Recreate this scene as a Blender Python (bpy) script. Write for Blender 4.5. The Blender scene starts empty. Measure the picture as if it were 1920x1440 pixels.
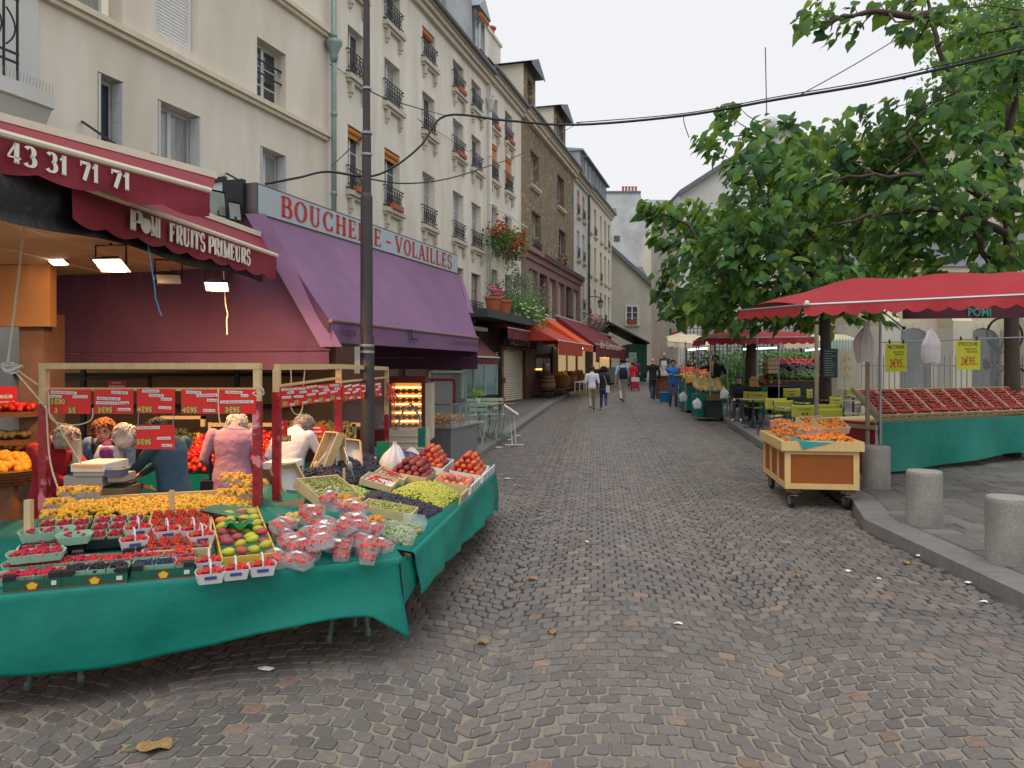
import bpy, math, random
import numpy as np
from mathutils import Vector, Matrix
random.seed(7)
R = random.Random(11)
C = bpy.context.scene.collection
scn = bpy.context.scene
# ---------------------------------------------------------------- camera
F = 1500.0; CZ = 1.9; HZ = 690.0
cam = bpy.data.cameras.new('camera'); camo = bpy.data.objects.new('camera', cam); C.objects.link(camo)
camo.location = (0, 0, CZ); camo.rotation_euler = (math.radians(90), 0, 0)
cam.sensor_width = 36; cam.lens = F/1920*36; cam.shift_y = -(720-HZ)/1920
cam.clip_start = .05; cam.clip_end = 1500
scn.camera = camo
# ---------------------------------------------------------------- sky, sun, exposure
w = bpy.data.worlds.new('World'); scn.world = w; w.use_nodes = True
nt = w.node_tree; bg = nt.nodes['Background']
sky = nt.nodes.new('ShaderNodeTexSky'); sky.sky_type = 'NISHITA'; sky.sun_disc = False
SUN_EL, SUN_AZ = math.radians(68), math.radians(205)
sky.sun_elevation = SUN_EL; sky.sun_rotation = SUN_AZ; sky.dust_density = 4; sky.air_density = 1.0
mx = nt.nodes.new('ShaderNodeMix'); mx.data_type = 'RGBA'
mx.inputs[0].default_value = .93; mx.inputs[7].default_value = (8.5, 8.5, 8.75, 1)   # closed cloud cover
nt.links.new(sky.outputs[0], mx.inputs[6]); nt.links.new(mx.outputs[2], bg.inputs[0]); bg.inputs[1].default_value = .104
sl = bpy.data.lights.new('sun', 'SUN'); sl.energy = 1.5; sl.angle = math.radians(60); sl.color = (1, .97, .92)
so = bpy.data.objects.new('sun', sl); C.objects.link(so)
sd = Vector((math.sin(SUN_AZ)*math.cos(SUN_EL), math.cos(SUN_AZ)*math.cos(SUN_EL), math.sin(SUN_EL)))
so.rotation_euler = (-sd).to_track_quat('-Z', 'Y').to_euler(); so.location = (0, 0, 40)
scn.view_settings.view_transform = 'Standard'; scn.view_settings.look = 'None'
scn.view_settings.exposure = 0.1; scn.view_settings.gamma = 1.0
scn.cycles.max_bounces = 6; scn.cycles.diffuse_bounces = 3; scn.cycles.transparent_max_bounces = 12
scn.cycles.caustics_reflective = False; scn.cycles.caustics_refractive = False
# ---------------------------------------------------------------- helpers
def P(px, py, Y): return Vector(((px-960)/F*Y, Y, CZ-(py-HZ)/F*Y))
def g(Y): return .0175*(Y-4)                       # the street climbs away from the camera
def gy(py, dz=0): return (CZ+.07-dz)*F/(py-664)    # distance of a ground point
def V(*a): return Vector(a)
class MB:
    def __init__(s): s.v=[]; s.f=[]; s.m=[]; s.k=0
    def add(s, vs, fs):
        b=len(s.v); s.v += [tuple(p) for p in vs]
        for f in fs: s.f.append(tuple(i+b for i in f)); s.m.append(s.k)
        return s
    def box(s, x0,x1,y0,y1,z0,z1):
        return s.add([(x0,y0,z0),(x1,y0,z0),(x1,y1,z0),(x0,y1,z0),(x0,y0,z1),(x1,y0,z1),(x1,y1,z1),(x0,y1,z1)],
          [(0,3,2,1),(4,5,6,7),(0,1,5,4),(1,2,6,5),(2,3,7,6),(3,0,4,7)])
    def obox(s, c, a, b, d):
        c=Vector(c); a=Vector(a); b=Vector(b); d=Vector(d); vs=[]
        for k in (-1,1):
            for i,j in ((-1,-1),(1,-1),(1,1),(-1,1)): vs.append(c+a*i+b*j+d*k)
        return s.add(vs,[(0,3,2,1),(4,5,6,7),(0,1,5,4),(1,2,6,5),(2,3,7,6),(3,0,4,7)])
    def bar(s, p, q, w, h=None, up=(0,0,1)):
        p=Vector(p); q=Vector(q); h=w if h is None else h; d=q-p; L=d.length; d.normalize(); up=Vector(up)
        if abs(d.dot(up))>.97: up=Vector((1,0,0))
        a=d.cross(up).normalized(); b=a.cross(d)
        return s.obox((p+q)/2, a*w/2, d*L/2, b*h/2)
    def tube(s, pts, r, n=8, cap=True):
        pts=[Vector(p) for p in pts]; m=len(pts); rs=r if isinstance(r,(list,tuple)) else [r]*m
        vs=[]; fs=[]; ref=None
        for i,p in enumerate(pts):
            d=(pts[min(i+1,m-1)]-pts[max(i-1,0)]).normalized()
            if ref is None: ref=Vector((0,0,1)) if abs(d.z)<.9 else Vector((1,0,0))
            a=d.cross(ref).normalized(); b=a.cross(d); ref=-a.cross(d) if False else ref
            if abs(d.dot(ref))>.95: ref=b
            for k in range(n):
                t=2*math.pi*k/n; vs.append(p+(a*math.cos(t)+b*math.sin(t))*rs[i])
        for i in range(m-1):
            for k in range(n): fs.append((i*n+k,i*n+(k+1)%n,(i+1)*n+(k+1)%n,(i+1)*n+k))
        if cap: fs.append(tuple(range(n-1,-1,-1))); fs.append(tuple((m-1)*n+k for k in range(n)))
        return s.add(vs,fs)
    def lathe(s, c, prof, n=16, axis='z'):
        c=Vector(c); vs=[]; fs=[]; m=len(prof)
        for r,z in prof:
            for k in range(n):
                t=2*math.pi*k/n; q=(r*math.cos(t),r*math.sin(t),z)
                if axis=='x': q=(q[2],q[0],q[1])
                if axis=='y': q=(q[1],q[2],q[0])
                vs.append(c+Vector(q))
        for i in range(m-1):
            for k in range(n): fs.append((i*n+k,i*n+(k+1)%n,(i+1)*n+(k+1)%n,(i+1)*n+k))
        fs.append(tuple(range(n-1,-1,-1))); fs.append(tuple((m-1)*n+k for k in range(n)))
        return s.add(vs,fs)
    def ell(s, c, r, n=10, m=6, M=None):
        if not isinstance(r,(tuple,list)): r=(r,r,r)
        vs=[];fs=[]
        for i in range(m+1):
            ph=math.pi*i/m-math.pi/2; ph=max(min(ph,math.pi/2-.02),-math.pi/2+.02)
            for k in range(n):
                t=2*math.pi*k/n; q=Vector((r[0]*math.cos(ph)*math.cos(t),r[1]*math.cos(ph)*math.sin(t),r[2]*math.sin(ph)))
                if M is not None: q=M@q
                vs.append(Vector(c)+q)
        for i in range(m):
            for k in range(n): fs.append((i*n+k,i*n+(k+1)%n,(i+1)*n+(k+1)%n,(i+1)*n+k))
        fs.append(tuple(range(n-1,-1,-1))); fs.append(tuple(m*n+k for k in range(n)))
        return s.add(vs,fs)
    def prism(s, poly, d):                             # polygon (3d points) extruded by vector d
        n=len(poly); d=Vector(d); vs=[Vector(p) for p in poly]; vs+= [p+d for p in vs]
        return s.add(vs,[tuple(range(n-1,-1,-1)),tuple(range(n,2*n))]+[(i,(i+1)%n,n+(i+1)%n,n+i) for i in range(n)])
    def quad(s,*p): return s.add(p,[tuple(range(len(p)))])
    def grid(s, fn, nu, nv):
        vs=[fn(i/nu,j/nv) for j in range(nv+1) for i in range(nu+1)]
        return s.add(vs,[(j*(nu+1)+i,j*(nu+1)+i+1,(j+1)*(nu+1)+i+1,(j+1)*(nu+1)+i) for j in range(nv) for i in range(nu)])
    def join(s, o, off=(0,0,0), M=None):
        off=Vector(off)
        return s.add([((M@Vector(p)) if M is not None else Vector(p))+off for p in o.v], o.f)
    def xf(s, M): s.v=[tuple(M@Vector(p)) for p in s.v]; return s
    def mesh(s, name, mats, smooth=False):
        me=bpy.data.meshes.new(name); me.from_pydata(s.v,[],s.f)
        for m in (mats if isinstance(mats,(list,tuple)) else [mats]): me.materials.append(m)
        if any(s.m): me.polygons.foreach_set('material_index', s.m)
        if smooth: me.polygons.foreach_set('use_smooth',[True]*len(s.f))
        me.update(); return me
    def build(s, name, mats, parent=None, world=False, smooth=False, loc=None, rz=0):
        if world and parent is not None:
            o=ORG(parent); s.v=[(p[0]-o[0],p[1]-o[1],p[2]-o[2]) for p in s.v]
        return ob(name, s.mesh(name,mats,smooth), parent, loc, rz)
def ORG(o):
    v=Vector(o.location)
    while o.parent is not None: o=o.parent; v=v+o.location
    return v
def ob(name, me, parent=None, loc=None, rz=0):
    o=bpy.data.objects.new(name, me); C.objects.link(o)
    if parent is not None: o.parent=parent
    if loc is not None: o.location=loc
    if rz: o.rotation_euler=(0,0,rz)
    return o
def tag(o, label=None, cat=None, group=None, kind=None):
    if label: o['label']=label
    if cat: o['category']=cat
    if group: o['group']=group
    if kind: o['kind']=kind
    return o
def T(name, label, cat, loc=(0,0,0), rz=0, group=None):
    return tag(ob(name, None, None, loc, rz), label, cat, group)
def center(mb, loc):                                  # world-space builder -> local around loc
    mb.v=[(p[0]-loc[0],p[1]-loc[1],p[2]-loc[2]) for p in mb.v]; return mb
def one(name, mb, mats, loc, label, cat, group=None, smooth=False, kind=None):  # a thing that is one mesh, built in world space
    return tag(center(mb,loc).build(name,mats,None,loc=loc,smooth=smooth), label, cat, group, kind)
def copy_tree(o, parent=None):
    c=o.copy(); C.objects.link(c); c.parent=parent
    for ch in list(o.children): copy_tree(ch,c)
    return c
def ico(sub=1):
    import bmesh
    bm=bmesh.new(); bmesh.ops.create_icosphere(bm,subdivisions=sub,radius=1)
    v=np.array([p.co[:] for p in bm.verts]); bm.verts.index_update(); f=np.array([[q.index for q in t.verts] for t in bm.faces]); bm.free()
    return v,f
ICO1=ico(1); ICO2=ico(2)
def np_mesh(name, v, f, mats, smooth=True, mi=None):
    v=np.asarray(v,dtype=np.float32); f=np.asarray(f,dtype=np.int32); k=f.shape[1]
    me=bpy.data.meshes.new(name); me.vertices.add(len(v)); me.vertices.foreach_set('co',v.ravel())
    me.loops.add(f.size); me.loops.foreach_set('vertex_index',f.ravel())
    me.polygons.add(len(f)); me.polygons.foreach_set('loop_start',np.arange(0,f.size,k,dtype=np.int32))
    me.polygons.foreach_set('loop_total',np.full(len(f),k,dtype=np.int32))
    if smooth: me.polygons.foreach_set('use_smooth',np.ones(len(f),dtype=bool))
    for m in (mats if isinstance(mats,(list,tuple)) else [mats]): me.materials.append(m)
    if mi is not None: me.polygons.foreach_set('material_index',np.asarray(mi,dtype=np.int32))
    me.update(calc_edges=True); me.validate(); return me
def rotm(rng):
    q=np.array([rng.gauss(0,1) for _ in range(4)]); q/=np.linalg.norm(q); a,b,c,d=q
    return np.array([[1-2*(c*c+d*d),2*(b*c-a*d),2*(b*d+a*c)],[2*(b*c+a*d),1-2*(b*b+d*d),2*(c*d-a*b)],[2*(b*d-a*c),2*(c*d+a*b),1-2*(b*b+c*c)]])
def balls(pts, rad, base=None, squash=(1,1,1), rng=R):  # many small fruits in one array
    bv,bf=ICO1 if base is None else base; V_=[];F_=[];n=0
    for p,r in zip(pts,rad):
        V_.append((bv*np.array(squash))@rotm(rng).T*r+np.array(p)); F_.append(bf+n); n+=len(bv)
    return np.concatenate(V_),np.concatenate(F_)
# ---------------------------------------------------------------- materials
def srgb(r,gg,b):
    def c(x):
        x/=255.; return x/12.92 if x<=.04045 else ((x+.055)/1.055)**2.4
    return (c(r),c(gg),c(b))
MATS={}
def pm(name, col, rough=.75, var=.12, scale=5., bump=0., bs=60., isl=0., col2=None, c2s=2., c2t=.55, metal=0., alpha=1., spec=.5, emit=None, es=0., sss=0., objr=0., sheen=0., stretch=None, c2w=.08):
    if name in MATS: return MATS[name]
    m=bpy.data.materials.new(name); m.use_nodes=True; t=m.node_tree; b=t.nodes['Principled BSDF']; N=t.nodes.new; L=t.links.new
    tc=N('ShaderNodeTexCoord'); src=tc.outputs['Object']
    if stretch:
        mp=N('ShaderNodeMapping'); mp.inputs['Scale'].default_value=stretch; L(src,mp.inputs[0]); src=mp.outputs[0]
    no=N('ShaderNodeTexNoise'); no.inputs['Scale'].default_value=scale; no.inputs['Detail'].default_value=6; no.inputs['Roughness'].default_value=.65; L(src,no.inputs['Vector'])
    cr=N('ShaderNodeValToRGB'); e=cr.color_ramp.elements; e[0].position=.3; e[1].position=.7
    e[0].color=(*[max(0,c*(1-var)) for c in col],1); e[1].color=(*[min(1,c*(1+var)) for c in col],1); L(no.outputs[0],cr.inputs[0]); out=cr.outputs[0]
    if col2 is not None:
        n2=N('ShaderNodeTexNoise'); n2.inputs['Scale'].default_value=c2s; n2.inputs['Detail'].default_value=8; n2.inputs['Roughness'].default_value=.6; L(src,n2.inputs['Vector'])
        r2=N('ShaderNodeMapRange'); r2.inputs[1].default_value=c2t-c2w; r2.inputs[2].default_value=c2t+c2w; L(n2.outputs[0],r2.inputs[0])
        mi=N('ShaderNodeMix'); mi.data_type='RGBA'; L(r2.outputs[0],mi.inputs[0]); L(out,mi.inputs[6]); mi.inputs[7].default_value=(*col2,1); out=mi.outputs[2]
    if isl or objr:
        hs=N('ShaderNodeHueSaturation'); L(out,hs.inputs['Color'])
        if isl: ge=N('ShaderNodeNewGeometry'); rv=ge.outputs['Random Per Island']
        if objr:
            oi=N('ShaderNodeObjectInfo'); ro=oi.outputs['Random']
            if isl: ad=N('ShaderNodeMath'); L(rv,ad.inputs[0]); L(ro,ad.inputs[1]); fr=N('ShaderNodeMath'); fr.operation='FRACT'; L(ad.outputs[0],fr.inputs[0]); rv=fr.outputs[0]
            else: rv=ro
        k=max(isl,objr); mr=N('ShaderNodeMapRange'); mr.inputs[3].default_value=1-k; mr.inputs[4].default_value=1+k; L(rv,mr.inputs[0]); L(mr.outputs[0],hs.inputs['Value'])
        m3=N('ShaderNodeMath'); m3.operation='MULTIPLY'; m3.inputs[1].default_value=7.31; L(rv,m3.inputs[0]); f3=N('ShaderNodeMath'); f3.operation='FRACT'; L(m3.outputs[0],f3.inputs[0])
        mh=N('ShaderNodeMapRange'); mh.inputs[3].default_value=.5-k*.045; mh.inputs[4].default_value=.5+k*.045; L(f3.outputs[0],mh.inputs[0]); L(mh.outputs[0],hs.inputs['Hue']); out=hs.outputs[0]
    L(out,b.inputs['Base Color'])
    b.inputs['Roughness'].default_value=rough; b.inputs['Metallic'].default_value=metal; b.inputs['Alpha'].default_value=alpha
    b.inputs['Specular IOR Level'].default_value=spec
    if sheen: b.inputs['Sheen Weight'].default_value=sheen
    if sss: b.inputs['Subsurface Weight'].default_value=sss; b.inputs['Subsurface Scale'].default_value=.02
    if emit: b.inputs['Emission Color'].default_value=(*emit,1); b.inputs['Emission Strength'].default_value=es
    if bump:
        nb=N('ShaderNodeTexNoise'); nb.inputs['Scale'].default_value=bs; nb.inputs['Detail'].default_value=5; L(src,nb.inputs['Vector'])
        bu=N('ShaderNodeBump'); bu.inputs['Strength'].default_value=bump; bu.inputs['Distance'].default_value=.02; L(nb.outputs[0],bu.inputs['Height']); L(bu.outputs[0],b.inputs['Normal'])
    MATS[name]=m; return m
def leafmat(name, col, back, k=.28):
    m=pm(name,col,rough=.62,spec=.3,var=.2,scale=3,isl=k,objr=k); t=m.node_tree; b=t.nodes['Principled BSDF']
    tr=t.nodes.new('ShaderNodeBsdfTranslucent'); tr.inputs[0].default_value=(*back,1)
    ms=t.nodes.new('ShaderNodeMixShader'); ms.inputs[0].default_value=.38
    o=t.nodes['Material Output']; t.links.new(b.outputs[0],ms.inputs[1]); t.links.new(tr.outputs[0],ms.inputs[2]); t.links.new(ms.outputs[0],o.inputs[0]); return m
wood_pale=pm('pale_wood',srgb(205,182,135),.6,.12,30,.15,80,stretch=(1,1,.15),isl=.07)
wood_brown=pm('brown_wood',srgb(120,78,50),.6,.2,20,.2,60,isl=.1)
white_paint=pm('white_paint',(.72,.73,.72),.5,.05)
black_metal=pm('black_metal',(.018,.018,.022),.45,.2,metal=.3)
grey_metal=pm('grey_metal',(.33,.34,.35),.4,.12,metal=.6)
glass_dark=pm('window_glass',(.035,.045,.055),.04,.3,.8,spec=.8)
cloth_green=pm('green_tablecloth',srgb(0,122,108),.5,.12,2.2,.35,11,spec=.3,col2=srgb(0,102,90),c2s=1.4,c2t=.56,c2w=.15)
# ---------------------------------------------------------------- lettering (a stroke alphabet with serifs, and plain text)
def _arc(cx,cy,rx,ry,a0,a1,wt,wn,n=12):
    out=[]
    for i in range(n):
        q=[]
        for t in (i/n,(i+1)/n):
            a=math.radians(a0+(a1-a0)*t); wd=(wn+(wt-wn)*abs(math.cos(a)))/2
            q.append([(cx+(rx+k*wd)*math.cos(a), cy+(ry+k*wd)*math.sin(a)) for k in (-1,1)])
        out.append([q[0][0],q[0][1],q[1][1],q[1][0]])
    return out
def _st(x0,y0,x1,y1,w):
    dx,dy=x1-x0,y1-y0; L=math.hypot(dx,dy); nx,ny=-dy/L*w/2,dx/L*w/2
    return [[(x0-nx,y0-ny),(x1-nx,y1-ny),(x1+nx,y1+ny),(x0+nx,y0+ny)]]
def glyph(c, tk, tn):
    S=lambda x,w=None,y0=0,y1=1: _st(x,y0,x,y1,w or tk)
    H=lambda x0,x1,y,w=None: _st(x0,y,x1,y,w or tn)
    sr=lambda x,y,k=.13: H(x-k,x+k,y+(tn/2 if y==0 else -tn/2),tn)
    if c=='I': return S(.2)+sr(.2,0)+sr(.2,1),.4
    if c=='L': return S(.2)+sr(.2,0)+sr(.2,1)+H(.2,.62,tn/2)+_st(.6,0,.6,.24,tn),.7
    if c in 'EF':
        q=S(.2)+sr(.2,0)+sr(.2,1)+H(.2,.6,1-tn/2)+_st(.58,1,.58,.78,tn)+H(.2,.48,.52)+_st(.47,.42,.47,.62,tn)
        if c=='E': q+=H(.2,.62,tn/2)+_st(.61,0,.61,.23,tn)
        return q,.7
    if c=='H': return S(.2)+S(.66)+sr(.2,0)+sr(.2,1)+sr(.66,0)+sr(.66,1)+H(.2,.66,.5),.86
    if c=='B': return S(.2)+H(.08,.42,tn/2)+H(.08,.4,1-tn/2)+H(.2,.42,.53)+_arc(.4,.76,.17,.22,-90,90,tk,tn)+_arc(.42,.27,.22,.25,-90,90,tk,tn),.74
    if c in 'PR':
        q=S(.2)+sr(.2,0)+H(.08,.42,1-tn/2)+H(.2,.42,.46)+_arc(.42,.72,.2,.25,-90,90,tk,tn)
        if c=='R': q+=_st(.38,.46,.68,.02,tk*.9)+H(.6,.8,tn/2)
        return q,(.78 if c=='R' else .7)
    if c in 'O0': return _arc(.42,.5,.3,.47,0,360,tk,tn,24),.84
    if c=='C': return _arc(.42,.5,.3,.47,42,318,tk,tn,20)+_st(.66,.7,.66,.98,tn)+_st(.66,.02,.66,.3,tn),.8
    if c=='U': return S(.2,None,.3)+S(.62,tn*1.3,.3)+_arc(.41,.3,.21,.28,180,360,tk*.8,tn,12)+sr(.2,1)+sr(.62,1),.84
    if c=='V': return _st(.12,1,.42,.02,tk)+_st(.42,.02,.7,1,tn*1.3)+sr(.12,1)+sr(.7,1),.84
    if c=='A': return _st(.12,0,.4,1,tn*1.3)+_st(.4,1,.7,0,tk)+H(.2,.6,.32)+sr(.12,0)+sr(.7,0),.84
    if c=='S': return _arc(.36,.74,.21,.24,35,270,tk*.8,tn,14)+_arc(.36,.26,.23,.25,-145,90,tk*.8,tn,14)+_st(.55,.72,.55,.98,tn)+_st(.14,.02,.14,.3,tn),.7
    if c=='T': return S(.36)+sr(.36,0)+H(.06,.66,1-tn/2)+_st(.06,1,.06,.74,tn)+_st(.66,1,.66,.74,tn),.72
    if c=='M': return S(.16,tn*1.3)+S(.82)+_st(.18,1,.5,.05,tk)+_st(.5,.05,.8,1,tn*1.2)+sr(.16,0)+sr(.82,0)+sr(.16,1)+sr(.82,1),.98
    if c=='1': return S(.3)+sr(.3,0)+_st(.08,.72,.3,.98,tn*1.2),.52
    if c=='3': return _arc(.32,.74,.2,.23,-90,150,tk,tn,14)+_arc(.32,.27,.24,.25,-150,90,tk,tn,14),.66
    if c=='4': return S(.46)+_st(.42,.98,.06,.3,tn*1.3)+H(.04,.66,.28,tn)+sr(.46,0),.72
    if c=='7': return H(.06,.62,1-tn,tn*2)+_st(.58,.92,.28,0,tk)+_st(.07,1,.07,.72,tn),.66
    if c=='-': return H(.08,.42,.45,tk*.55),.5
    return [],.42
def letters(text, o, rt, up, h, name, mat, parent, world=True, tk=.2, tn=.07, width=None, track=.04, stencil=False, off=0.):
    rt=Vector(rt).normalized(); up=Vector(up).normalized(); o=Vector(o); nrm=rt.cross(up)*off; mb=MB(); x=0; qs=[]
    for c in text:
        pl,a=glyph(c,tk,tn)
        for q in pl: qs.append([(x+a_,b_) for a_,b_ in q])
        x+=a+track
    sx=(width/(x*h)) if width else 1
    for i,q in enumerate(qs): mb.quad(*[o+nrm*(1+.0002*(i%7))/1+rt*(a_*h*sx)+up*(b_*h)+nrm*.02*(i%5) for a_,b_ in q])
    return mb.build(name,mat,parent,world=world)
TMP=bpy.data.scenes.new('work')
def evaluated(o):
    TMP.collection.objects.link(o)
    with bpy.context.temp_override(scene=TMP, view_layer=TMP.view_layers[0]):
        dg=bpy.context.evaluated_depsgraph_get(); dg.update(); me=bpy.data.meshes.new_from_object(o.evaluated_get(dg))
    return me
def text_mesh(text, size=1., bold=0.):
    cu=bpy.data.curves.new('t','FONT'); cu.body=text; cu.size=size; cu.offset=bold; cu.resolution_u=2
    o=bpy.data.objects.new('t',cu); me=evaluated(o)
    vs=[v.co.copy() for v in me.vertices]; fs=[tuple(p.vertices) for p in me.polygons]
    bpy.data.objects.remove(o); bpy.data.curves.remove(cu); bpy.data.meshes.remove(me); return vs,fs
_tc={}
def ptext(mb, text, o, rt, up, h, bold=0., width=None, slant=0.):
    """plain lettering added to a builder; h = capital height"""
    if (text,bold) not in _tc: _tc[(text,bold)]=text_mesh(text,1.,bold)
    vs,fs=_tc[(text,bold)]
    if not vs: return
    s=h/.7; xm=max(v.x for v in vs); sx=(width/xm) if width else s
    rt=Vector(rt).normalized(); up=Vector(up).normalized(); o=Vector(o)
    mb.add([o+rt*(v.x*sx+slant*v.y*s)+up*(v.y*s) for v in vs],fs)
# ================================================================ GROUND
def KL(Y): return -.6+.14*(Y-14.9)
def KR(Y): return 3.95 if Y<9 else (3.95+.37*(Y-9)/1.2 if Y<10.2 else 4.32+.14*(Y-10.2))
PH=.11
def joint_mat():
    m=pm('road_bed',srgb(60,54,49),.95,.3,30,.3,120); t=m.node_tree; b=t.nodes['Principled BSDF']; N=t.nodes.new; L=t.links.new
    base=b.inputs['Base Color'].links[0].from_socket
    ge=N('ShaderNodeTexCoord'); sp=N('ShaderNodeSeparateXYZ'); L(ge.outputs['Object'],sp.inputs[0])
    nz=N('ShaderNodeTexNoise'); nz.inputs['Scale'].default_value=.9; nz.inputs['Detail'].default_value=5; L(ge.outputs['Object'],nz.inputs['Vector'])
    ma=N('ShaderNodeMath'); ma.operation='MULTIPLY_ADD'; ma.inputs[1].default_value=-3.2; L(nz.outputs[0],ma.inputs[0]); L(sp.outputs['Y'],ma.inputs[2])
    mr=N('ShaderNodeMapRange'); mr.inputs[1].default_value=3.3; mr.inputs[2].default_value=5.0; mr.inputs[3].default_value=1; mr.inputs[4].default_value=0; L(ma.outputs[0],mr.inputs[0])
    mi=N('ShaderNodeMix'); mi.data_type='RGBA'; L(mr.outputs[0],mi.inputs[0]); L(base,mi.inputs[6]); mi.inputs[7].default_value=(*srgb(138,129,114),1); L(mi.outputs[2],b.inputs['Base Color']); return m
bed=joint_mat()
far_sett=pm('distant_setts',srgb(108,103,101),.43,.25,9,.5,14,col2=srgb(86,83,84),c2s=1.2)
# the ground under everything, out to the horizon
mb=MB(); mb.quad((-700,-60,g(-60)-.25),(700,-60,g(-60)-.25),(700,900,g(900)-.25),(-700,900,g(900)-.25))
tag(mb.build('ground',pm('ground_earth',srgb(110,104,98),.9,.2,1.)),kind='structure')
rb=MB(); rb.quad((-9,-3,g(-3)-.009),(9,-3,g(-3)-.009),(11,39,g(39)-.009),(-9,39,g(39)-.009))
road=tag(rb.build('road',bed),kind='structure')
rf=MB(); rf.quad((KL(37.2)-2,37.2,g(37.2)+.003),(KR(37.2)+2,37.2,g(37.2)+.003),(KR(75)+2,75,g(75)+.003),(KL(75)-6,75,g(75)+.003)); rf.build('far_paving',far_sett,road)
sett_a=pm('sett_stone',srgb(113,106,101),.43,.22,22,.4,70,isl=.16,col2=srgb(97,94,92),c2s=.8,c2t=.5,c2w=.2,objr=.2)
sett_b=pm('sett_stone_brown',srgb(116,107,100),.45,.2,22,.35,70,isl=.16,objr=.2)
sett_c=pm('sett_stone_rust',srgb(128,108,94),.48,.2,22,.35,70,isl=.12,objr=.2)
Wd=1.85; Rr=Wd*.88; RH=.118
th_m=math.asin(Wd/2/Rr); NS=16; ca,sa=math.cos(math.radians(-6)),math.sin(math.radians(-6))
def uv(u,v): return (u*ca-v*sa, u*sa+v*ca)
cells=[]
rng=random.Random(5)
for arch in range(-5,8):
    uc=arch*Wd+.25; nsh=(arch%2)*.04
    for row in range(0,320):
        v0=1.4+row*RH+nsh; big=((row+arch)%2==0); tm=th_m*(1+(.045 if big else -.045)); ns=NS+(1 if big else 0)
        vv=lambda th: Rr*math.cos(th)
        for k in range(ns):
            t0=-tm+2*tm*k/ns; t1=-tm+2*tm*(k+1)/ns
            q=[]
            for t,dv in ((t0,0),(t1,0),(t1,RH),(t0,RH)):
                q.append(uv(uc+Rr*math.sin(t), v0+vv(t)+dv))
            cx=sum(p[0] for p in q)/4; cy=sum(p[1] for p in q)/4
            if cy<2.7 or cy>37.5: continue
            lo=-6.2 if cy<6.2 else KL(cy)-.02
            if cx<lo or cx>KR(cy)-.05: continue
            if abs(cx/cy*F)>1120: continue
            cells.append((cy,cx,q,k))
def sett(q, near, rg, mb):
    cx=sum(p[0] for p in q)/4; cy=sum(p[1] for p in q)/4
    gap=rg.uniform(.003,.008)+.002*max(0,min(1,6-cy)); pts=[]
    for (x,y) in q:
        d=math.hypot(x-cx,y-cy); s=max(.3,1-gap*1.25/d); pts.append((cx+(x-cx)*s+rg.gauss(0,.0065), cy+(y-cy)*s+rg.gauss(0,.0065)))
    ax,ay=rg.gauss(0,.009),rg.gauss(0,.009); hz=rg.gauss(0,.0016)
    if near:
        out=[]
        for i in range(4):
            a=pts[i-1]; b=pts[i]; c=pts[(i+1)%4]; f=rg.uniform(.09,.18)
            out+= [(b[0]+(a[0]-b[0])*f,b[1]+(a[1]-b[1])*f),(b[0]+(c[0]-b[0])*f,b[1]+(c[1]-b[1])*f)]
        pts=out
    n=len(pts); vs=[]
    for ins,dz in ((1.0,-.03),(.985,-.004),(.93,0.)):
        for x,y in pts:
            X=cx+(x-cx)*ins; Y=cy+(y-cy)*ins
            vs.append((X,Y,g(Y)+hz+dz+(X-cx)*ax+(Y-cy)*ay))
    vs.append((cx,cy,g(cy)+hz+.001))
    fs=[(i,(i+1)%n,n+(i+1)%n,n+i) for i in range(n)]+[(n+i,n+(i+1)%n,2*n+(i+1)%n,2*n+i) for i in range(n)]+[(2*n+i,2*n+(i+1)%n,3*n) for i in range(n)]
    mb.add(vs,fs)
def in_table(x,y): return y>4.35+.42*(x+2.8) and x<-.55 and y<9.4
cells.sort(key=lambda c:c[0]); nsing=0
stuff=MB()
for cy,cx,q,k in cells:
    py=664+2955/cy; px=960+cx/cy*F; r=rng.random(); mi=0 if r<.76 else (1 if r<.98 else 2)
    if nsing<300 and 0<px<1920 and py<1436 and not in_table(cx,cy):
        m=MB(); sett(q,True,rng,m); m.v=[(a-cx,b-cy,c-g(cy)) for a,b,c in m.v]
        ob('sett',m.mesh('sett',(sett_a,sett_b,sett_c)[mi]),road,(cx,cy,g(cy))); nsing+=1
    else: stuff.k=mi; sett(q,cy<9,rng,stuff)
o=stuff.build('setts',[sett_a,sett_b,sett_c],road); o['kind']='stuff'
# pavements with kerbs
asph=pm('pavement_asphalt',srgb(100,98,97),.85,.12,4,.25,150,col2=srgb(88,87,87),c2s=.7)
kerb_m=pm('kerb_granite',srgb(112,112,110),.7,.15,9,.25,120,isl=.10)
def strip(mb,f0,f1,ys,dz):
    for a,b in zip(ys[:-1],ys[1:]):
        mb.quad((f0(a),a,g(a)+dz),(f1(a),a,g(a)+dz),(f1(b),b,g(b)+dz),(f0(b),b,g(b)+dz))
def kerbs(parent, fin, fout, ys, wid, side):
    for a,b in zip(ys[:-1],ys[1:]):
        a2=a+.008; m=MB(); xa,xb=fin(a),fin(b); ins=.02*side
        vs=[(xa,a2,g(a)-.05),(xa+ins,a2,g(a)+PH),(xa+side*wid,a2,g(a)+PH),(xb,b,g(b)-.05),(xb+ins,b,g(b)+PH),(xb+side*wid,b,g(b)+PH),(xa+side*wid,a2,g(a)-.05),(xb+side*wid,b,g(b)-.05)]
        m.add(vs,[(0,1,4,3),(1,2,5,4),(2,6,7,5),(0,6,2,1),(3,4,5,7)])
        m.build('kerb_stone',kerb_m,parent)
def fr(a,b,n): return [a+(b-a)*i/n for i in range(n+1)]
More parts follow.
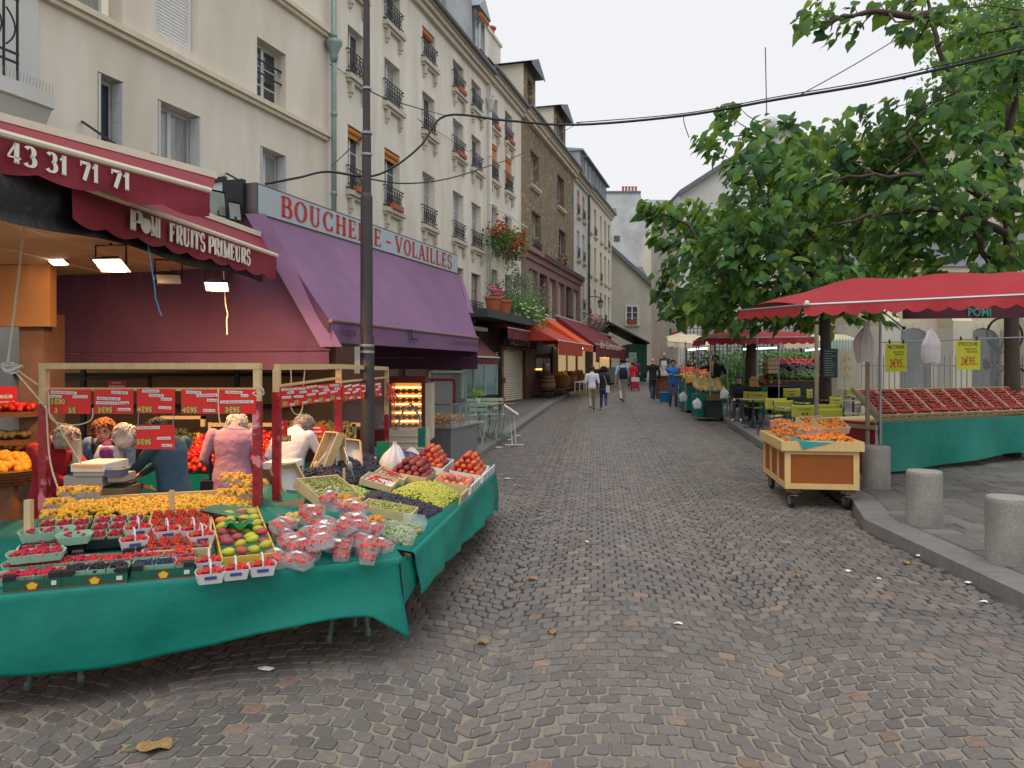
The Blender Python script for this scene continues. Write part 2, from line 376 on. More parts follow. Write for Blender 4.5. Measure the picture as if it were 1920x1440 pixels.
mb=MB(); strip(mb,lambda y:-14,lambda y:KL(y)-.32,[6.2]+fr(8,76,34),PH-.004); mb.quad((-14,6.2,0),(KL(6.2)-.32,6.2,0),(KL(6.2)-.32,6.2,g(6.2)+PH-.004),(-14,6.2,g(6.2)+PH-.004))
pavl=tag(mb.build('pavement_left',asph),kind='structure')
kerbs(pavl,KL,None,fr(6.2,40,28),.315,-1)
mb=MB(); strip(mb,lambda y:KR(y)+.36,lambda y:KR(y)+40,[2,4,6,8,9,9.6,10.2]+fr(11.4,76,54),PH-.004)
slab_bed=pm('slab_bed',srgb(84,84,80),.9,.2,3,.2,90)
pavr=tag(mb.build('pavement_right',slab_bed),kind='structure')
kerbs(pavr,KR,None,[2,3.2,4.4,5.6,6.8,8,9,9.6,10.2]+fr(11.4,52.7,34),.355,1)
# worn paving stones of the little square on the right
slab=pm('square_slab',srgb(104,101,97),.75,.2,6,.3,60,isl=.22,objr=.2,col2=srgb(90,93,89),c2s=.6)
rg=random.Random(9); y=4.0; n=0; mb=MB()
while y<17.5:
    d=rg.uniform(.2,.27); x=KR(y)+.37+rg.uniform(0,.02)
    while x<KR(y)+7.5:
        L_=rg.uniform(.28,.5)
        if abs((x+L_/2)/y*F)<1010:
            m=MB(); h=rg.gauss(0,.003); j=.007
            q=[(x+j,y+j),(x+L_-j,y+j),(x+L_-j,y+d-j),(x+j,y+d-j)]; cx=x+L_/2; cy=y+d/2
            q=[(a+rg.gauss(0,.006),b+rg.gauss(0,.006)) for a,b in q]
            m.add([(a,b,g(b)+PH-.03) for a,b in q]+[(a,b,g(b)+PH-.004+h) for a,b in q]+[(cx+(a-cx)*.94,cy+(b-cy)*.93,g(b)+PH+.004+h) for a,b in q],
                [(i,(i+1)%4,4+(i+1)%4,4+i) for i in range(4)]+[(4+i,4+(i+1)%4,8+(i+1)%4,8+i) for i in range(4)]+[(8,9,10,11)])
            if y<10.6 and (x+.1)/y*F<980 and n<290: m.v=[(a-cx,b-cy,c-g(cy)) for a,b,c in m.v]; ob('paving_stone',m.mesh('paving_stone',slab),pavr,(cx,cy,g(cy))); n+=1
            else: mb.join(m)
        x+=L_
    y+=d
o=mb.build('paving_stones',slab,pavr); o['kind']='stuff'
mb=MB(); strip(mb,lambda y:KR(y)+.36,lambda y:KR(y)+40,[17.4]+fr(18.5,76,52),PH+.006); mb.build('asphalt_surface',asph,pavr)
# litter
paper=pm('litter_paper',(.75,.76,.78),.7,.08); leafb=pm('dry_leaf',srgb(146,116,72),.8,.3,30)
lit=[(497,1257,.10,'white plastic scrap on the setts below the front table'),(1272,1172,.07,'blue white paper scrap in the middle of the road'),(1100,1018,.04,'tiny white scrap left of the middle of the road'),
 (952,899,.13,'white napkin lying just right of the peach crates'),(935,840,.2,'large white paper lying in the left gutter'),(955,826,.16,'folded white paper by the foot of the menu stand'),(972,818,.14,'crumpled white paper nearest the menu stand'),
 (1691,1021,.06,'white scrap in the right gutter by the middle bollard'),(1724,1044,.07,'torn white ticket beside the right gutter'),(1590,1073,.06,'white scrap on the road short of the right kerb'),(1815,1095,.06,'small white scrap in the gutter by the nearest bollard'),(1844,1131,.06,'white paper scrap at the right edge of the road'),(1648,1088,.04,'tiny white paper dot right of the road centre')]
for i,(px,py,s,lb) in enumerate(lit):
    y=gy(py); x=(px-960)/F*y; m=MB(); rl=random.Random(i); n=7; z=g(y)+.008
    pts=[(x+s*.7*math.cos(6.283*k/n)*rl.uniform(.5,1),y+s*.5*math.sin(6.283*k/n)*rl.uniform(.5,1),z+rl.uniform(0,.012)) for k in range(n)]
    m.add(pts+[(x,y,z+.018)],[(k,(k+1)%n,n) for k in range(n)]); one('paper_scrap',m,paper,(x,y,z),lb,'litter','scraps of paper on the road')
def leaf_litter(px,py,s,lb,rot):
    y=gy(py); x=(px-960)/F*y; m=MB(); z=g(y)+.012; n=16; pts=[]
    for k in range(n):
        a=6.283*k/n; r=s*(.55+.35*abs(math.sin(a*2.5)))*(1.5 if k==0 else 1); ca_,sa_=math.cos(a+rot),math.sin(a+rot)
        pts.append((x+r*ca_*1.2,y+r*sa_,z+.012*math.sin(a*3)+.008))
    m.add(pts+[(x,y,z+.022)],[(k,(k+1)%n,n) for k in range(n)]); m.tube([(x,y,z+.01),(x-s*1.3,y-s*.5,z),(x-s*1.9,y-s*.6,z+.004)],s*.04,5)
    one('dry_leaf',m,leafb,(x,y,z),lb,'leaf','dry leaves on the road')
leaf_litter(290,1404,.085,'large curled brown leaf on the setts at the bottom left',.4)
for i,(px,py,s,lb) in enumerate([(997,1088,.05,'brown leaf lying left of the road centre above the paper scrap'),(1036,1189,.035,'small yellow leaf on the setts left of the road centre'),(904,1208,.04,'yellow leaf fragment right of the tablecloth corner'),(1700,1058,.04,'tan leaf in the right gutter'),(1493,1083,.03,'small tan leaf right of the road centre'),(920,997,.05,'pale leaf beside the side table cloth')]):
    leaf_litter(px,py,s,lb,i)
# ================================================================ HOUSES ON THE LEFT
class Fac:
    """a facade line: local x runs along the facade away from the camera, local -y faces the street"""
    def __init__(s, ox, oy, sl):
        n=math.hypot(sl,1); s.o=(ox,oy); s.d=(sl/n,1/n); s.rz=math.atan2(s.d[1],s.d[0]); s.sl=sl
    def u(s, px, out=0.):
        k=(px-960)/F; ox=s.o[0]+out*s.d[1]; oy=s.o[1]-out*s.d[0]
        return (k*oy-ox)/(s.d[0]-k*s.d[1])
    def Y(s, px, out=0.): return s.o[1]-out*s.d[0]+s.u(px,out)*s.d[1]
    def z(s, px, py, out=0.): return CZ-(py-HZ)/F*s.Y(px,out)
    def w(s, u, out=0., z=0.): return Vector((s.o[0]+u*s.d[0]+out*s.d[1], s.o[1]+u*s.d[1]-out*s.d[0], z))
FB=Fac(-4.456,19.37,.28); FA=Fac(-4.456,19.37,.335)
def wall(mb, u0,u1,z0,z1, ops, dep=.22, y=0.):
    """wall front in the plane y with openings (u0,u1,z0,z1) and their reveals going back by dep"""
    xs=sorted({u0,u1}|{v for o in ops for v in o[:2] if u0<v<u1}); zs=sorted({z0,z1}|{v for o in ops for v in o[2:4] if z0<v<z1})
    for a,b in zip(xs[:-1],xs[1:]):
        for c,d in zip(zs[:-1],zs[1:]):
            mx_,mz=(a+b)/2,(c+d)/2
            if any(o[0]<mx_<o[1] and o[2]<mz<o[3] for o in ops): continue
            mb.quad((a,y,c),(b,y,c),(b,y,d),(a,y,d))
    for a,b,c,d in [o[:4] for o in ops]:
        mb.quad((a,y,c),(a,y+dep,c),(a,y+dep,d),(a,y,d)); mb.quad((b,y,c),(b,y,d),(b,y+dep,d),(b,y+dep,c))
        mb.quad((a,y,d),(a,y+dep,d),(b,y+dep,d),(b,y,d)); mb.quad((a,y,c),(b,y,c),(b,y+dep,c),(a,y+dep,c))
plaster_a=pm('cream_plaster',srgb(230,222,206),.9,.06,1.5,.18,90,col2=srgb(208,198,178),c2s=.9,c2t=.56,c2w=.18,stretch=(1,1,.3))
plaster_b=pm('buff_plaster',srgb(232,226,212),.9,.06,1.2,.15,90,col2=srgb(206,198,182),c2s=1.3,c2t=.57,c2w=.16,stretch=(1,1,.16))
plaster_w=pm('pale_plaster',srgb(216,217,212),.9,.06,1.2,.12,90,col2=srgb(188,190,188),c2s=.6,c2w=.2)
plaster_c=pm('ivory_plaster',srgb(222,216,196),.9,.06,1.2,.12,90,col2=srgb(198,190,168),c2s=.6,c2w=.2)
plaster_g=pm('grey_plaster',srgb(190,194,196),.9,.10,.8,.2,60,col2=srgb(150,153,156),c2s=.35,c2t=.56,c2w=.14)
stone_trim=pm('stone_trim',srgb(198,190,172),.85,.1,6,.15,80)
zinc=pm('zinc_sheet',srgb(150,160,166),.45,.12,2,metal=.35,col2=srgb(120,130,138),c2s=1.)
gutter_m=pm('gutter_zinc',srgb(105,112,116),.5,.15,metal=.3)
frame_w=pm('window_frame_white',(.62,.64,.63),.5,.06)
frame_b=pm('window_frame_brown',srgb(120,75,50),.5,.15)
orange_blind=pm('orange_blind',srgb(206,130,62),.75,.08,4)
terra=pm('terracotta',srgb(176,98,66),.8,.15,20)
slate=pm('slate_roof',srgb(98,104,112),.6,.2,12,.3,30,isl=.15)
glass_c=pm('curtained_glass',(.30,.31,.30),.06,.35,6,spec=.8,stretch=(3,3,.2)); RW=random.Random(77)
def window(par, a,b,c,d, dep=.22, fm=None, cols=2, rows=3, rail=None, sill=True, consoles=False, blind=0., pot=None, curt=True):
    fm=fm or frame_w; w_=b-a; h_=d-c; y1=dep-.05; f=.055; m=MB(); gm=glass_c if RW.random()<.38 else glass_dark
    m.box(0,f,y1,y1+.05,0,h_); m.box(w_-f,w_,y1,y1+.05,0,h_); m.box(f,w_-f,y1,y1+.05,0,f); m.box(f,w_-f,y1,y1+.05,h_-f,h_)
    for i in range(1,cols): m.box(w_*i/cols-f*.8,w_*i/cols+f*.8,y1-.004,y1+.05,f,h_-f)
    wn=m.build('window',fm,par,loc=(a,0,c))
    for i in range(cols):
        xa=(f if i==0 else w_*i/cols+f*.8); xb=(w_-f if i==cols-1 else w_*(i+1)/cols-f*.8); q=MB()
        for r in range(rows):
            za=f+(h_-2*f)*r/rows+(.012 if r else 0); zb=f+(h_-2*f)*(r+1)/rows-.012
            MB.box(q,xa,xb,y1+.02,y1+.03,za,zb)
        q.build('pane',gm,wn)
    if rows>1:
        q=MB()
        for i in range(cols):
            xa=(f if i==0 else w_*i/cols+f*.8); xb=(w_-f if i==cols-1 else w_*(i+1)/cols-f*.8)
            for r in range(1,rows): z=f+(h_-2*f)*r/rows; q.box(xa,xb,y1+.008,y1+.045,z-.014,z+.014)
        q.build('glazing_bar',fm,wn)
    if blind: m=MB(); m.lathe((w_/2,.1,h_-.09),[(.08,-w_/2+.02),(.08,w_/2-.02)],10,'x'); m.box(.03,w_-.03,.09,.1,h_*(1-blind),h_-.09); m.build('blind',orange_blind,wn)
    if sill:
        m=MB(); m.box(-.12,w_+.12,-.16,.02,-.12,-.002); m.box(-.08,w_+.08,-.1,0,-.2,-.122)
        if consoles:
            for x in (.02,w_-.14): m.box(x,x+.12,-.12,-.002,-.46,-.202); m.box(x+.02,x+.1,-.08,-.002,-.56,-.462)
        m.build('sill',stone_trim,wn)
    if rail:
        z0,z1=.06,rail; m=MB(); yo=-.07
        for z in (z0,z1,z1-.1,z0+.1): m.box(-.1,w_+.1,yo-.012,yo+.012,z-.012,z+.012)
        n=max(4,int(w_/.17))
        for i in range(n):
            xa=w_*i/n; xb=w_*(i+1)/n; m.bar((xa,yo,z0+.1),(xb,yo,z1-.1),.014); m.bar((xb,yo+.004,z0+.1),(xa,yo+.004,z1-.1),.014); m.box(xa-.008,xa+.008,yo-.008,yo+.008,z0,z1)
        for x in (-.1,w_+.1): m.box(x-.012,x+.012,yo-.012,.02,z1-.014,z1+.014); m.box(x-.012,x+.012,yo-.012,.02,z0-.014,z0+.014)
        m.build('railing',black_metal,wn)
    if pot:
        m=MB(); m.box(w_*.15,w_*.8,-.22,-.09,.0,.14); m.build('flower_box',terra,wn)
    return wn
def gutter(par, u0,u1,z, out=.3, cor=True, mat=None):
    m=MB()
    if cor:
        m.box(u0,u1,-out*.45,0,z-.45,z-.27); m.box(u0,u1,-out*.75,0,z-.268,z-.12); m.box(u0,u1,-out,0,z-.118,z-.03); m.build('cornice',mat or stone_trim,par)
    m=MB(); m.tube([(u0,-out-.05,z),(u1,-out-.05,z)],.09,8); m.build('gutter',gutter_m,par)
def downpipe(par,u,z0,z1,mat,hop=None,y=-.12):
    m=MB(); m.tube([(u,y,z0),(u,y,z1)],.065,10)
    z=z0+1.2
    while z<z1: m.lathe((u,y,z),[(.066,-.05),(.082,-.04),(.082,.04),(.066,.05)],10); z+=1.9
    if hop: m.lathe((u,y,hop),[(.07,-.35),(.1,-.2),(.1,-.12),(.2,.1),(.21,.18),(.16,.18)],12)
    m.build('downpipe',mat,par,smooth=True)
# ---- house A, cream, with string courses
A=T('cream_house','cream plaster house with string courses above the maroon awnings at the left','building',(FA.o[0],FA.o[1],0),FA.rz)
def opA(l,r,t,bz): return (FA.u(l),FA.u(r),bz,FA.z(l,t))
zc1=FA.z(613,262); zc2=FA.z(610,67)
ops=[]
w1=(FA.u(183),FA.u(232),FA.z(183,285),FA.z(183,133)); w2=(FA.u(296),FA.u(376),w1[2],FA.z(296,185)); w3=(FA.u(488),FA.u(537),FA.z(488,372),FA.z(488,272))
w4=(FA.u(482),FA.u(536),zc1+.13,FA.z(482,68)); w5=(FA.u(293),FA.u(371),FA.z(293,62),zc2-.3); w6=(FA.u(110),FA.u(230),zc1+.13,zc2-.3); w7=(FA.u(482),FA.u(536),zc2+.13,zc2+2.)
shop_op=(FA.u(-60)-1,FA.u(100),0,3.6)
m=MB(); wall(m,-13,0,0,13.5,[w1,w2,w3,w4,w5,w6,w7],.3); m.quad((0,0,0),(0,9,0),(0,9,13.5),(0,0,13.5)); m.build('wall',plaster_a,A)
for zz in (zc1,zc2):
    m=MB(); m.box(-13,-.06,-.10,.0,zz-.06,zz+.02); m.box(-13,-.04,-.16,0,zz+.022,zz+.12); m.build('string_course',pm('string_course',srgb(216,206,182),.85,.1,5),A)
window(A,*w1,dep=.3,cols=1,rows=1,sill=False); window(A,*w2,dep=.3,cols=2,rows=1,sill=False); window(A,*w3,dep=.3,cols=2,rows=1,sill=False)
window(A,*w4,dep=.3,cols=2,rows=3,sill=False,rail=.0); window(A,*w6,dep=.5,cols=1,rows=2,sill=False); window(A,*w7,dep=.3,sill=False)
sh=pm('white_shutter',srgb(200,205,205),.6,.06)
for (a,b,c,d) in (w1,w2,w3):                          # folded white shutters against the reveals
    for x,sg in ((b-.03,-1),(a+.03,1)):
        m=MB(); m.box(x-.018,x+.018,-.02,.2,c+.02,d-.03)
        for k in range(1,4): m.box(x+sg*.018-.004,x+sg*.018+.004,0,.18,c+(d-c)*k/4-.02,c+(d-c)*k/4+.02)
        m.build('shutter',sh,A)
m=MB(); n=30
for k in range(n): z0=w5[2]+(w5[3]-w5[2])*k/n; z1=w5[2]+(w5[3]-w5[2])*(k+1)/n; m.add([(w5[0]+.04,.13,z0),(w5[1]-.12,.13,z0),(w5[1]-.12,.115,(z0+z1)/2),(w5[0]+.04,.115,(z0+z1)/2),(w5[0]+.04,.135,z1),(w5[1]-.12,.135,z1)],[(0,1,2,3),(3,2,5,4)])
m.box(w5[0],w5[0]+.04,.1,.2,w5[2],w5[3]); m.box(w5[1]-.12,w5[1]-.08,.1,.2,w5[2],w5[3]); m.build('roller_shutter',white_paint,A)
m=MB(); yo=.1
for z in (.62,.9): m.box(w4[0],w4[1],yo,yo+.03,w4[2]+z,w4[2]+z+.03)
for k in range(6):
    x=w4[0]+(w4[1]-w4[0])*(k+.5)/6; m.tube([(x-.06,yo,w4[2]+.88),(x,yo,w4[2]+.74),(x+.06,yo,w4[2]+.88)],.012,5)
m.build('railing',black_metal,A)
copper=pm('verdigris_pipe',srgb(132,150,144),.5,.12,8,metal=.2); downpipe(A,-.06,3.0,13.4,copper,FA.z(615,95),-.2)
for k,(px,py,qx,qy) in enumerate([(152,228,230,280),(280,288,435,345),(423,325,470,350)]):
    m=MB(); a=V(FA.u(px),-.02,FA.z(px,py)); b=V(FA.u(qx,1.1),-1.1,FA.z(qx,qy,1.1)); m.tube([a,b],.02,6); m.build('stay_rod',black_metal,A)
# ---- house with the balcony at the far left
Zb=T('balcony_house','pale corner house with a bracketed balcony and bird spikes, top left corner','building',(FA.o[0],FA.o[1],0),FA.rz)
ue=FA.u(66); m=MB(); m.box(ue-7,ue,-.06,5,0,13); m.build('wall',plaster_w,Zb)
s0=FA.u(100,.75); zt=FA.z(100,178,.75)
m=MB(); prof=[(-.06,-.75),(-.06,-1.35),(-.1,-1.35),(-.42,-.62),(-.5,-.62),(-.72,-.22),(-.78,-.2),(-.78,0),(-.06,0)]
poly=[(s0-6,y,zt+z) for y,z in prof]; m.prism(poly,(6,0,0)); m.build('balcony_slab',plaster_w,Zb)
m=MB()
for k in range(60): x=s0-.03-k*.05; m.bar((x,-.76,zt),(x-.02,-.80,zt+.12),.005)
m.build('bird_spikes',grey_metal,Zb)
zr0=zt+.3; ur=FA.u(34,.6); m=MB()
for z in (zr0,zr0+.12,zr0+.85,zr0+1.): m.box(ur-3,ur,-.62,-.6,z-.015,z+.015)
for k in range(16):
    x=ur-.02-k*.2; m.box(x-.012,x+.012,-.622,-.598,zr0-.3,zr0+1.); pts=[(x-.1+.07*math.cos(t*.7),-.61,zr0+.45+.25*math.sin(t*.35)) for t in range(18)]; m.tube(pts,.012,5)
m.box(ur-.012,ur+.012,-.6,0,zr0+.985,zr0+1.01); m.build('railing',black_metal,Zb)
# ---- house B, the long buff facade with iron railings
B=T('buff_house','long buff plaster house with black window railings behind the purple awning','building',(FB.o[0],FB.o[1],0),FB.rz)
rowsB=[(11.65,12.72),(9.38,10.66),(6.42,8.12),(3.66,5.48)]
colsB=[(652,682),(721,750),(792,815),(849,869),(884,902)]
opsB=[]
for ri,(c,d) in enumerate(rowsB):
    for ci,(l,r) in enumerate(colsB): opsB.append((FB.u(l),FB.u(r),c,d,ri,ci))
uB=FB.u(913); m=MB(); wall(m,0,uB,0,13.3,[o[:4] for o in opsB],.24); m.build('wall',plaster_b,B)
for a,b,c,d,ri,ci in opsB:
    bl=.16 if (ri,ci) in ((2,0),(2,1),(0,2)) else 0
    window(B,a,b,c,d,dep=.24,rail=.62 if ri<3 else .75,consoles=ri<3,blind=bl,pot=(ri,ci) in ((2,0),(2,1),(1,3),(0,3)),fm=frame_b if ri==3 else None,rows=3 if ri!=1 else 2)
gutter(B,.0,uB,13.55,.32)
downpipe(B,uB+.03,3.4,13.1,pm('white_pipe',srgb(205,208,206),.5,.06),12.4,-.13)
m=MB(); m.add([(0,-.3,13.56),(uB,-.3,13.56),(uB,2.2,16.4),(0,2.2,16.4),(0,6,17.5),(uB,6,17.5)],[(0,1,2,3),(3,2,5,4)]); rfB=m.build('roof',slate,B)
def dormer(par, u, z, w_, h_, dep, fm, roofm, tri=True, blind=0., y0=0.1, cheek=None):
    cheek=cheek or zinc; m=MB(); m.box(u,u+.1,y0,y0+dep,z,z+h_); m.box(u+w_-.1,u+w_,y0,y0+dep,z,z+h_); m.box(u+.1,u+w_-.1,y0,y0+.15,z,z+.15); m.box(u+.1,u+w_-.1,y0,y0+.15,z+h_-.15,z+h_)
    d=m.build('dormer',cheek,par)
    wn=window(par,u+.1,u+w_-.1,z+.15,z+h_-.15,dep=.1+y0,cols=2,rows=2,sill=False,fm=fm,blind=blind); wn.location.y=0
    m=MB()
    if tri: m.prism([(u-.15,y0-.2,z+h_),(u+w_+.15,y0-.2,z+h_),(u+w_/2,y0-.2,z+h_+w_*.45)],(0,dep+.2,0))
    else: m.add([(u-.12,y0-.25,z+h_-.02),(u+w_+.12,y0-.25,z+h_-.02),(u+w_+.12,y0-.25,z+h_+.08),(u-.12,y0-.25,z+h_+.08),(u-.12,y0+dep,z+h_+.35),(u+w_+.12,y0+dep,z+h_+.35),(u-.12,y0+dep,z+h_),(u+w_+.12,y0+dep,z+h_)],[(0,1,2,3),(3,2,5,4),(0,3,4,6),(1,7,5,2),(0,6,7,1)])
    m.build('dormer_roof',roofm,d); return d
dormer(B,FB.u(889,-.3),13.75,1.25,2.2,1.6,frame_w,zinc,True,.12,y0=.25)
dormer(B,FB.u(797,-.3),13.9,1.25,2.,1.6,frame_w,zinc,True,0,y0=.2)
ch=MB(); u0,u1=FB.u(836,-.3),FB.u(888,-.3); ch.box(u0,u1-.6,.3,3.6,13.5,21); ch.add([(u1-.6,.3,13.5),(u1-.05,.3,13.5),(u1-.6,.3,21),(u1-.6,3.6,13.5),(u1-.05,3.6,13.5),(u1-.6,3.6,21)],[(0,1,2),(3,5,4),(1,4,5,2),(0,3,4,1)]); chb=ch.build('chimney_stack',plaster_g,rfB)
# ---- house B2 with the orange blinds
U1=FB.u(914); U2=FB.u(977)
B2=T('orange_blind_house','narrow buff house with orange blinds and red geraniums beside the white drainpipe','building',(FB.o[0],FB.o[1],0),FB.rz)
rows2=[(11.62,12.95),(9.5,11.02),(6.88,8.55),(4.25,5.92)]; ops=[]
for ri,(c,d) in enumerate(rows2):
    for l,r in ((919,933),(947,960)): ops.append((FB.u(l),FB.u(r),c,d,ri))
m=MB(); wall(m,uB+.004,U2,0,13.4,[o[:4] for o in ops],.24); m.build('wall',plaster_b,B2)
for a,b,c,d,ri in ops: window(B2,a,b,c,d,dep=.24,rail=.62 if ri!=1 else .8,consoles=True,blind=.75 if ri==1 else 0,pot=ri==0)
gutter(B2,uB+.01,U2,13.85,.32)
m=MB(); m.add([(uB+.01,-.3,13.86),(U2,-.3,13.86),(U2,1.6,16.3),(uB+.01,1.6,16.3),(uB+.01,6,17.3),(U2,6,17.3)],[(0,1,2,3),(3,2,5,4)]); rf2=m.build('roof',zinc,B2)
m=MB(); a,b=FB.u(927,-.8),FB.u(968,-.8); m.box(a,b,1.6,2.3,14.5,17.6); m.box(a-.08,b+.08,1.52,2.38,17.602,17.75); cc=m.build('chimney_stack',plaster_b,rf2)
for k in range(4): m=MB(); m.lathe((a+.5+k*(b-a-.9)/3,1.95,17.75),[(.17,0),(.15,.62),(.25,.64),(.25,.7),(.12,.78)],10); m.build('chimney_pot',terra,rf2,smooth=False)
# awning brackets on row 3 windows (folded white arms)
for l in (921,948):
    m=MB(); u=FB.u(l); z=8.55
    for x in (u+.05,u+1.): m.bar((x,-.02,z-.1),(x+.25,-.65,z-.45),.03)
    m.bar((u+.3,-.65,z-.45),(u+1.3,-.65,z-.45),.03); m.build('blind_arm',white_paint,B2)
# ---- brown decorated house C
U3=FB.u(1076)
Cc=T('brown_house','brown facade with painted golden scrollwork and two big dormers','building',(FB.o[0],FB.o[1],0),FB.rz)
brown=pm('painted_brown_plaster',srgb(130,114,92),.9,.22,1.6,.2,40,stretch=(1,1,.6))
t=brown.node_tree; b_=t.nodes['Principled BSDF']; basec=b_.inputs['Base Color'].links[0].from_socket
tc=t.nodes.new('ShaderNodeTexCoord'); wv=t.nodes.new('ShaderNodeTexWave'); wv.inputs['Scale'].default_value=.55; wv.inputs['Distortion'].default_value=14; wv.inputs['Detail'].default_value=4; wv.inputs['Detail Scale'].default_value=1.6
t.links.new(tc.outputs['Object'],wv.inputs['Vector']); mr=t.nodes.new('ShaderNodeMapRange'); mr.inputs[1].default_value=.72; mr.inputs[2].default_value=.9; t.links.new(wv.outputs['Fac'],mr.inputs[0])
ns=t.nodes.new('ShaderNodeTexNoise'); ns.inputs['Scale'].default_value=6; t.links.new(tc.outputs['Object'],ns.inputs['Vector']); mr2=t.nodes.new('ShaderNodeMapRange'); mr2.inputs[1].default_value=.5; mr2.inputs[2].default_value=.62; t.links.new(ns.outputs[0],mr2.inputs[0])
mu=t.nodes.new('ShaderNodeMath'); mu.operation='MULTIPLY'; t.links.new(mr.outputs[0],mu.inputs[0]); t.links.new(mr2.outputs[0],mu.inputs[1])
mi=t.nodes.new('ShaderNodeMix'); mi.data_type='RGBA'; t.links.new(mu.outputs[0],mi.inputs[0]); t.links.new(basec,mi.inputs[6]); mi.inputs[7].default_value=(*srgb(200,178,128),1); t.links.new(mi.outputs[2],b_.inputs['Base Color'])
opc=[(FB.u(995),FB.u(1010),FB.z(995,345),FB.z(995,280)),(FB.u(1045),FB.u(1058),FB.z(1045,385),FB.z(1045,325)),(FB.u(997),FB.u(1014),FB.z(997,475),FB.z(997,393)),(FB.u(1048),FB.u(1061),FB.z(1048,500),FB.z(1048,428))]
m=MB(); wall(m,U2,U3,FB.z(1030,497)-.1,13.6,opc,.35); m.build('wall',brown,Cc)
for i,o in enumerate(opc):
    window(Cc,*o,dep=.35,rows=3,rail=.7 if i>1 else 0,sill=True,cols=2)
gutter(Cc,U2+.01,U3,13.95,.45,True,plaster_c)
m=MB(); m.add([(U2,-.3,13.97),(U3,-.3,13.97),(U3,1.6,16.4),(U2,1.6,16.4),(U2,6,17.3),(U3,6,17.3)],[(0,1,2,3),(3,2,5,4)]); m.build('roof',zinc,Cc)
for l,r in ((971,1005),(1027,1062)):
    a=FB.u(l+13); b=FB.u(r-3); m=MB(); wall(m,a-.2,b+.2,13.9,16.1,[(a+.5,b-.4,14.2,15.7)],.3,y=0); m.add([(a-.2,-.01,16.1),(b+.2,-.01,16.1),((a+b)/2,-.01,16.6)],[(0,1,2)]); d=m.build('dormer',brown,Cc)
    m=MB(); m.box(a-.2,a-.05,0.01,3,13.9,16.1); m.box(b+.05,b+.2,0.01,3,13.9,16.1); m.build('dormer_cheek',plaster_c,d)
    m=MB(); m.add([(a-.4,-.45,16.1),((a+b)/2,-.45,16.65),(b+.4,-.45,16.1),(a-.4,3,16.1),((a+b)/2,3,16.65),(b+.4,3,16.1),(a-.4,-.45,15.97),(b+.4,-.45,15.97)],[(0,1,4,3),(1,2,5,4),(0,6,7,2,1)]); m.build('dormer_roof',slate,d)
    window(Cc,a+.5,b-.4,14.2,15.7,dep=.3,sill=False,rows=2)
# first-floor loggia in mauve stone with painted panels
mauve=pm('mauve_stone',srgb(140,112,108),.85,.14,5,.2,50); panel_p=pm('painted_panel',srgb(186,178,150),.8,.2,1.5,col2=srgb(150,160,160),c2s=1.,stretch=(1,1,.3))
zl0=FB.z(1030,625); zl1=FB.z(1030,497); ua,ub=FB.u(978),FB.u(1083)
m=MB(); nb=6; bays=[(ua+.4+(ub-ua-.8)*i/nb+.2, ua+.4+(ub-ua-.8)*(i+1)/nb-.2) for i in range(nb)]
wall(m,ua,ub,zl0,zl1-.05,[(a,b,zl0+.3,zl1-.75) for a,b in bays],.25,y=-.2); m.quad((ua,-.2,zl0),(ua,-.2,zl1),(ua,.1,zl1),(ua,.1,zl0)); m.box(ua-.1,ub+.1,-.45,.0,zl1-.05,zl1+.18); m.box(ua-.05,ub+.05,-.3,.0,zl1-.35,zl1-.052); m.build('loggia',mauve,Cc)
for i,(a,b) in enumerate(bays):
    m=MB(); m.box(a,b,.04,.06,zl0+.3,zl1-.75); m.build('panel',[panel_p,glass_dark,panel_p,panel_p,glass_dark,panel_p][i],Cc)
    if i in (1,4):
        m=MB(); m.box(a,b,-.22,-.2,zl0+1.2,zl0+1.24)
        for k in range(9): x=a+(b-a)*k/8; m.box(x-.01,x+.01,-.22,-.2,zl0+.3,zl0+1.2)
        m.build('railing',black_metal,Cc)
m=MB()                                                  # slate hood over the loggia, a row of dark tiles
for k in range(26): x=ua+2.8+k*(ub-ua-2.7)/26; m.add([(x,-.6,zl1+.1),(x+.28,-.6,zl1+.1),(x+.28,-.0,zl1+.42),(x,-.0,zl1+.42),(x+.14,-.62,zl1+.02)],[(0,1,2,3),(0,4,1)])
m.build('tile_hood',slate,Cc)
# ---- pale narrow house D and ivory house D2
U4=FB.u(1101); U5=FB.u(1146)
D=T('white_narrow_house','white narrow house between the brown facade and the ivory house','building',(FB.o[0],FB.o[1],0),FB.rz)
ops=[]
for c,d in ((11.4,13.0),(8.7,10.5),(5.6,7.7),(3.2,4.9)):
    for l,r in ((1082,1086.5),(1092,1096.5)): ops.append((FB.u(l),FB.u(r),c,d))
m=MB(); wall(m,U3+.005,U4,0,13.5,ops,.25); m.build('wall',plaster_w,D)
for i,o in enumerate(ops): window(D,*o,dep=.25,rows=2,rail=.7 if o[2]>3.5 else 0,blind=.7 if i in (0,1,4,5) else 0)
gutter(D,U3+.01,U4,13.8,.35)
m=MB(); m.add([(U3,-.3,13.82),(U4,-.3,13.82),(U4,1.6,16.2),(U3,1.6,16.2),(U3,6,17),(U4,6,17)],[(0,1,2,3),(3,2,5,4)]); m.build('roof',zinc,D); dormer(D,FB.u(1070,-.3)+3,13.9,1.4,2.2,1.6,frame_w,zinc,False,0,y0=.3)
downpipe(D,U4,1.2,13.6,black_metal,None)
D2=T('ivory_house','ivory house with regular windows and dormers at the far left end','building',(FB.o[0],FB.o[1],0),FB.rz)
ops=[]
for ri,(c,d) in enumerate(((11.1,13.0),(8.2,10.3),(5.3,7.4))):
    for l,r in ((1104,1108),(1114,1118),(1125,1128.5),(1133,1136.5),(1140,1143)): ops.append((FB.u(l),FB.u(r),c,d))
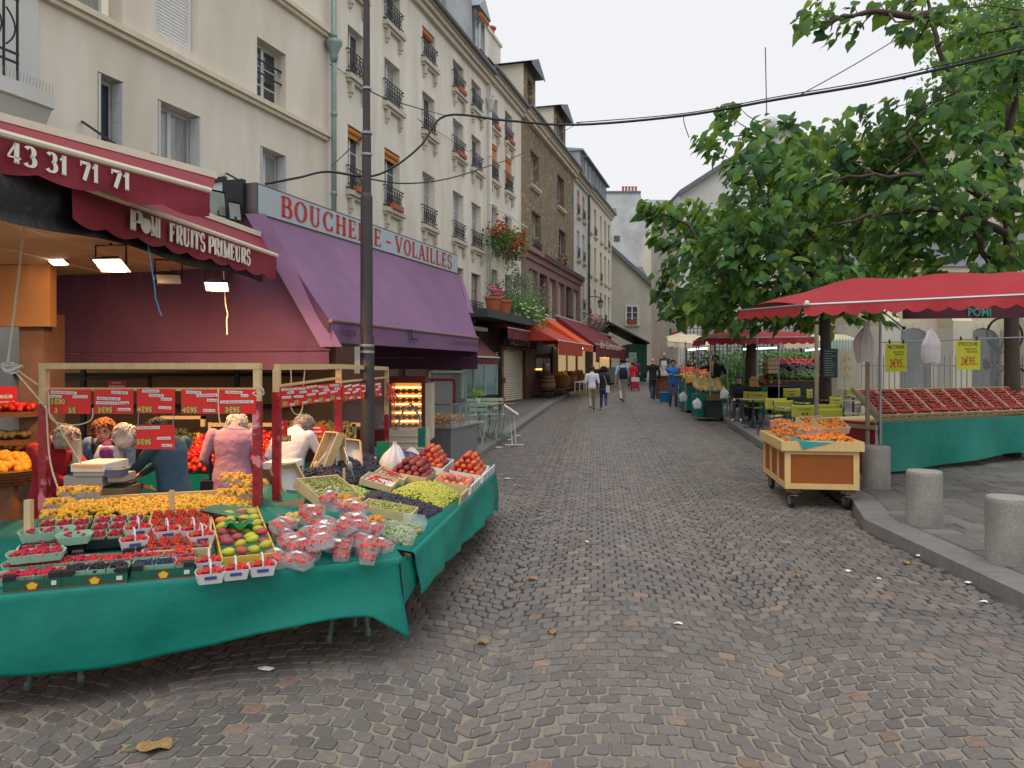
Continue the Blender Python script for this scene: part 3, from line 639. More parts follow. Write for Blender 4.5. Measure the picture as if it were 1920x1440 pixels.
for l,r in ((1103,1107),(1111,1114.5),(1118,1121.5),(1125,1128),(1132,1135),(1139,1142)): ops.append((FB.u(l),FB.u(r),2.6,4.3))
m=MB(); wall(m,U4+.005,U5,0,13.7,ops,.25); m.quad((U5,0,0),(U5,8,0),(U5,8,13.7),(U5,0,13.7)); m.build('wall',plaster_c,D2)
for i,o in enumerate(ops): window(D2,*o,dep=.25,rows=2,rail=.6 if i%3==1 else 0)
gutter(D2,U4+.01,U5,14.0,.35); m=MB(); m.box(U4+.01,U5,-.12,0,4.75,5.0); m.build('string_course',stone_trim,D2)
m=MB(); m.add([(U4,-.3,14.02),(U5,-.3,14.02),(U5,1.4,16.6),(U4,1.4,16.6),(U4,6,17.6),(U5,6,17.6),(U5,6,14)],[(0,1,2,3),(3,2,5,4),(1,6,5,2)]); m.build('roof',slate,D2)
for k in range(6): dormer(D2,U4+.8+k*(U5-U4-1.8)/5.5,14.1,1.3,2.,1.5,frame_w,slate,False,0,y0=.3)
# ================================================================ FAR END AND RIGHT SIDE
def facing(name,label,Y,px0,px1,tops,base,mat,parts=None,thick=6,wins=()):
    """a house end standing across the view at distance Y; tops = [(px,py)...] roofline"""
    x0=(px0-960)/F*Y; o=T(name,label,'building',(x0,Y,0)); m=MB()
    pts=[((p-960)/F*Y-x0, CZ-(q-HZ)/F*Y) for p,q in tops]; W=(px1-960)/F*Y-x0
    poly=[(0,0,base),(W,0,base)]+[(a,0,b) for a,b in reversed(pts)]
    ops=[((l-960)/F*Y-x0,(r-960)/F*Y-x0,CZ-(bt-HZ)/F*Y,CZ-(tp-HZ)/F*Y) for l,r,tp,bt in wins]
    m.prism(poly,(0,thick,0)); m.build('wall',mat,o)
    return o,pts,W,ops
def surface_window(par,a,b,c,d,rows=3,pot=None,sill=True):
    wn=window(par,a,b,c,d,dep=.0,rows=rows,sill=sill); wn.location.y=-.012
    m=MB(); 
    for x0,x1,z0,z1 in ((-.12,0,-.0,d-c+.12),(b-a,b-a+.12,0,d-c+.12),(0,b-a,d-c,d-c+.12)): m.box(x0,x1,-.06,.0,z0,z1)
    m.build('surround',stone_trim,wn); return wn
ochre=pm('weathered_render',srgb(186,180,166),.9,.10,1.2,.2,60,col2=srgb(164,160,152),c2s=.5,c2w=.2)
E,pts,W_,ops=facing('gable_house','grey rendered gable house with one flower-box window closing the street',66,1144,1233,[(1144,458),(1150,462),(1233,550)],.9,ochre,wins=[(1174,1196,574,608)])
Y=66; wE=surface_window(E,*ops[0]); 
m=MB(); m.box(.1,ops[0][1]-ops[0][0]-.1,-.3,-.07,.05,.35); m.build('flower_box',pm('red_flowers',srgb(150,60,50),.8,.5,14,.5,30,col2=srgb(70,95,45),c2s=8),wE)
m=MB(); a=V(pts[0][0]-.3,-.35,pts[0][1]+.25); b=V(pts[2][0]+.3,-.35,pts[2][1]+.25); m.prism([a,b,b-V(0,0,.4),a-V(0,0,.4)],(0,6.5,0)); m.build('roof',slate,E)
m=MB(); m.box(0,W_+.06,-.12,-.002,pts[2][1]-6.1,pts[2][1]-5.9); m.box(0,W_+.06,-.08,-.002,.9,1.5); m.build('string_course',stone_trim,E)
Fh,pts,W_,_=facing('tall_grey_house','tall grey blind gable wall with a row of chimney pots behind the street end',88,1130,1258,[(1130,362),(1201,360),(1203,374),(1258,375)],.9,plaster_g,thick=8)
for l,r,tp,bt in ((1144,1155,391,401),(1151,1162,442,453),(1140,1146,442,453)):
    a,b,c,d=((l-960)/F*88-Fh.location.x,(r-960)/F*88-Fh.location.x,CZ-(bt-HZ)/F*88,CZ-(tp-HZ)/F*88); window(Fh,a,b,c,d,dep=0.05,rows=1,cols=2,sill=False,fm=frame_b).location.y=-.06
zt=pts[0][1]
m=MB(); m.box(-.2,4.2,-.15,.4,zt,zt+.2); m.build('coping',slate,Fh)
for k in range(5): m=MB(); m.lathe((2.3+k*.35+.0,.4,zt+.2),[(.14,0),(.12,.5),(.16,.52),(.16,.6)],8); m.build('chimney_pot',terra,Fh)
# low tiled roof between
Gh=T('low_tiled_house','low house with a brown tiled roof tucked behind the gable house','building',((1190-960)/F*76,76,0)); wd=(1240-1190)/F*76; z0=CZ+(690-520)/F*76
m=MB(); m.box(0,wd,0,5,.9,z0); m.build('wall',ochre,Gh); m=MB(); m.prism([(-.2,-.4,z0-.1),(wd+.2,-.4,z0-.1),(wd-.6,2.6,z0+1.15),(-.4,2.6,z0+1.15)],(0,.1,.2)); m.build('roof',pm('brown_tile',srgb(112,98,82),.8,.25,10,.5,16),Gh)
# narrow receding facades to the right of the gable
FR=Fac((1228-960)/F*68,68,.26)
for nm,lb,a,b,h,mt in (('grey_corner_house','pale corner house with a turquoise shopfront at the end of the street',1229,1246,11.2,plaster_c),('cream_corner_house','cream corner house partly behind the tree, next to the turquoise shop',1246.2,1266,12.6,plaster_a)):
    ua=FR.u(a); ub=FR.u(b); H=T(nm,lb,'building',(FR.o[0],FR.o[1],0),FR.rz); ops=[]
    # this side of the street faces left, so local +y is the street side
    m=MB(); m.box(ua,ub,-6,0,.9,h); m.build('wall',mt,H)
xr=(1228-960)/F*60; q=T('side_house','pale end house with tall windows beside the globe street lamp','building',((1226-960)/F*72,72,0))
wq=(1300-1226)/F*72; m=MB(); m.box(0,wq,0,6,.9,1.9+(690-425)/F*72); m.build('wall',plaster_c,q)
for k,(l,r) in enumerate(((1230,1236),(1240,1246),(1250,1256))):
    for tp,bt in ((470,495),(515,540),(577,615)):
        a,b,c,d=((l-1226)/F*72,(r-1226)/F*72,CZ-(bt-HZ)/F*72,CZ-(tp-HZ)/F*72); window(q,a,b,c,d,dep=.05,rows=3,sill=True,rail=.5).location.y=-.06
turq=pm('turquoise_paint',srgb(96,158,160),.5,.1)
m=MB(); m.box((1236-1226)/F*72,(1262-1226)/F*72,-.25,-.002,.95,CZ-(628-HZ)/F*72); m.build('shopfront',turq,q)
m=MB(); m.box((1243-1226)/F*72,(1258-1226)/F*72,-.3,-.26,1.3,CZ-(642-HZ)/F*72); m.build('pane',glass_dark,q)
# green enclosed cafe terrace at the street end
gshop=pm('dark_green_paint',srgb(10,70,58),.5,.12); Yt=57
sh=T('green_shop','dark green shop with a sloping dark awning at the end of the street','shop',((1180-960)/F*Yt,Yt,0)); wv_=(1213-1180)/F*Yt; zt=CZ-(645-HZ)/F*Yt; zb=g(Yt)
m=MB(); m.box(0,wv_,0,5,zb,zt); m.build('wall',gshop,sh)
for k in range(3): m=MB(); m.box(.12+k*wv_/3,wv_/3*(k+1)-.06,-.05,-.002,zb+.15,zt-.3); m.build('panel',gshop,sh)
m=MB(); m.prism([(-1.6,-.6,zt+1.5),(wv_+.1,-.6,zt-.02),(wv_+.1,-.6,zt+.1),(-1.6,-.6,zt+1.62)],(0,5.6,0)); m.build('awning',pm('dark_awning',srgb(34,52,54),.7,.15),sh)
m=MB(); m.box(-.05,.5,-.08,-.055,zt-1.7,zt-.6); m.build('notice',pm('pale_notice',srgb(140,175,160),.6,.3,8),sh)
# ---- white house behind the trees
Wh,pts,W_,_=facing('white_gable_house','white rendered house with a sloping zinc eave above the trees','%s'and 46,1272,1560,[(1272,368),(1395,288),(1470,238),(1560,300)],.5,plaster_w,thick=9)
m=MB()
for (a,b) in zip(pts[:-1],pts[1:]):
    p=V(a[0],-.35,a[1]); q2=V(b[0],-.35,b[1]); m.prism([p,q2,q2+V(0,0,.28),p+V(0,0,.28)],(0,9.6,0))
m.build('roof',gutter_m,Wh)
m=MB(); cx=(1462-960)/F*46-Wh.location.x; zz=CZ+(690-240)/F*46; m.box(cx-.35,cx+.35,2,2.7,zz-1.5,zz+.4); m.lathe((cx,2.3,zz+.4),[(.14,0),(.12,.5)],8); m.build('chimney',terra,Wh)
an=MB(); an.tube([(cx,2.3,zz+.4),(cx-.1,2.3,CZ+(690-85)/F*48)],.03,6); an.build('antenna',black_metal,Wh)
m=MB(); m.lathe((cx+.1,1.8,zz+.95),[(.02,-.1),(.3,-.02),(.42,.08)],14,'y'); m.build('satellite_dish',white_paint,Wh)
# ---- lattice screen
Yl=33.; x0=(1287-960)/F*Yl; x1=(1611-960)/F*Yl; zb=g(Yl)+.1; zt=CZ+(690-560)/F*Yl
ls=T('lattice_screen','tall dark square lattice screen in front of a white wall behind the far stalls','screen',(x0,Yl,zb)); Wl=x1-x0; Hl=zt-zb; cell=.15
m=MB(); nx=int(Wl/cell); nz=int(Hl/cell)
for i in range(nx+1): m.box(i*Wl/nx-.012,i*Wl/nx+.012,-.02,.02,0,Hl)
for j in range(nz+1): m.box(0,Wl,-.034,-.021,j*Hl/nz-.012,j*Hl/nz+.012)
m.build('lattice',pm('lattice_grey',srgb(88,88,92),.6,.15),ls)
m=MB()
for i in range(0,7): x=i*Wl/6; m.box(x-.04,x+.04,.022,.1,0,Hl+.05)
m.build('post',black_metal,ls)
lw=T('white_backing_wall','white wall behind the lattice screen','wall',(x0-.1,Yl+.6,zb)); m=MB(); m.box(0,Wl+.3,0,.3,0,Hl+.4); m.build('wall_face',pm('bright_white_wall',srgb(228,228,222),.9,.06,2),lw); m=MB(); m.box(-.05,Wl+.35,-.06,.36,Hl+.4,Hl+.5); m.build('coping',stone_trim,lw)
# ---- church on the right
stone_w=pm('church_stone',srgb(204,195,172),.9,.1,1.5,.25,50,col2=srgb(184,173,150),c2s=.6,c2w=.2)
Yc=30.; xc=(1612-960)/F*Yc; ch=T('church','pale ochre stone church with buttresses and an arched bay behind the right stall','building',(xc,Yc,0)); Wc=13.
m=MB(); wall(m,0,Wc,.3,5.2,[],.3); m.box(0,Wc,.001,5,.3,5.2); m.build('wall',stone_w,ch)
m=MB(); m.box(-.1,Wc,-.2,.0,5.2,5.45); m.box(-.2,Wc,-.32,0,5.452,5.65); m.build('cornice',stone_w,ch)
m=MB(); m.add([(-.3,-.4,5.66),(Wc,-.4,5.66),(Wc,3,7.6),(-.3,3,7.6)],[(0,1,2,3)]); m.build('roof',slate,ch)
m=MB(); m.box(-.3,Wc,3,9,5,11.5); m.build('nave',stone_w,ch)
for x in (1.2,4.2,7.2): window(ch,x,x+1.3,8.0,10.2,dep=.1,sill=True).location.y=2.96
for k in range(5):
    x=.3+k*2.6; m=MB(); m.box(x,x+.7,-1.1,-.001,.3,3.6); m.prism([(x,-1.1,3.6),(x,-.001,3.6),(x,-.001,4.7)],(.7,0,0)); m.build('buttress',stone_w,ch)
for k in range(4):
    x=1.25+k*2.6; m=MB(); pts=[(x,-.04,1.1),(x+1.4,-.04,1.1)]+[(x+.7+.7*math.cos(t),-.04,2.7+.7*math.sin(t)) for t in [math.pi*i/10 for i in range(11)]]; m.prism(pts,(0,.03,0)); wn=m.build('arched_window',glass_dark,ch)
    m=MB(); 
    for i in range(10):
        t0,t1=math.pi*i/10,math.pi*(i+1)/10; m.bar((x+.7+.8*math.cos(t0),-.06,2.7+.8*math.sin(t0)),(x+.7+.8*math.cos(t1),-.06,2.7+.8*math.sin(t1)),.2,.12,(0,1,0))
    m.build('arch_moulding',stone_w,wn)
# railings of the churchyard
Yf=24.; x0=(1615-960)/F*Yf; zb=g(Yf)+.1; fz=T('iron_railing','grey iron churchyard railing with pointed bars behind the right stall','fence',(x0,Yf,zb)); Lf=7.5
for k in range(46): m=MB(); x=k*Lf/45; m.box(x-.012,x+.012,-.012,.012,.3,1.7); m.lathe((x,0,1.7),[(.02,0),(.022,.03),(.004,.16)],6); m.build('bar',pm('rail_grey',srgb(96,98,98),.5,.15,metal=.3),fz)
m=MB(); m.box(0,Lf,-.02,.02,.35,.4); m.box(0,Lf,-.02,.02,1.5,1.54); m.build('rail',MATS['rail_grey'],fz)
m=MB(); m.box(-.1,Lf+.1,-.15,.15,-.1,.3); m.build('plinth',stone_w,fz)
# ================================================================ TREES
bark=pm('bark',srgb(78,66,58),.9,.3,14,.6,40,stretch=(1,1,.3))
leaf_g=leafmat('paulownia_leaf',srgb(74,112,62),srgb(140,178,62)); leaf_y=leafmat('paulownia_leaf_young',srgb(104,140,64),srgb(170,195,75))
leaf_d=leafmat('paulownia_leaf_dark',srgb(54,90,62),srgb(95,140,55))
def leaf_shape(s=1.):
    out=[(0,0),(.30,-.13),(.5,.08),(.46,.36),(.27,.62),(0,1.05),(-.27,.62),(-.46,.36),(-.5,.08),(-.30,-.13)]
    vs=[(x*.92,y,-.18*abs(x)-.22*y*y+.02*math.sin(5*x+3*y)) for x,y in out]; vs.append((0,.33,.04))
    return [(a*s,b*s,c*s) for a,b,c in vs],[(i,(i+1)%10,10) for i in range(10)]
LV,LF=leaf_shape()
LVn=np.array(LV); LFn=np.array(LF)
def paulownia(name,label,base,trunk,blobs,Yr,size,dens,nobj,seed,r0,limbs=(),centre=None):
    rg=random.Random(seed); base=Vector(base); t=T(name,label,'tree',base); mt=MB(); tp=[Vector(p)-base for p in trunk]; n=len(tp)
    mt.tube(tp,[r0*(1-.55*i/(n-1)) for i in range(n)],10); mt.build('trunk',bark,t,smooth=True)
    bm_=MB(); cand=list(tp[n//2:])
    for lm in limbs:
        pts=[Vector(p)-base for p in lm]; fine=[]
        for i in range(len(pts)-1):
            for k in range(4): fine.append(pts[i].lerp(pts[i+1],k/4)+Vector((rg.gauss(0,.02),rg.gauss(0,.02),rg.gauss(0,.02))))
        fine.append(pts[-1]); cand+=fine[2:]; bm_.tube(fine,[r0*.5*(1-.75*i/(len(fine)-1)) for i in range(len(fine))],7)
    mats=[]; cen=centre-base if centre is not None else tp[-1]
    for (px,py,r) in blobs:
        Y=rg.uniform(*Yr); c=P(px,py,Y)-base; rm=r/F*Y
        # a thin twig from the middle of the tree to each clump
        k=min(cand,key=lambda q:(q-c).length)
        mid=k.lerp(c,.5)+Vector((rg.gauss(0,.15),rg.gauss(0,.15),rg.gauss(-.05,.12))); pts=[k.lerp(mid,.5),mid,mid.lerp(c,.5)+Vector((0,0,-.05)),c]
        bm_.tube([k]+pts,[r0*.16,r0*.13,r0*.1,r0*.07,r0*.04],6)
        cnt=int(dens*math.pi*rm*rm/(size*size*.5))
        for _ in range(max(4,cnt)):
            while True:
                q=Vector((rg.uniform(-1,1),rg.uniform(-1,1),rg.uniform(-1,1)))
                if q.length<1: break
            q=Vector((q.x*rm,q.y*rm*1.3,q.z*rm)); p=c+q
            out=Vector((p.x-cen.x*.6-k.x*.4,p.y-cen.y,0)); out=out.normalized() if out.length>.01 else Vector((1,0,0))
            az=rg.gauss(0,.9); out.rotate(Matrix.Rotation(az,3,'Z'))
            d=(out*rg.uniform(.35,1.)+Vector((0,0,-rg.uniform(.15,1.15)))).normalized()
            up=Vector((rg.gauss(0,.35),rg.gauss(-.1,.35),1)); x=d.cross(up).normalized(); nz=x.cross(d)
            s=size*rg.choice([rg.uniform(.4,.8),rg.uniform(.7,1.3)]); M=np.array([[x[i]*s,d[i]*s,nz[i]*s,p[i]] for i in range(3)])
            rr=rg.random(); mats.append((p.y,M,0 if rr<.5 else (1 if rr<.72 else 2)))
    bm_.build('branches',bark,t,smooth=True)
    mats.sort(key=lambda a:a[0]); step=max(1,len(mats)//(nobj*3)); sel=set(list(range(0,len(mats),step))[:nobj]) if nobj else set()
    mm=[leaf_g,leaf_y,leaf_d]; me=[None]*3
    for i in range(3): mbx=MB(); mbx.add(LV,LF); me[i]=mbx.mesh('leaf',mm[i])
    V_=[];F_=[];MI=[];n0=0
    for i,(y,M,mi) in enumerate(mats):
        if i in sel:
            o=ob('leaf',me[mi],t); o.matrix_local=Matrix([list(M[0]),list(M[1]),list(M[2]),[0,0,0,1]])
        else:
            V_.append(LVn@M[:,:3].T+M[:,3]); F_.append(LFn+n0); n0+=len(LVn); MI+=[mi]*len(LFn)
    o=ob('crown',np_mesh('crown',np.concatenate(V_),np.concatenate(F_),mm,smooth=False,mi=MI),t); o['kind']='stuff'
    return t
def gp(px,Y,dz=PH): return Vector(((px-960)/F*Y,Y,g(Y)+dz))
paulownia('paulownia_tree','broad-leaved paulownia with a straight trunk standing among the lime cafe chairs',gp(1548,20),[gp(1548,20),P(1548,640,20),P(1546,560,20),P(1543,470,20),P(1540,400,20)],
  [(1350,560,48),(1360,470,60),(1390,520,50),(1430,420,70),(1440,520,70),(1430,590,30),(1500,470,80),(1520,560,60),(1600,480,70),(1600,560,45),(1650,520,50),(1400,300,45),(1430,245,32),(1440,330,55),(1500,270,40),(1480,222,16),(1340,270,33),(1312,262,18),(1368,212,26),(1385,200,12),(1500,370,60),(1560,400,60),(1330,440,40),(1545,600,28),(1300,470,30),(1660,590,20),(1470,600,22),(1380,345,30),(1465,300,40),(1540,330,50),(1400,430,50),(1470,560,50),(1560,520,50),(1380,410,40),(1320,560,40),(1640,560,30),(1610,420,50),(1550,250,30)],
  (18.6,21.2),.285,3.0,220,3,.15,[[P(1546,560,20),P(1500,480,19.5),P(1440,380,19.3),P(1400,290,19.2)],[P(1545,540,20),P(1600,460,20),P(1640,400,20)],[P(1545,600,20),P(1580,590,20),P(1600,560,19.8)],[P(1543,470,20),P(1480,380,20),P(1430,250,20)],[P(1546,590,20),P(1460,540,19.5),P(1370,520,19)]])
paulownia('paulownia_tree','slender leaning paulownia whose crown hangs over the far red canopy',gp(1405,24),[gp(1405,24),P(1408,660,24),P(1412,600,24),P(1400,520,24),P(1390,440,24)],
  [(1215,392,26),(1205,385,12),(1245,402,34),(1290,412,42),(1335,405,45),(1262,470,34),(1300,520,48),(1285,575,40),(1255,580,20),(1340,600,24),(1240,520,22),(1250,545,26),(1390,610,24),(1310,450,34),(1235,440,22),(1340,500,45)],
  (22.8,25),.33,2.7,150,4,.17,[[P(1412,600,24),P(1350,520,23.5),P(1290,420,23.5),P(1225,395,23.5)],[P(1408,620,24),P(1340,580,24),P(1285,570,23.8)]])
paulownia('paulownia_tree','nearest paulownia at the right edge rising behind the red market canopy',gp(1900,14.5),[gp(1898,14.5),P(1898,700,14.5),P(1896,560,14.5),P(1893,440,14.4),P(1890,330,14.4),P(1893,190,14.4)],
  [(1505,330,44),(1560,285,52),(1620,235,46),(1590,345,66),(1660,300,74),(1700,215,50),(1755,262,66),(1800,350,66),(1860,300,60),(1850,425,60),(1900,225,50),(1905,480,44),(1770,440,52),(1690,400,66),(1630,420,46),(1520,390,30),(1740,500,26),(1690,480,30),(1915,380,40),(1800,200,36),
   (1512,45,26),(1540,18,32),(1556,60,22),(1600,55,22),(1690,20,34),(1722,55,30),(1650,8,22),(1790,10,30),(1750,25,26),(1640,330,60),(1740,350,60),(1830,270,50),(1890,350,50),(1800,420,50),(1720,460,40),(1660,460,36),(1560,440,36),(1540,350,40),(1870,520,26),(1780,540,16),(1700,260,50),(1840,500,20),(1780,130,36),(1850,165,46),(1810,60,36),(1905,95,46),(1745,195,38),(1690,60,20),(1730,85,14),(1880,55,46),(1905,140,40),(1600,10,16)],
  (12.6,15.2),.235,2.7,250,8,.15,[[P(1896,560,14.5),P(1860,500,14.2),P(1830,440,14),P(1780,380,13.8),P(1700,250,13.7)],[P(1890,330,14.4),P(1820,230,14),P(1770,110,13.8),P(1745,30,13.8),P(1730,-40,13.8)],[P(1893,440,14.4),P(1790,390,13.6),P(1650,400,13.4),P(1560,420,13.4)],[P(1893,500,14.4),P(1860,520,14),P(1830,570,14)],[P(1890,300,14.4),P(1905,150,14),P(1915,20,14)],[P(1745,30,13.8),P(1640,20,13.6),P(1560,40,13.5)],[P(1893,420,14.4),P(1800,330,13.9),P(1690,330,13.5),P(1590,330,13.4)]])
# finely leaved tree behind
fine=leafmat('fine_leaf',srgb(84,124,70),srgb(150,190,90)); rg=random.Random(6); b0=gp(1900,36); t=T('acacia_tree','pale feathery green tree behind the nearest paulownia, top right','tree',b0)
m=MB(); m.tube([(0,0,0),(0,0,6),(-.3,0,10),(-.8,0,16)],[.3,.25,.2,.08],8); m.build('trunk',bark,t,smooth=True); V_=[];F_=[];n0=0; q4=np.array([(-.5,0,0),(0,-.28,.05),(.5,0,0),(0,.28,.05)]); f4=np.array([(0,1,2,3)])
bl=MB()
for (px,py,r) in [(1800,190,50),(1850,110,80),(1905,60,70),(1900,200,80),(1790,275,44),(1860,300,70),(1830,40,30),(1780,210,26),(1900,380,60),(1840,390,50),(1890,20,80),(1820,100,60),(1870,180,80),(1800,250,50),(1910,280,60)]:
    Y=rg.uniform(34,37); c=P(px,py,Y)-b0; rm=r/F*Y; bl.tube([(-.3,0,9),c*.6+Vector((0,0,2)),c],[.1,.06,.02],6)
    for _ in range(int(1200*rm*rm/2.2)):
        q=Vector((rg.gauss(0,.5),rg.gauss(0,.5),rg.gauss(0,.5)))*rm; p=c+q; V_.append((q4*rg.uniform(.14,.3))@rotm(rg).T+np.array(p)); F_.append(f4+n0); n0+=4
bl.build('branches',bark,t,smooth=True)
o=ob('crown',np_mesh('crown',np.concatenate(V_),np.concatenate(F_),fine,smooth=False),t); o['kind']='stuff'
def bush(name,label,base,blobs,mat,size,n,seed,group=None,flowers=None,parent_label='plant'):
    rg=random.Random(seed); t=T(name,label,parent_label,base,0,group); V_=[];F_=[];n0=0; b=Vector(base); m=MB()
    for c,r in blobs:
        c=Vector(c)-b; m.tube([(0,0,0),c*.5+Vector((rg.gauss(0,.02),0,.03)),c],[.015,.01,.005],5)
        for _ in range(n):
            q=Vector((rg.gauss(0,.5)*r,rg.gauss(0,.5)*r,rg.gauss(0,.5)*r)); V_.append((q4*size*rg.uniform(.6,1.3))@rotm(rg).T+np.array(c+q)); F_.append(f4+n0); n0+=4
    m.build('stems',bark,t); o=ob('foliage',np_mesh('foliage',np.concatenate(V_),np.concatenate(F_),mat,smooth=False),t); o['kind']='stuff'
    if flowers:
        V_=[];F_=[];n0=0; bv,bf=ICO1; fm,fb,cnt,fs=flowers
        for c,r in fb:
            c=Vector(c)-b
            for _ in range(cnt): q=Vector((rg.gauss(0,.5)*r,rg.gauss(0,.5)*r,rg.gauss(0,.5)*r)); V_.append(bv*fs*rg.uniform(.6,1.2)*np.array([1,1,.6])+np.array(c+q)); F_.append(bf+n0); n0+=len(bv)
        o=ob('flowers',np_mesh('flowers',np.concatenate(V_),np.concatenate(F_),fm),t); o['kind']='stuff'
    return t
shrub_m=leafmat('shrub_leaf',srgb(70,112,60),srgb(130,170,80)); grey_leaf=leafmat('grey_leaf',srgb(110,132,112),srgb(140,160,120))
for px,py,Y,r,k,lb in ((1385,690,29,.55,0,'green shrub in front of the lattice behind the vendor'),(1330,690,31,.6,1,'low green shrub left of the vendor'),(1300,705,31,.45,2,'small shrub at the left end of the lattice'),(1440,690,30,.6,3,'green shrub behind the second tree trunk'),(1360,700,30.5,.5,4,'round shrub directly behind the vendor')):
    c=P(px,py,Y); bush('shrub',lb,(c.x,Y,g(Y)+PH),[((c.x+dx,Y+dy,c.z+dz),r) for dx,dy,dz in ((0,0,0),(.4,.1,-.3),(-.4,0,-.3),(0,0,.3),(.2,0,-.7),(-.3,0,-.7))],shrub_m,.14,170,20+k,'shrubs before the lattice')
# ================================================================ AWNINGS AND SHOPS ON THE LEFT
maroon=pm('maroon_canvas',srgb(126,28,44),.75,.12,4,.1,60); purple=pm('purple_canvas',srgb(130,95,130),.8,.1,2,.2,30,stretch=(1,1,1),col2=srgb(114,84,116),c2s=.7,c2w=.2)
cream_bar=pm('cream_aluminium',srgb(222,214,190),.45,.05); letter_w=pm('lettering_white',srgb(226,224,210),.7,.08); letter_r=pm('lettering_red',srgb(190,48,40),.5,.08)
black_cloth=pm('black_tarpaulin',(.012,.012,.014),.4,.3,8,.4,12)
def canopy(name,label,rl,rr,bl,br,vh,mat,nsc,sag=.03,bar_m=None,scal=.035,group=None,back_bar=True,thick=.0):
    """awning: front rail rl-rr, back rail bl-br, hanging scalloped valance of height vh"""
    rl,rr,bl,br=map(Vector,(rl,rr,bl,br)); o=T(name,label,'awning',(rl+rr)/2,0,group); m=MB()
    m.grid(lambda u,v: rl.lerp(rr,u).lerp(bl.lerp(br,u),v)+Vector((0,0,-sag*math.sin(math.pi*v)+.006*math.sin(u*37)*math.sin(math.pi*v))),24,8); m.build('canvas',mat,o,world=True,smooth=True)
    out=((rl+rr)/2-(bl+br)/2); out.z=0; out.normalize(); m=MB()
    def val(u,v):
        p=rl.lerp(rr,u); s=abs(math.sin(u*nsc*math.pi)); return p+Vector((0,0,-.02-(vh-scal+scal*s)*v))+out*(.012+.018*math.sin(u*21+v*2)*v)
    m.grid(val,nsc*8,4); m.build('valance',mat,o,world=True,smooth=True)
    bar_m=bar_m or cream_bar; m=MB(); m.tube([rl+out*.012,rr+out*.012],.022,8); m.build('front_rail',bar_m,o,world=True)
    if back_bar: d=(br-bl).normalized(); m=MB(); m.bar(bl+Vector((0,0,.02)),br+Vector((0,0,.02)),.05,.055); m.build('cassette',bar_m,o,world=True)
    return o,out
def lerp(a,b,t): return Vector(a).lerp(Vector(b),t)
# upper maroon awning with the telephone number
R1l,R1r=V(-3.28,3.4,3.2),V(-2.22,5.87,3.2); C1l,C1r=V(-3.99,4.0,3.52),V(-2.50,6.74,3.5)
aw1,o1=canopy('maroon_awning','upper maroon awning printed with a white telephone number, top left',R1l,R1r,C1l,C1r,.2,maroon,6)
d1=(R1r-R1l).normalized()
def on1(px,z):                                         # point on the valance plane seen at column px
    k=(px-960)/F; p=R1l; t=(k*p.y-p.x)/(d1.x-k*d1.y); return p+d1*t+V(0,0,z-p.z)+o1*.045
xs=[(12,70,'43'),(84,128,'31'),(148,186,'71'),(206,244,'71')]
for a,b,tx in xs:
    pa,pb=on1(a,3.2-.155),on1(b,3.2-.155); letters(tx,pa,d1,(0,0,1),.115,'lettering',letter_w,aw1,width=(pb-pa).length,tk=.24,tn=.08)
# lower maroon awning
R2l,R2r=V(-2.74,4.97,3.05),V(-2.42,8.2,3.05); C2l,C2r=V(-3.25,5.2,3.33),V(-2.72,8.7,3.32)
aw2,o2=canopy('maroon_awning','lower maroon awning lettered fruits primeurs with a wavy edge, below the first',R2l,R2r,C2l,C2r,.24,maroon,9)
d2=(R2r-R2l).normalized()
def on2(px,z): k=(px-960)/F; p=R2l; t=(k*p.y-p.x)/(d2.x-k*d2.y); return p+d2*t+V(0,0,z-p.z)+o2*.05
for a,b,tx in ((237,262,'P'),(262,270,''),(277,296,'MI'),(312,380,'FRUITS'),(385,465,'PRIMEURS')):
    if tx: pa,pb=on2(a,3.05-.19),on2(b,3.05-.19); letters(tx,pa,d2,(0,0,1),.145,'lettering',letter_w,aw2,width=(pb-pa).length,tk=.3,tn=.09,track=.02)
m=MB(); c=on2(268,3.05-.125); n=14                     # the apple that stands for the letter O
pts=[c+d2*(.062*math.cos(6.283*k/n)*(1+.12*abs(math.cos(6.283*k/n))))+V(0,0,.062*math.sin(6.283*k/n)-(.012 if k in (3,4) else 0)) for k in range(n)]; m.quad(*pts); m.build('apple_mark',letter_w,aw2,world=True)
m=MB(); 
for s in (-1,1): m.quad(*[c+o2*.004+d2*(s*.004)+V(0,0,.045)+d2*(s*a)+V(0,0,b) for a,b in ((0,0),(.02,.035),(.05,.03),(.03,-.002))])
m.build('apple_leaf',pm('leaf_green_print',srgb(20,110,70),.7),aw2,world=True)
# black tarpaulin slung behind the lower awning
m=MB(); a,b=R2l+V(-.12,-.9,.02),R2r+V(-.12,-.02,.02); m.grid(lambda u,v:a.lerp(b,u)+V(-.02*math.sin(9*v+u*6),0,-.34*v*(1-.15*u)-.02*math.sin(u*13)),20,4); one('black_tarpaulin',m,black_cloth,(a+b)/2,'black tarpaulin slung under the lower maroon awning','tarpaulin',smooth=True)
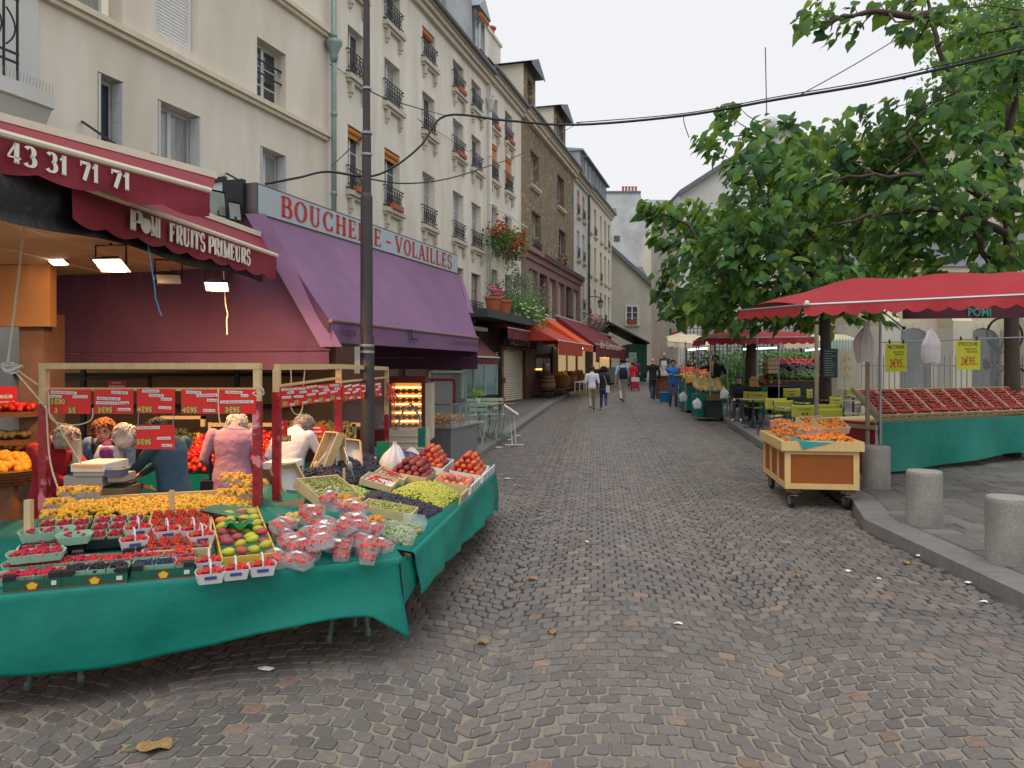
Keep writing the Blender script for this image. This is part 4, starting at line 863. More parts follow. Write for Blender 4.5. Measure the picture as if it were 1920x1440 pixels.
# ---- the fruit shop itself
ceil_m=pm('ceiling_boards',srgb(196,168,130),.8,.12,3,stretch=(.2,4,1)); warm=pm('tan_wall',srgb(158,118,78),.8,.12,2); pillar_m=pm('brown_pillar',srgb(118,92,76),.85,.2,4,.2,40)
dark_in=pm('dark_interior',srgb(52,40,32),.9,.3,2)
fs=T('fruit_shop','open fruit shop with boarded ceiling and tan walls under the maroon awnings','shop',(-5.2,9.2,g(9.2)+PH))
zg=g(8)+PH
for k in range(9):
    m=MB(); x=-6.6+k*.42; m.obox((x,7.3,3.02+.008*(k%2)),(.2,0,0),(0,2.6,0),(0,0,.02)); m.build('ceiling_board',ceil_m,fs,world=True)
Yf=8.55; xl=(0-960)/F*Yf-.9; xr_=(94-960)/F*Yf
m=MB(); m.box(xl,xr_,Yf,Yf+.12,CZ+(690-612)/F*Yf,3.0); m.build('fascia_panel',warm,fs,world=True)
xp0,xp1=(42-960)/F*8.75,(88-960)/F*8.75; m=MB(); m.box(xp0,xp1,8.69,9.1,zg-.05,2.5); m.build('pillar',pillar_m,fs,world=True)
m=MB(); m.box(-8.5,-2.6,11.6,11.8,zg,3.2); m.build('back_wall',warm,fs,world=True)
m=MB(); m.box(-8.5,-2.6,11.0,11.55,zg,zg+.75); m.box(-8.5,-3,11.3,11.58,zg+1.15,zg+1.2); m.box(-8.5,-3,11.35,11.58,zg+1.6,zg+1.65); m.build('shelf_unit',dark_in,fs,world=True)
m=MB(); m.bar((-3.85,11.2,zg),(-3.85,11.2,2.9),.06); m.bar((-6,11.2,2.35),(-3,11.2,2.35),.06); m.bar((-6,11.2,zg),(-6,11.2,2.9),.06); m.build('shelf_frame',black_metal,fs,world=True)
# floodlights (lit)
lamp_glow=pm('lamp_glass_lit',(1,.95,.85),.3,.0,emit=(1,.9,.72),es=16); lamp_off=pm('lamp_glass_unlit',(.45,.45,.45),.2,.05)
def flood(px,py,Y,aim,lit,label,power=14,s=.15):
    p=P(px,py,Y); beam=Vector((aim[0],.4,-.9)).normalized(); aim=(aim[0]*.6,-.5,-.8); o=T('floodlight',label,'lamp',p,0,'floodlights of the fruit shop'); d=Vector(aim).normalized(); x=d.cross(V(0,0,1)).normalized(); y=x.cross(d)
    m=MB(); vs=[]
    for q,k in ((-.07,.5),(0,1.)):
        for i,j in ((-1,-1),(1,-1),(1,1),(-1,1)): vs.append(p+d*q+x*i*s*k*.95+y*j*s*k*.62)
    m.add(vs,[(0,3,2,1),(0,1,5,4),(1,2,6,5),(2,3,7,6),(3,0,4,7)]); m.build('housing',black_metal,o,world=True)
    m=MB(); m.quad(*[p+d*-.004+x*i*s*.86+y*j*s*.52 for i,j in ((-1,-1),(1,-1),(1,1),(-1,1))]); m.build('lamp_glass',lamp_glow if lit else lamp_off,o,world=True)
    m=MB(); m.tube([p+x*s*.97,p+x*s*.97+V(0,0,.18),p-x*s*.97+V(0,0,.18),p-x*s*.97],.01,5); m.tube([p+V(0,0,.18),p+V(0,0,max(.2,3.0-p.z))],.014,6); m.build('bracket',black_metal,o,world=True)
    if lit:
        l=bpy.data.lights.new('flood_beam','SPOT'); l.energy=power; l.color=(1,.52,.22); l.spot_size=2.9; l.spot_blend=.6; l.shadow_soft_size=.06
        lo=bpy.data.objects.new('flood_beam',l); C.objects.link(lo); lo.parent=o; lo.location=d*.03; lo.rotation_euler=beam.to_track_quat('-Z','Y').to_euler()
flood(208,498,7.1,(-.1,.75,-.75),True,'lit floodlight, largest of the row, before the purple side panel',300)
flood(316,524,7.4,(.25,.45,-.85),False,'unlit floodlight, third from the left under the awning',0,.12)
flood(406,538,7.4,(.2,.3,-.9),True,'lit floodlight, rightmost under the lower awning',80,.11)
flood(106,490,8.2,(-.3,.5,-.8),True,'lit floodlight beside the tan fascia panel',14,.12)
flood(8,461,7.8,(-.1,.3,-.9),True,'lit floodlight cut by the left edge of the picture',16,.13)
flood(300,470,9.9,(-.2,.8,-.5),True,'lit floodlight inside the shop behind the price frame',0.01,.05) if False else None
# ---- butcher: purple awning with side panel, sign box
BLp,BRp=V(-1.92,8.43,2.4),V(-.58,13.39,2.4); SLp,SRp=V(-2.78,8.7,3.57),V(-.97,14.3,3.57)
bt,ob_=canopy('purple_awning','big faded purple butcher awning behind the lamp post',BLp,BRp,SLp,SRp,.21,purple,1,sag=.02,bar_m=pm('bar_mauve',srgb(120,92,96),.5),scal=.0,back_bar=False)
dB=(BRp-BLp).normalized(); bk=V(-.95,.31,0)
purple_shaded=pm('purple_canvas_shaded',srgb(84,50,78),.8,.1,2,.2,30)  # same purple canvas with shade put into its colour, for side panels and rails
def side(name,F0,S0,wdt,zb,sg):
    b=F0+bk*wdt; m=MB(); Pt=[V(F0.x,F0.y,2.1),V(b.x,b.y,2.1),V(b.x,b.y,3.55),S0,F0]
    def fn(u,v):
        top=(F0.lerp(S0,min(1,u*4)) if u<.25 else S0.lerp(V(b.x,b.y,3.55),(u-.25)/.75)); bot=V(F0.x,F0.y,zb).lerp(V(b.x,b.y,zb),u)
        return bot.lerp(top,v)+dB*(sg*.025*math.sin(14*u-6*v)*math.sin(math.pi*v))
    m.grid(fn,36,14); m.build(name,purple_shaded,bt,world=True,smooth=True)
    m=MB(); m.grid(lambda u,v: V(F0.x,F0.y,zb).lerp(V(b.x,b.y,zb),u)+V(0,0,-.02-.19*v)+dB*(sg*(.02+.015*math.sin(18*u)*v)),24,3); m.build('side_valance',purple_shaded,bt,world=True,smooth=True)
    m=MB(); m.tube([V(F0.x,F0.y,zb),V(b.x,b.y,zb)],.018,6); m.build('side_rail',purple_shaded,bt,world=True)
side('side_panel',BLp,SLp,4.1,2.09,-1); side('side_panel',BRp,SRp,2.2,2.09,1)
m=MB(); e=(SLp-BLp); n_=V(.2,-.95,.1).normalized()*.03                                     # broad flap along the left slope
m.add([BLp+n_+V(.13,0,-.28),SLp+n_+V(.1,0,.0),SLp+n_-V(.12,0,0),BLp+n_-V(.1,0,.28)],[(0,1,2,3)]); m.build('edge_flap',purple,bt,world=True)
m=MB(); e2=(SRp-BRp); m.add([BRp+e2*.35+V(.06,.03,.03),SRp+V(.06,.03,.0),SRp+V(-.15,.03,.03),BRp+e2*.35+V(-.12,.03,.06)],[(0,1,2,3)]); m.build('edge_flap',purple,bt,world=True)
ink=pm('print_ink',(.03,.025,.04),.7)
m=MB(); q=lerp(BLp,BRp,.8)+ob_*.05; ptext(m,'Charcuterie Volailles',lerp(BLp,BRp,.735)+ob_*.06+V(0,0,-.145),dB,(0,0,1),.085,0,1.28,.15); m.build('lettering',ink,bt,world=True); m=MB(); ptext(m,'herie',lerp(BLp,BRp,.03)+ob_*.06+V(0,0,-.15),dB,(0,0,1),.1,0,.38,.15); m.build('lettering',ink,bt,world=True)
m=MB(); c=lerp(BLp,BRp,.42)+ob_*.06+V(0,0,-.06); m.obox(c,dB*.02,V(0,0,.07),ob_*.004); m.obox(c+dB*.1-V(0,0,.06),dB*.12,V(0,0,.012),ob_*.004); m.build('corner_mark',gshop,bt,world=True)
sg=T('butcher_sign','long pale blue signboard with red serif capitals above the purple awning','sign',(SLp+SRp)/2)
sign_m=pm('pale_blue_sign',srgb(176,190,196),.4,.05,2); dS=(SRp-SLp).normalized(); oS=V(dS.y,-dS.x,0)
m=MB(); m.obox((SLp+SRp)/2+V(0,0,.175)-oS*.14,dS*((SRp-SLp).length/2),oS*.14,V(0,0,.175)); m.build('box',pm('sign_casing',srgb(96,90,90),.5,.15,metal=.3),sg,world=True)
m=MB(); L_=(SRp-SLp).length; m.obox((SLp+SRp)/2+V(0,0,.175)+oS*.006,dS*(L_/2-.03),oS*.005,V(0,0,.155)); m.build('face',sign_m,sg,world=True)
def onS(px,z): k=(px-960)/F; t=(k*SLp.y-SLp.x)/(dS.x-k*dS.y); return SLp+dS*t+V(0,0,z-SLp.z)+oS*.016
for a,b,tx in ((523,715,'BOUCHERIE'),(720,735,'-'),(739,847,'VOLAILLES')):
    pa,pb=onS(a,3.57+.06),onS(b,3.57+.085); letters(tx,pa,dS,(0,0,1),.24,'lettering',letter_r,sg,width=(pb-pa).length,tk=.19,tn=.075,track=.06)
m=MB()
for s in (0,.5,1): p=SLp.lerp(SRp,s); m.bar(p+bk*.1,p+bk*1.2+V(0,0,.15),.05); m.bar(p+bk*1.2+V(0,0,.15),p+bk*.15+V(0,0,.32),.04)
m.bar(SLp+bk*1.2+V(0,0,.15),SRp+bk*1.2+V(0,0,.15),.05); m.build('truss',black_metal,sg,world=True)
m=MB(); p=SLp+bk*.1; m.obox(p+V(0,0,.18)+bk*.15-dS*.05,bk*.13,dS*.03,V(0,0,.2)); m.build('end_bracket',black_metal,sg,world=True)
gl=T('glass_screen','grey glass screen beside the signboard above the maroon awning','screen',SLp+bk*.5); m=MB(); a=SLp+bk*.35-dS*.06; b=SLp+bk*1.35-dS*.06
m.quad(a-V(0,0,.05),b-V(0,0,.05),b+V(0,0,.33),a+V(0,0,.4)); m.build('pane',pm('pale_glass',srgb(170,186,190),.1,.1,2),gl,world=True); m=MB(); m.bar(a+V(0,0,.4),b+V(0,0,.33),.05); m.build('frame',black_metal,gl,world=True)
for px,py,Y,s,lb in ((408,381,8.5,.17,'large black floodlight perched above the maroon awning'),(441,396,8.55,.12,'smaller black floodlight next to the signboard end')):
    p=P(px,py,Y); o=T('sign_floodlight',lb,'lamp',p); d=V(.75,-.55,.15).normalized(); x=d.cross(V(0,0,1)).normalized(); y=x.cross(d); m=MB(); vs=[]
    for q,k in ((-.1,.5),(0,1.)):
        for i,j in ((-1,-1),(1,-1),(1,1),(-1,1)): vs.append(p+d*q+x*i*s*k*.65+y*j*s*k*.85)
    m.add(vs,[(0,3,2,1),(0,1,5,4),(1,2,6,5),(2,3,7,6),(3,0,4,7)]); m.build('housing',black_metal,o,world=True)
    m=MB(); m.quad(*[p-d*.006+x*i*s*.56+y*j*s*.74 for i,j in ((-1,-1),(1,-1),(1,1),(-1,1))]); m.build('lamp_glass',pm('flood_glass',srgb(120,130,124),.08,.2),o,world=True); m=MB(); m.bar(p-V(0,0,s*1.2),p-V(0,0,s*.5),.03); m.build('bracket',black_metal,o,world=True)
# lamp post
Yp=8.75; xp=(689-960)/F*Yp; lp=T('lamp_post','tall dark grey street lamp post in front of the purple awning','lamp post',(xp,Yp,g(Yp)+PH)); post_m=pm('post_paint',srgb(62,58,60),.5,.15,9,.1,40,metal=.2,col2=srgb(92,88,88),c2s=12,c2t=.72,c2w=.03)
z0=g(Yp)+PH; m=MB(); m.lathe((0,0,0),[(.11,0),(.11,.05),(.082,.12),(.077,1.2),(.075,2.05)],16); m.build('base_column',post_m,lp,smooth=False)
m=MB(); zt=lambda py: CZ+(690-py)/F*Yp-z0
m.lathe((-.01,0,0),[(.069,2.05),(.066,zt(370)),(.052,zt(362)),(.05,zt(250)),(.042,zt(245)),(.036,zt(0)),(.034,zt(-120))],14); m.build('shaft',post_m,lp,smooth=False)
m=MB()
for py,r in ((660,.08),(648,.078),(290,.055),(250,.056),(166,.046)): m.lathe((-.008,0,zt(py)-.015),[(r,0),(r+.006,.004),(r+.006,.026),(r,.03)],14)
m.box(-.13,-.07,-.06,.06,zt(700),zt(650)); m.build('band',grey_metal,lp)
# ---- butcher's stand below the awning
bc=T('rotisserie','red rotisserie cabinet with glowing spits under the purple awning','oven',(-1.72,12.4,g(12.4)+PH)); red_p=pm('dark_red_paint',srgb(110,20,28),.4,.12)
Yr=12.4; x0,x1=(728-960)/F*Yr,(797-960)/F*Yr; zb=CZ-(812-HZ)/F*Yr; zt_=CZ-(706-HZ)/F*Yr
m=MB(); m.box(x0,x1,Yr+.42,Yr+.5,zb,zt_); m.box(x0,x0+.05,Yr,Yr+.42,zb,zt_); m.box(x1-.06,x1,Yr,Yr+.42,zb,zt_); m.box(x0+.05,x1-.06,Yr,Yr+.42,zt_-.1,zt_); m.box(x0+.05,x1-.06,Yr,Yr+.42,zb,zb+.05); m.box(x0,x1,Yr,Yr+.5,g(12.4)+PH,zb-.001); m.build('cabinet',red_p,bc,world=True)
m=MB(); m.box(x0+.05,x1-.06,Yr+.38,Yr+.419,zb+.05,zt_-.1); m.build('back_reflector',pm('hot_reflector',srgb(190,120,40),.3,.5,6,metal=.8,emit=(1,.42,.08),es=.55,stretch=(1,1,7)),bc,world=True)
for k in range(5):
    z=zb+.1+k*.135; m=MB(); m.tube([(x0+.06,Yr+.2,z),(x1-.07,Yr+.2,z)],.012,6)
    for i in range(4): m.ell((x0+.12+i*.095,Yr+.2,z),(.05,.045,.04),8,6)
    m.build('spit',pm('roast',srgb(170,100,40),.35,.3,20),bc,world=True,smooth=True)
    m=MB(); m.tube([(x0+.06,Yr+.33,z+.06),(x1-.07,Yr+.33,z+.06)],.01,6); m.build('burner',pm('burner_glow',(1,.6,.2),.5,emit=(1,.5,.12),es=9),bc,world=True)
m=MB(); m.box(x1+.002,x1+.1,Yr,Yr+.5,zb-.1,zt_-.1); m.build('side_board',pm('cream_board',srgb(214,204,180),.6,.1),bc,world=True)
stone_c=pm('counter_stone',srgb(128,128,128),.5,.12,8,.1,60)
ct=T('butcher_counter','grey stone butcher counter with glass top at the right end of the awning','counter',(-1.0,14.2,g(14.2)+PH)); dC=V(.27,.963,0); lC=V(-.963,.27,0); c0=V((845-960)/F*14.,14.,0); zg=g(14)+PH; zc=CZ-(805-HZ)/F*14
m=MB(); m.obox(c0+dC*.75+lC*.45+V(0,0,(zg+zc)/2),dC*.75,lC*.45,V(0,0,(zc-zg)/2)); m.build('body',stone_c,ct,world=True)
m=MB(); m.obox(c0+dC*.75+lC*.45+V(0,0,zc+.015),dC*.78,lC*.48,V(0,0,.014)); m.build('top_slab',pm('slab_grey',srgb(150,150,146),.35,.08),ct,world=True)
gp_m=pm('clear_glass',srgb(190,205,205),.05,.05,alpha=.22); h=.43
for a,b in ((c0+lC*.9,c0),(c0,c0+dC*.5),(c0+dC*.52,c0+dC*1.0),(c0+dC*1.02,c0+dC*1.5)):
    m=MB(); m.quad(a+V(0,0,zc+.03),b+V(0,0,zc+.03),b+V(0,0,zc+h),a+V(0,0,zc+h)); m.build('glass_pane',gp_m,ct,world=True)
m=MB()
for p in (c0+lC*.9,c0,c0+dC*.51,c0+dC*1.01,c0+dC*1.5): m.bar(p+V(0,0,zc+.03),p+V(0,0,zc+h),.02)
m.bar(c0+V(0,0,zc+h),c0+dC*1.5+V(0,0,zc+h),.02); m.bar(c0+V(0,0,zc+h),c0+lC*.9+V(0,0,zc+h),.02); m.build('glass_frame',grey_metal,ct,world=True)
pts=[];rg=random.Random(3)
for k in range(150): q=c0+dC*rg.uniform(.1,1.3)+lC*rg.uniform(.12,.8); pts.append((q.x,q.y,zc+.05+rg.uniform(0,.13)))
v_,f_=balls(pts,[rg.uniform(.025,.05) for _ in pts],squash=(1.3,.8,.6)); o=tag(ob('roast_potatoes',np_mesh('roast_potatoes',v_,f_,pm('potato_gold',srgb(206,140,62),.4,.3,20,isl=.25))),'golden roast potatoes heaped behind the counter glass','food',kind='stuff')
fr_=T('glass_doors','green framed glass doors standing open behind the butcher counter','door',((875-960)/F*16.5,16.5,g(16.5)+PH)); Y=16.5
for (l,r,tp,bt_,mm) in ((806,874,697,800,'pale_green'),(790,852,712,790,'dark')):
    m=MB(); mt=pm('frame_pale_green',srgb(120,136,124),.5) if mm=='pale_green' else red_p; Y=16.5 if mm=='pale_green' else 15.8
    a=P(l,tp,Y); b=P(r,tp,Y); c=P(r,bt_,Y); d=P(l,bt_,Y); zz=g(Y)+PH
    m.bar(a,b,.05); m.bar(b,V(b.x,b.y,zz),.05); m.bar(a,V(a.x,a.y,zz),.05); f=m.build('frame',mt,fr_,world=True); m=MB(); m.quad(V(a.x,Y,zz),V(b.x,Y,zz),b,a); m.build('pane',gp_m,f,world=True)
rc=T('ribbed_counter','cream ribbed counter with slanting glass front behind the plum crates','counter',((770-960)/F*11.8,11.8,g(11.8)+PH)); Y=11.8; x0,x1=(725-960)/F*Y,(800-960)/F*Y; zt_=CZ-(806-HZ)/F*Y; zz=g(Y)+PH
m=MB(); m.box(x0,x1,Y,Y+.5,zz,zt_); m.build('body',MATS['cream_board'],rc,world=True)
for k in range(7): z=zz+.1+k*(zt_-zz-.1)/7; m=MB(); m.tube([(x0,Y-.005,z),(x1-.06,Y-.005,z)],.016,6); m.build('rib',MATS['cream_board'],rc,world=True)
m=MB(); xa=(742-960)/F*Y; xb=(782-960)/F*Y; m.tube([(xa,Y+.05,zt_),(xa+.12,Y+.1,zt_+.33),(xa+.2,Y+.2,zt_+.38),(xb,Y+.3,zt_+.18),(xb+.02,Y+.3,zt_)],.018,6); m.build('glass_arm',grey_metal,rc,world=True)
m=MB(); xl_=(640-960)/F*Y; m.quad((xl_,Y+.1,zt_),(x1-.1,Y+.1,zt_),(x1-.1,Y+.35,zt_+.36),(xl_,Y+.35,zt_+.36)); m.build('glass_pane',gp_m,rc,world=True)
m=MB(); m.box(xl_,x0-.01,Y,Y+.5,zz,zt_); m.build('side_body',red_p,rc,world=True)
# dark shop front behind it all
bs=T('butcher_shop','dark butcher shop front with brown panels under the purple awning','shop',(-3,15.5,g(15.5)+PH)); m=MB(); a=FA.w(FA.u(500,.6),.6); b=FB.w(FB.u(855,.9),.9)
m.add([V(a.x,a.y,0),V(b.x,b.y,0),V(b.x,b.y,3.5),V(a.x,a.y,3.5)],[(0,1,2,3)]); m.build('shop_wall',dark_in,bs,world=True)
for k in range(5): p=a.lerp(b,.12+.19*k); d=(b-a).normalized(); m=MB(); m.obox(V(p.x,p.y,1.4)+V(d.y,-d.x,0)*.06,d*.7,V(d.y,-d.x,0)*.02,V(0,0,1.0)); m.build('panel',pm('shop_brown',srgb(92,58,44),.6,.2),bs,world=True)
# roof slab behind the sign so that the canopy is one solid bay
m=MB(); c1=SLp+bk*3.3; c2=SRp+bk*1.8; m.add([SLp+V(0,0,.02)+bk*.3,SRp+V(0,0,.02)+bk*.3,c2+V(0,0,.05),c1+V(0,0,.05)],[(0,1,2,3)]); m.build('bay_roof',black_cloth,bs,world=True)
# ================================================================ THE FRUIT STALL IN FRONT
class Pl:
    def __init__(s,o,e1,e2): s.o=Vector(o); s.a=Vector(e1).normalized(); s.b=Vector(e2).normalized(); s.n=s.a.cross(s.b).normalized(); s.b=s.n.cross(s.a)
    def hit(s,px,py,h=0.):
        d=Vector(((px-960)/F,1,-(py-HZ)/F)); c=Vector((0,0,CZ)); return c+d*((s.o+s.n*h-c).dot(s.n)/d.dot(s.n))
    def uv(s,p): q=Vector(p)-s.o; return q.dot(s.a),q.dot(s.b)
    def at(s,u,v,h=0.): return s.o+s.a*u+s.b*v+s.n*h
    def M(s,p,rot=0.,tilt=0.):
        a=s.a*math.cos(rot)+s.b*math.sin(rot); b=s.n.cross(a); n=s.n
        if tilt: b2=b*math.cos(tilt)+n*math.sin(tilt); n=a.cross(b2); b=b2
        return Matrix(((a.x,b.x,n.x,p[0]),(a.y,b.y,n.y,p[1]),(a.z,b.z,n.z,p[2]),(0,0,0,1)))
TZ=.655
FL,FC=V(-2.8,4.38,TZ),V(-.75,5.24,TZ); df=(FC-FL).normalized(); pbk=V(-df.y,df.x,0)
S1=Pl(FL,df,pbk+V(0,0,.15)); RC,RE=V(-.69,5.33,TZ),V(-.22,9.54,TZ); dr=(RE-RC).normalized(); plf=V(-dr.y,dr.x,0)
S2=Pl(RC,dr,plf+V(0,0,.17))
def put(o,M): o.matrix_world=M; return o
# ---- tables
def trestle(mb,c,along,w,h,zg):
    for s in (-.45,.45):
        p=c+along*s; q=V(-along.y,along.x,0)
        mb.tube([(p.x,p.y,zg+h),(p.x-q.x*.0+along.x*.12*s,p.y+along.y*.12*s,zg)],.016,7)
t1=T('front_table','long front stall table under a green oilcloth, facing the camera','table',(-1.8,5.2,g(4.8)),0,'stall tables')
m=MB(); e=df
vs=[FL-df*1.2,FC,FC+pbk*1.3+V(0,0,.195),FL-df*1.2+pbk*1.3+V(0,0,.195)]; m.prism([p-V(0,0,.03) for p in vs],(0,0,.022)); m.build('table_top',wood_brown,t1,world=True)
leg_m=pm('trestle_green',srgb(96,116,108),.5,.2,metal=.3)
for px,py in ((52,1293),(152,1280),(617,1204),(690,1192)):
    y=gy(py); p=V((px-960)/F*y,y,g(y)); m=MB(); lean=.07 if px in (52,617) else -.05; m.tube([p,p+V(lean*1.3,.05,.62)],.016,7); m.lathe(p,[(.022,0),(.022,.03),(.016,.05)],8); m.build('leg',leg_m,t1,world=True)
for k in range(4): p=FL-df*.4+df*.75*k+pbk*1.0; m=MB(); m.tube([V(p.x,p.y,g(p.y)),V(p.x,p.y,.72)],.016,7); m.build('leg',leg_m,t1,world=True)
def skirt(name,label,p0,p1,out,hem,top_depth,backz,amp,seed,endflap=None,nu=90,group='green oilcloths'):
    rg=random.Random(seed); ph=[rg.uniform(0,6) for _ in range(6)]; L=(p1-p0).length; m=MB()
    def fn(u,v):
        p=p0.lerp(p1,u); h=hem(u); r=.03
        if v<.12: t=v/.12*math.pi/2; return p+out*(r*math.sin(t)-.0)+V(0,0,-r*(1-math.cos(t))+.008)
        s=(v-.12)/.88; w=amp*s*(math.sin(u*L*3.1+ph[0]+s*1.2)+.6*math.sin(u*L*6.7+ph[1])+.35*math.sin(u*L*13+ph[2]+s)); dg=.03*math.sin(s*3+u*8+ph[3])*s
        return p+out*(r+w+dg+.05*s)+V(0,0,-r-(p.z-r-h)*s)+(p1-p0).normalized()*(.03*math.sin(s*2+u*5))
    m.grid(fn,nu,22); nb=(p1-p0).normalized().cross(V(0,0,1)); bkv=-out*top_depth+V(0,0,backz)
    m.grid(lambda u,v: p0.lerp(p1,u)+bkv*v+V(0,0,.008),nu,3)
    o=tag(center(m,(p0+p1)/2).build(name,cloth_green,None,loc=(p0+p1)/2,smooth=True),label,'tablecloth',group)
    so=o.modifiers.new('thickness','SOLIDIFY'); so.thickness=.003; so.offset=-1
    return o
skirt('tablecloth','green oilcloth hanging down the front table in wide folds',FL-df*1.2,FC+df*.03,-pbk,lambda u:.2+.1*u+.04*math.sin(u*9)-(.16*max(0,(u-.93)/.07)**1.0 if u>.93 else 0),1.28,.19,.02,3)
skirt('tablecloth','green oilcloth hanging along the road side of the side table',RC+dr*.06,RE+dr*.02,-plf,lambda u:.36-.05*u+.03*math.sin(u*11)-(.10*max(0,(u-.9)/.1) if u>.9 else 0),1.5,.25,.022,5)
m=MB(); a=RE+dr*.02; m.grid(lambda u,v: a+plf*(.9*u)+dr*(.03+.04*v+.02*math.sin(u*12)*v)+V(0,0,.15*u*0.9-.0-(.38+.1*math.sin(u*3))*v),16,8); one('tablecloth_end',m,cloth_green,a,'green oilcloth corner hanging at the far end of the side table','tablecloth','green oilcloths',True)
# the knotted corner where the cloths meet
m=MB(); c=FC+V(.02,-.02,.0); m.grid(lambda u,v: c.lerp(RC+dr*.3-plf*.03,u)+V(.03*v,-.02*v+.05*math.sin(u*3.1)*v,-.30*v*(1-u)-.40*v*u*.4-.02*math.sin(v*6)),10,10)
one('cloth_corner',m,cloth_green,FC,'green oilcloth corner flap folded round the near corner of the stall','tablecloth','green oilcloths',True)
t2=T('side_table','side stall table running along the road under a green oilcloth','table',(-.9,7.6,g(7.6)),0,'stall tables')
m=MB(); vs=[RC,RE,RE+plf*1.5+V(0,0,.255),V(-1.45,6.75,.82)]; m.prism([p-V(0,0,.03) for p in vs],(0,0,.022)); m.build('table_top',wood_brown,t2,world=True)
for u,v in ((.4,.25),(.4,.5),(2.2,.25),(2.2,1.2),(4.0,.25),(4.0,1.2)): p=S2.at(u,v); m=MB(); m.tube([V(p.x,p.y,g(p.y)),V(p.x,p.y,.68)],.016,7); m.build('leg',leg_m,t2,world=True)
# ---- price frames
wrap_m=pm('fruit_print_wrap',srgb(150,26,38),.35,.5,22,.1,20,col2=srgb(214,130,140),c2s=7,c2t=.62,c2w=.03,spec=.6)
red_s=pm('red_price_card',srgb(220,36,30),.45,.05); card_w=pm('card_label_white',srgb(228,228,224),.6,.04); card_g=pm('price_digit_plate',srgb(84,112,70),.5,.1); card_o=pm('price_digit_orange',srgb(246,176,84),.5)
def post(par,px,Y,top,ywrap,ybot,wd):
    x=(px-960)/F*Y; zt=CZ-(top-HZ)/F*Y; zw=CZ-(ywrap-HZ)/F*Y; zb=CZ-(ybot-HZ)/F*Y; m=MB(); m.box(x-wd/2,x+wd/2,Y-wd/2,Y+wd/2,zw,zt); p=m.build('post',wood_pale,par,world=True)
    m=MB(); m.box(x-wd/2-.004,x+wd/2+.004,Y-wd/2-.004,Y+wd/2+.004,zb,zw+.0); m.build('wrap',wrap_m,p,world=True); return x,zt
f1=T('sign_stand','wide pale wooden frame carrying the five large red price cards','sign stand',(-2.7,5.95,.7),0,'price card stands'); YA=5.95
xa,za=post(f1,83,YA,692,757,988,.052); xb,zb_=post(f1,483,YA,691,752,948,.052); m=MB(); m.box(xa-.026,xb+.026,YA-.03,YA+.03,za-.0,za+.045); m.build('top_rail',wood_pale,f1,world=True)
m=MB(); zr=CZ-(730-HZ)/F*YA; m.box(xa+.03,xb-.03,YA-.012,YA+.012,zr-.012,zr+.012); m.build('cross_rail',wood_pale,f1,world=True)
f2=T('sign_stand','narrower pale wooden frame with smaller red cards receding beside the lamp post','sign stand',(-1.7,7.5,.7),0,'price card stands')
Ys=(6.25,7.6,10.2); pxs=(519,635,725); pts=[]
for px,Y,yt,yw,yb,wd in zip(pxs,Ys,(693,691,694),(735,725,777),(952,836,872),(.052,.05,.05)): x,z=post(f2,px,Y,yt,yw,yb,wd); pts.append(V(x,Y,z))
for a,b in zip(pts[:-1],pts[1:]): m=MB(); m.bar(a+V(0,0,.02),b+V(0,0,.02),.05,.045); m.build('top_rail',wood_pale,f2,world=True); m=MB(); m.bar(a-V(0,0,.13),b-V(0,0,.09),.02,.02); m.build('cross_rail',wood_pale,f2,world=True)
def price_card(name,label,p,rt,w_,h_,labels,price,group,size=.05,tilt=0.):
    """red card; p = top-left corner, rt = direction to the right; labels = [(x,y,w,text)] in card fractions"""
    rt=Vector(rt).normalized(); up=V(0,0,1); nrm=V(rt.y,-rt.x,0); p=Vector(p); o=T(name,label,'price card',p+rt*w_/2-up*h_/2,0,group)
    if nrm.y>0: nrm=-nrm
    m=MB(); m.obox(p+rt*w_/2-up*h_/2,rt*w_/2,nrm*.004,up*h_/2); m.build('card',red_s,o,world=True)
    for i,(x,y,ww,tx) in enumerate(labels):
        q=p+rt*x*w_-up*y*h_; hh=h_*.115; ang=.12*math.sin(i*7+w_*90+len(tx)); r2=rt*math.cos(ang*.4)+up*math.sin(ang*.4); u2=up*math.cos(ang*.4)-rt*math.sin(ang*.4); m=MB(); m.obox(q+r2*ww*w_/2-u2*hh/2+nrm*(.006+.0008*i),r2*ww*w_/2,nrm*.0015,u2*hh/2); lb=m.build('paper_label',card_w,o,world=True)
        if tx and size>.03: m=MB(); ptext(m,tx,q+r2*ww*w_*.06-u2*hh*.8+nrm*(.0085+.0008*i),r2,u2,hh*.6,0,ww*w_*.88); m.build('lettering',ink,lb,world=True)
    for x,y,tx in price:
        n=len(tx); hh=h_*.27; ww=hh*.6*n
        q=p+rt*x*w_-up*y*h_; m=MB(); m.obox(q+rt*ww/2-up*hh/2+nrm*.006,rt*ww/2,nrm*.0015,up*hh/2); pl_=m.build('digit_plate',card_g,o,world=True)
        m=MB(); ptext(m,tx,q+rt*ww*.04-up*hh*.88+nrm*.0095,rt,up,hh*.76,.03,ww*.92); m.build('digits',card_o,pl_,world=True)
    return o
E_='\u20ac'
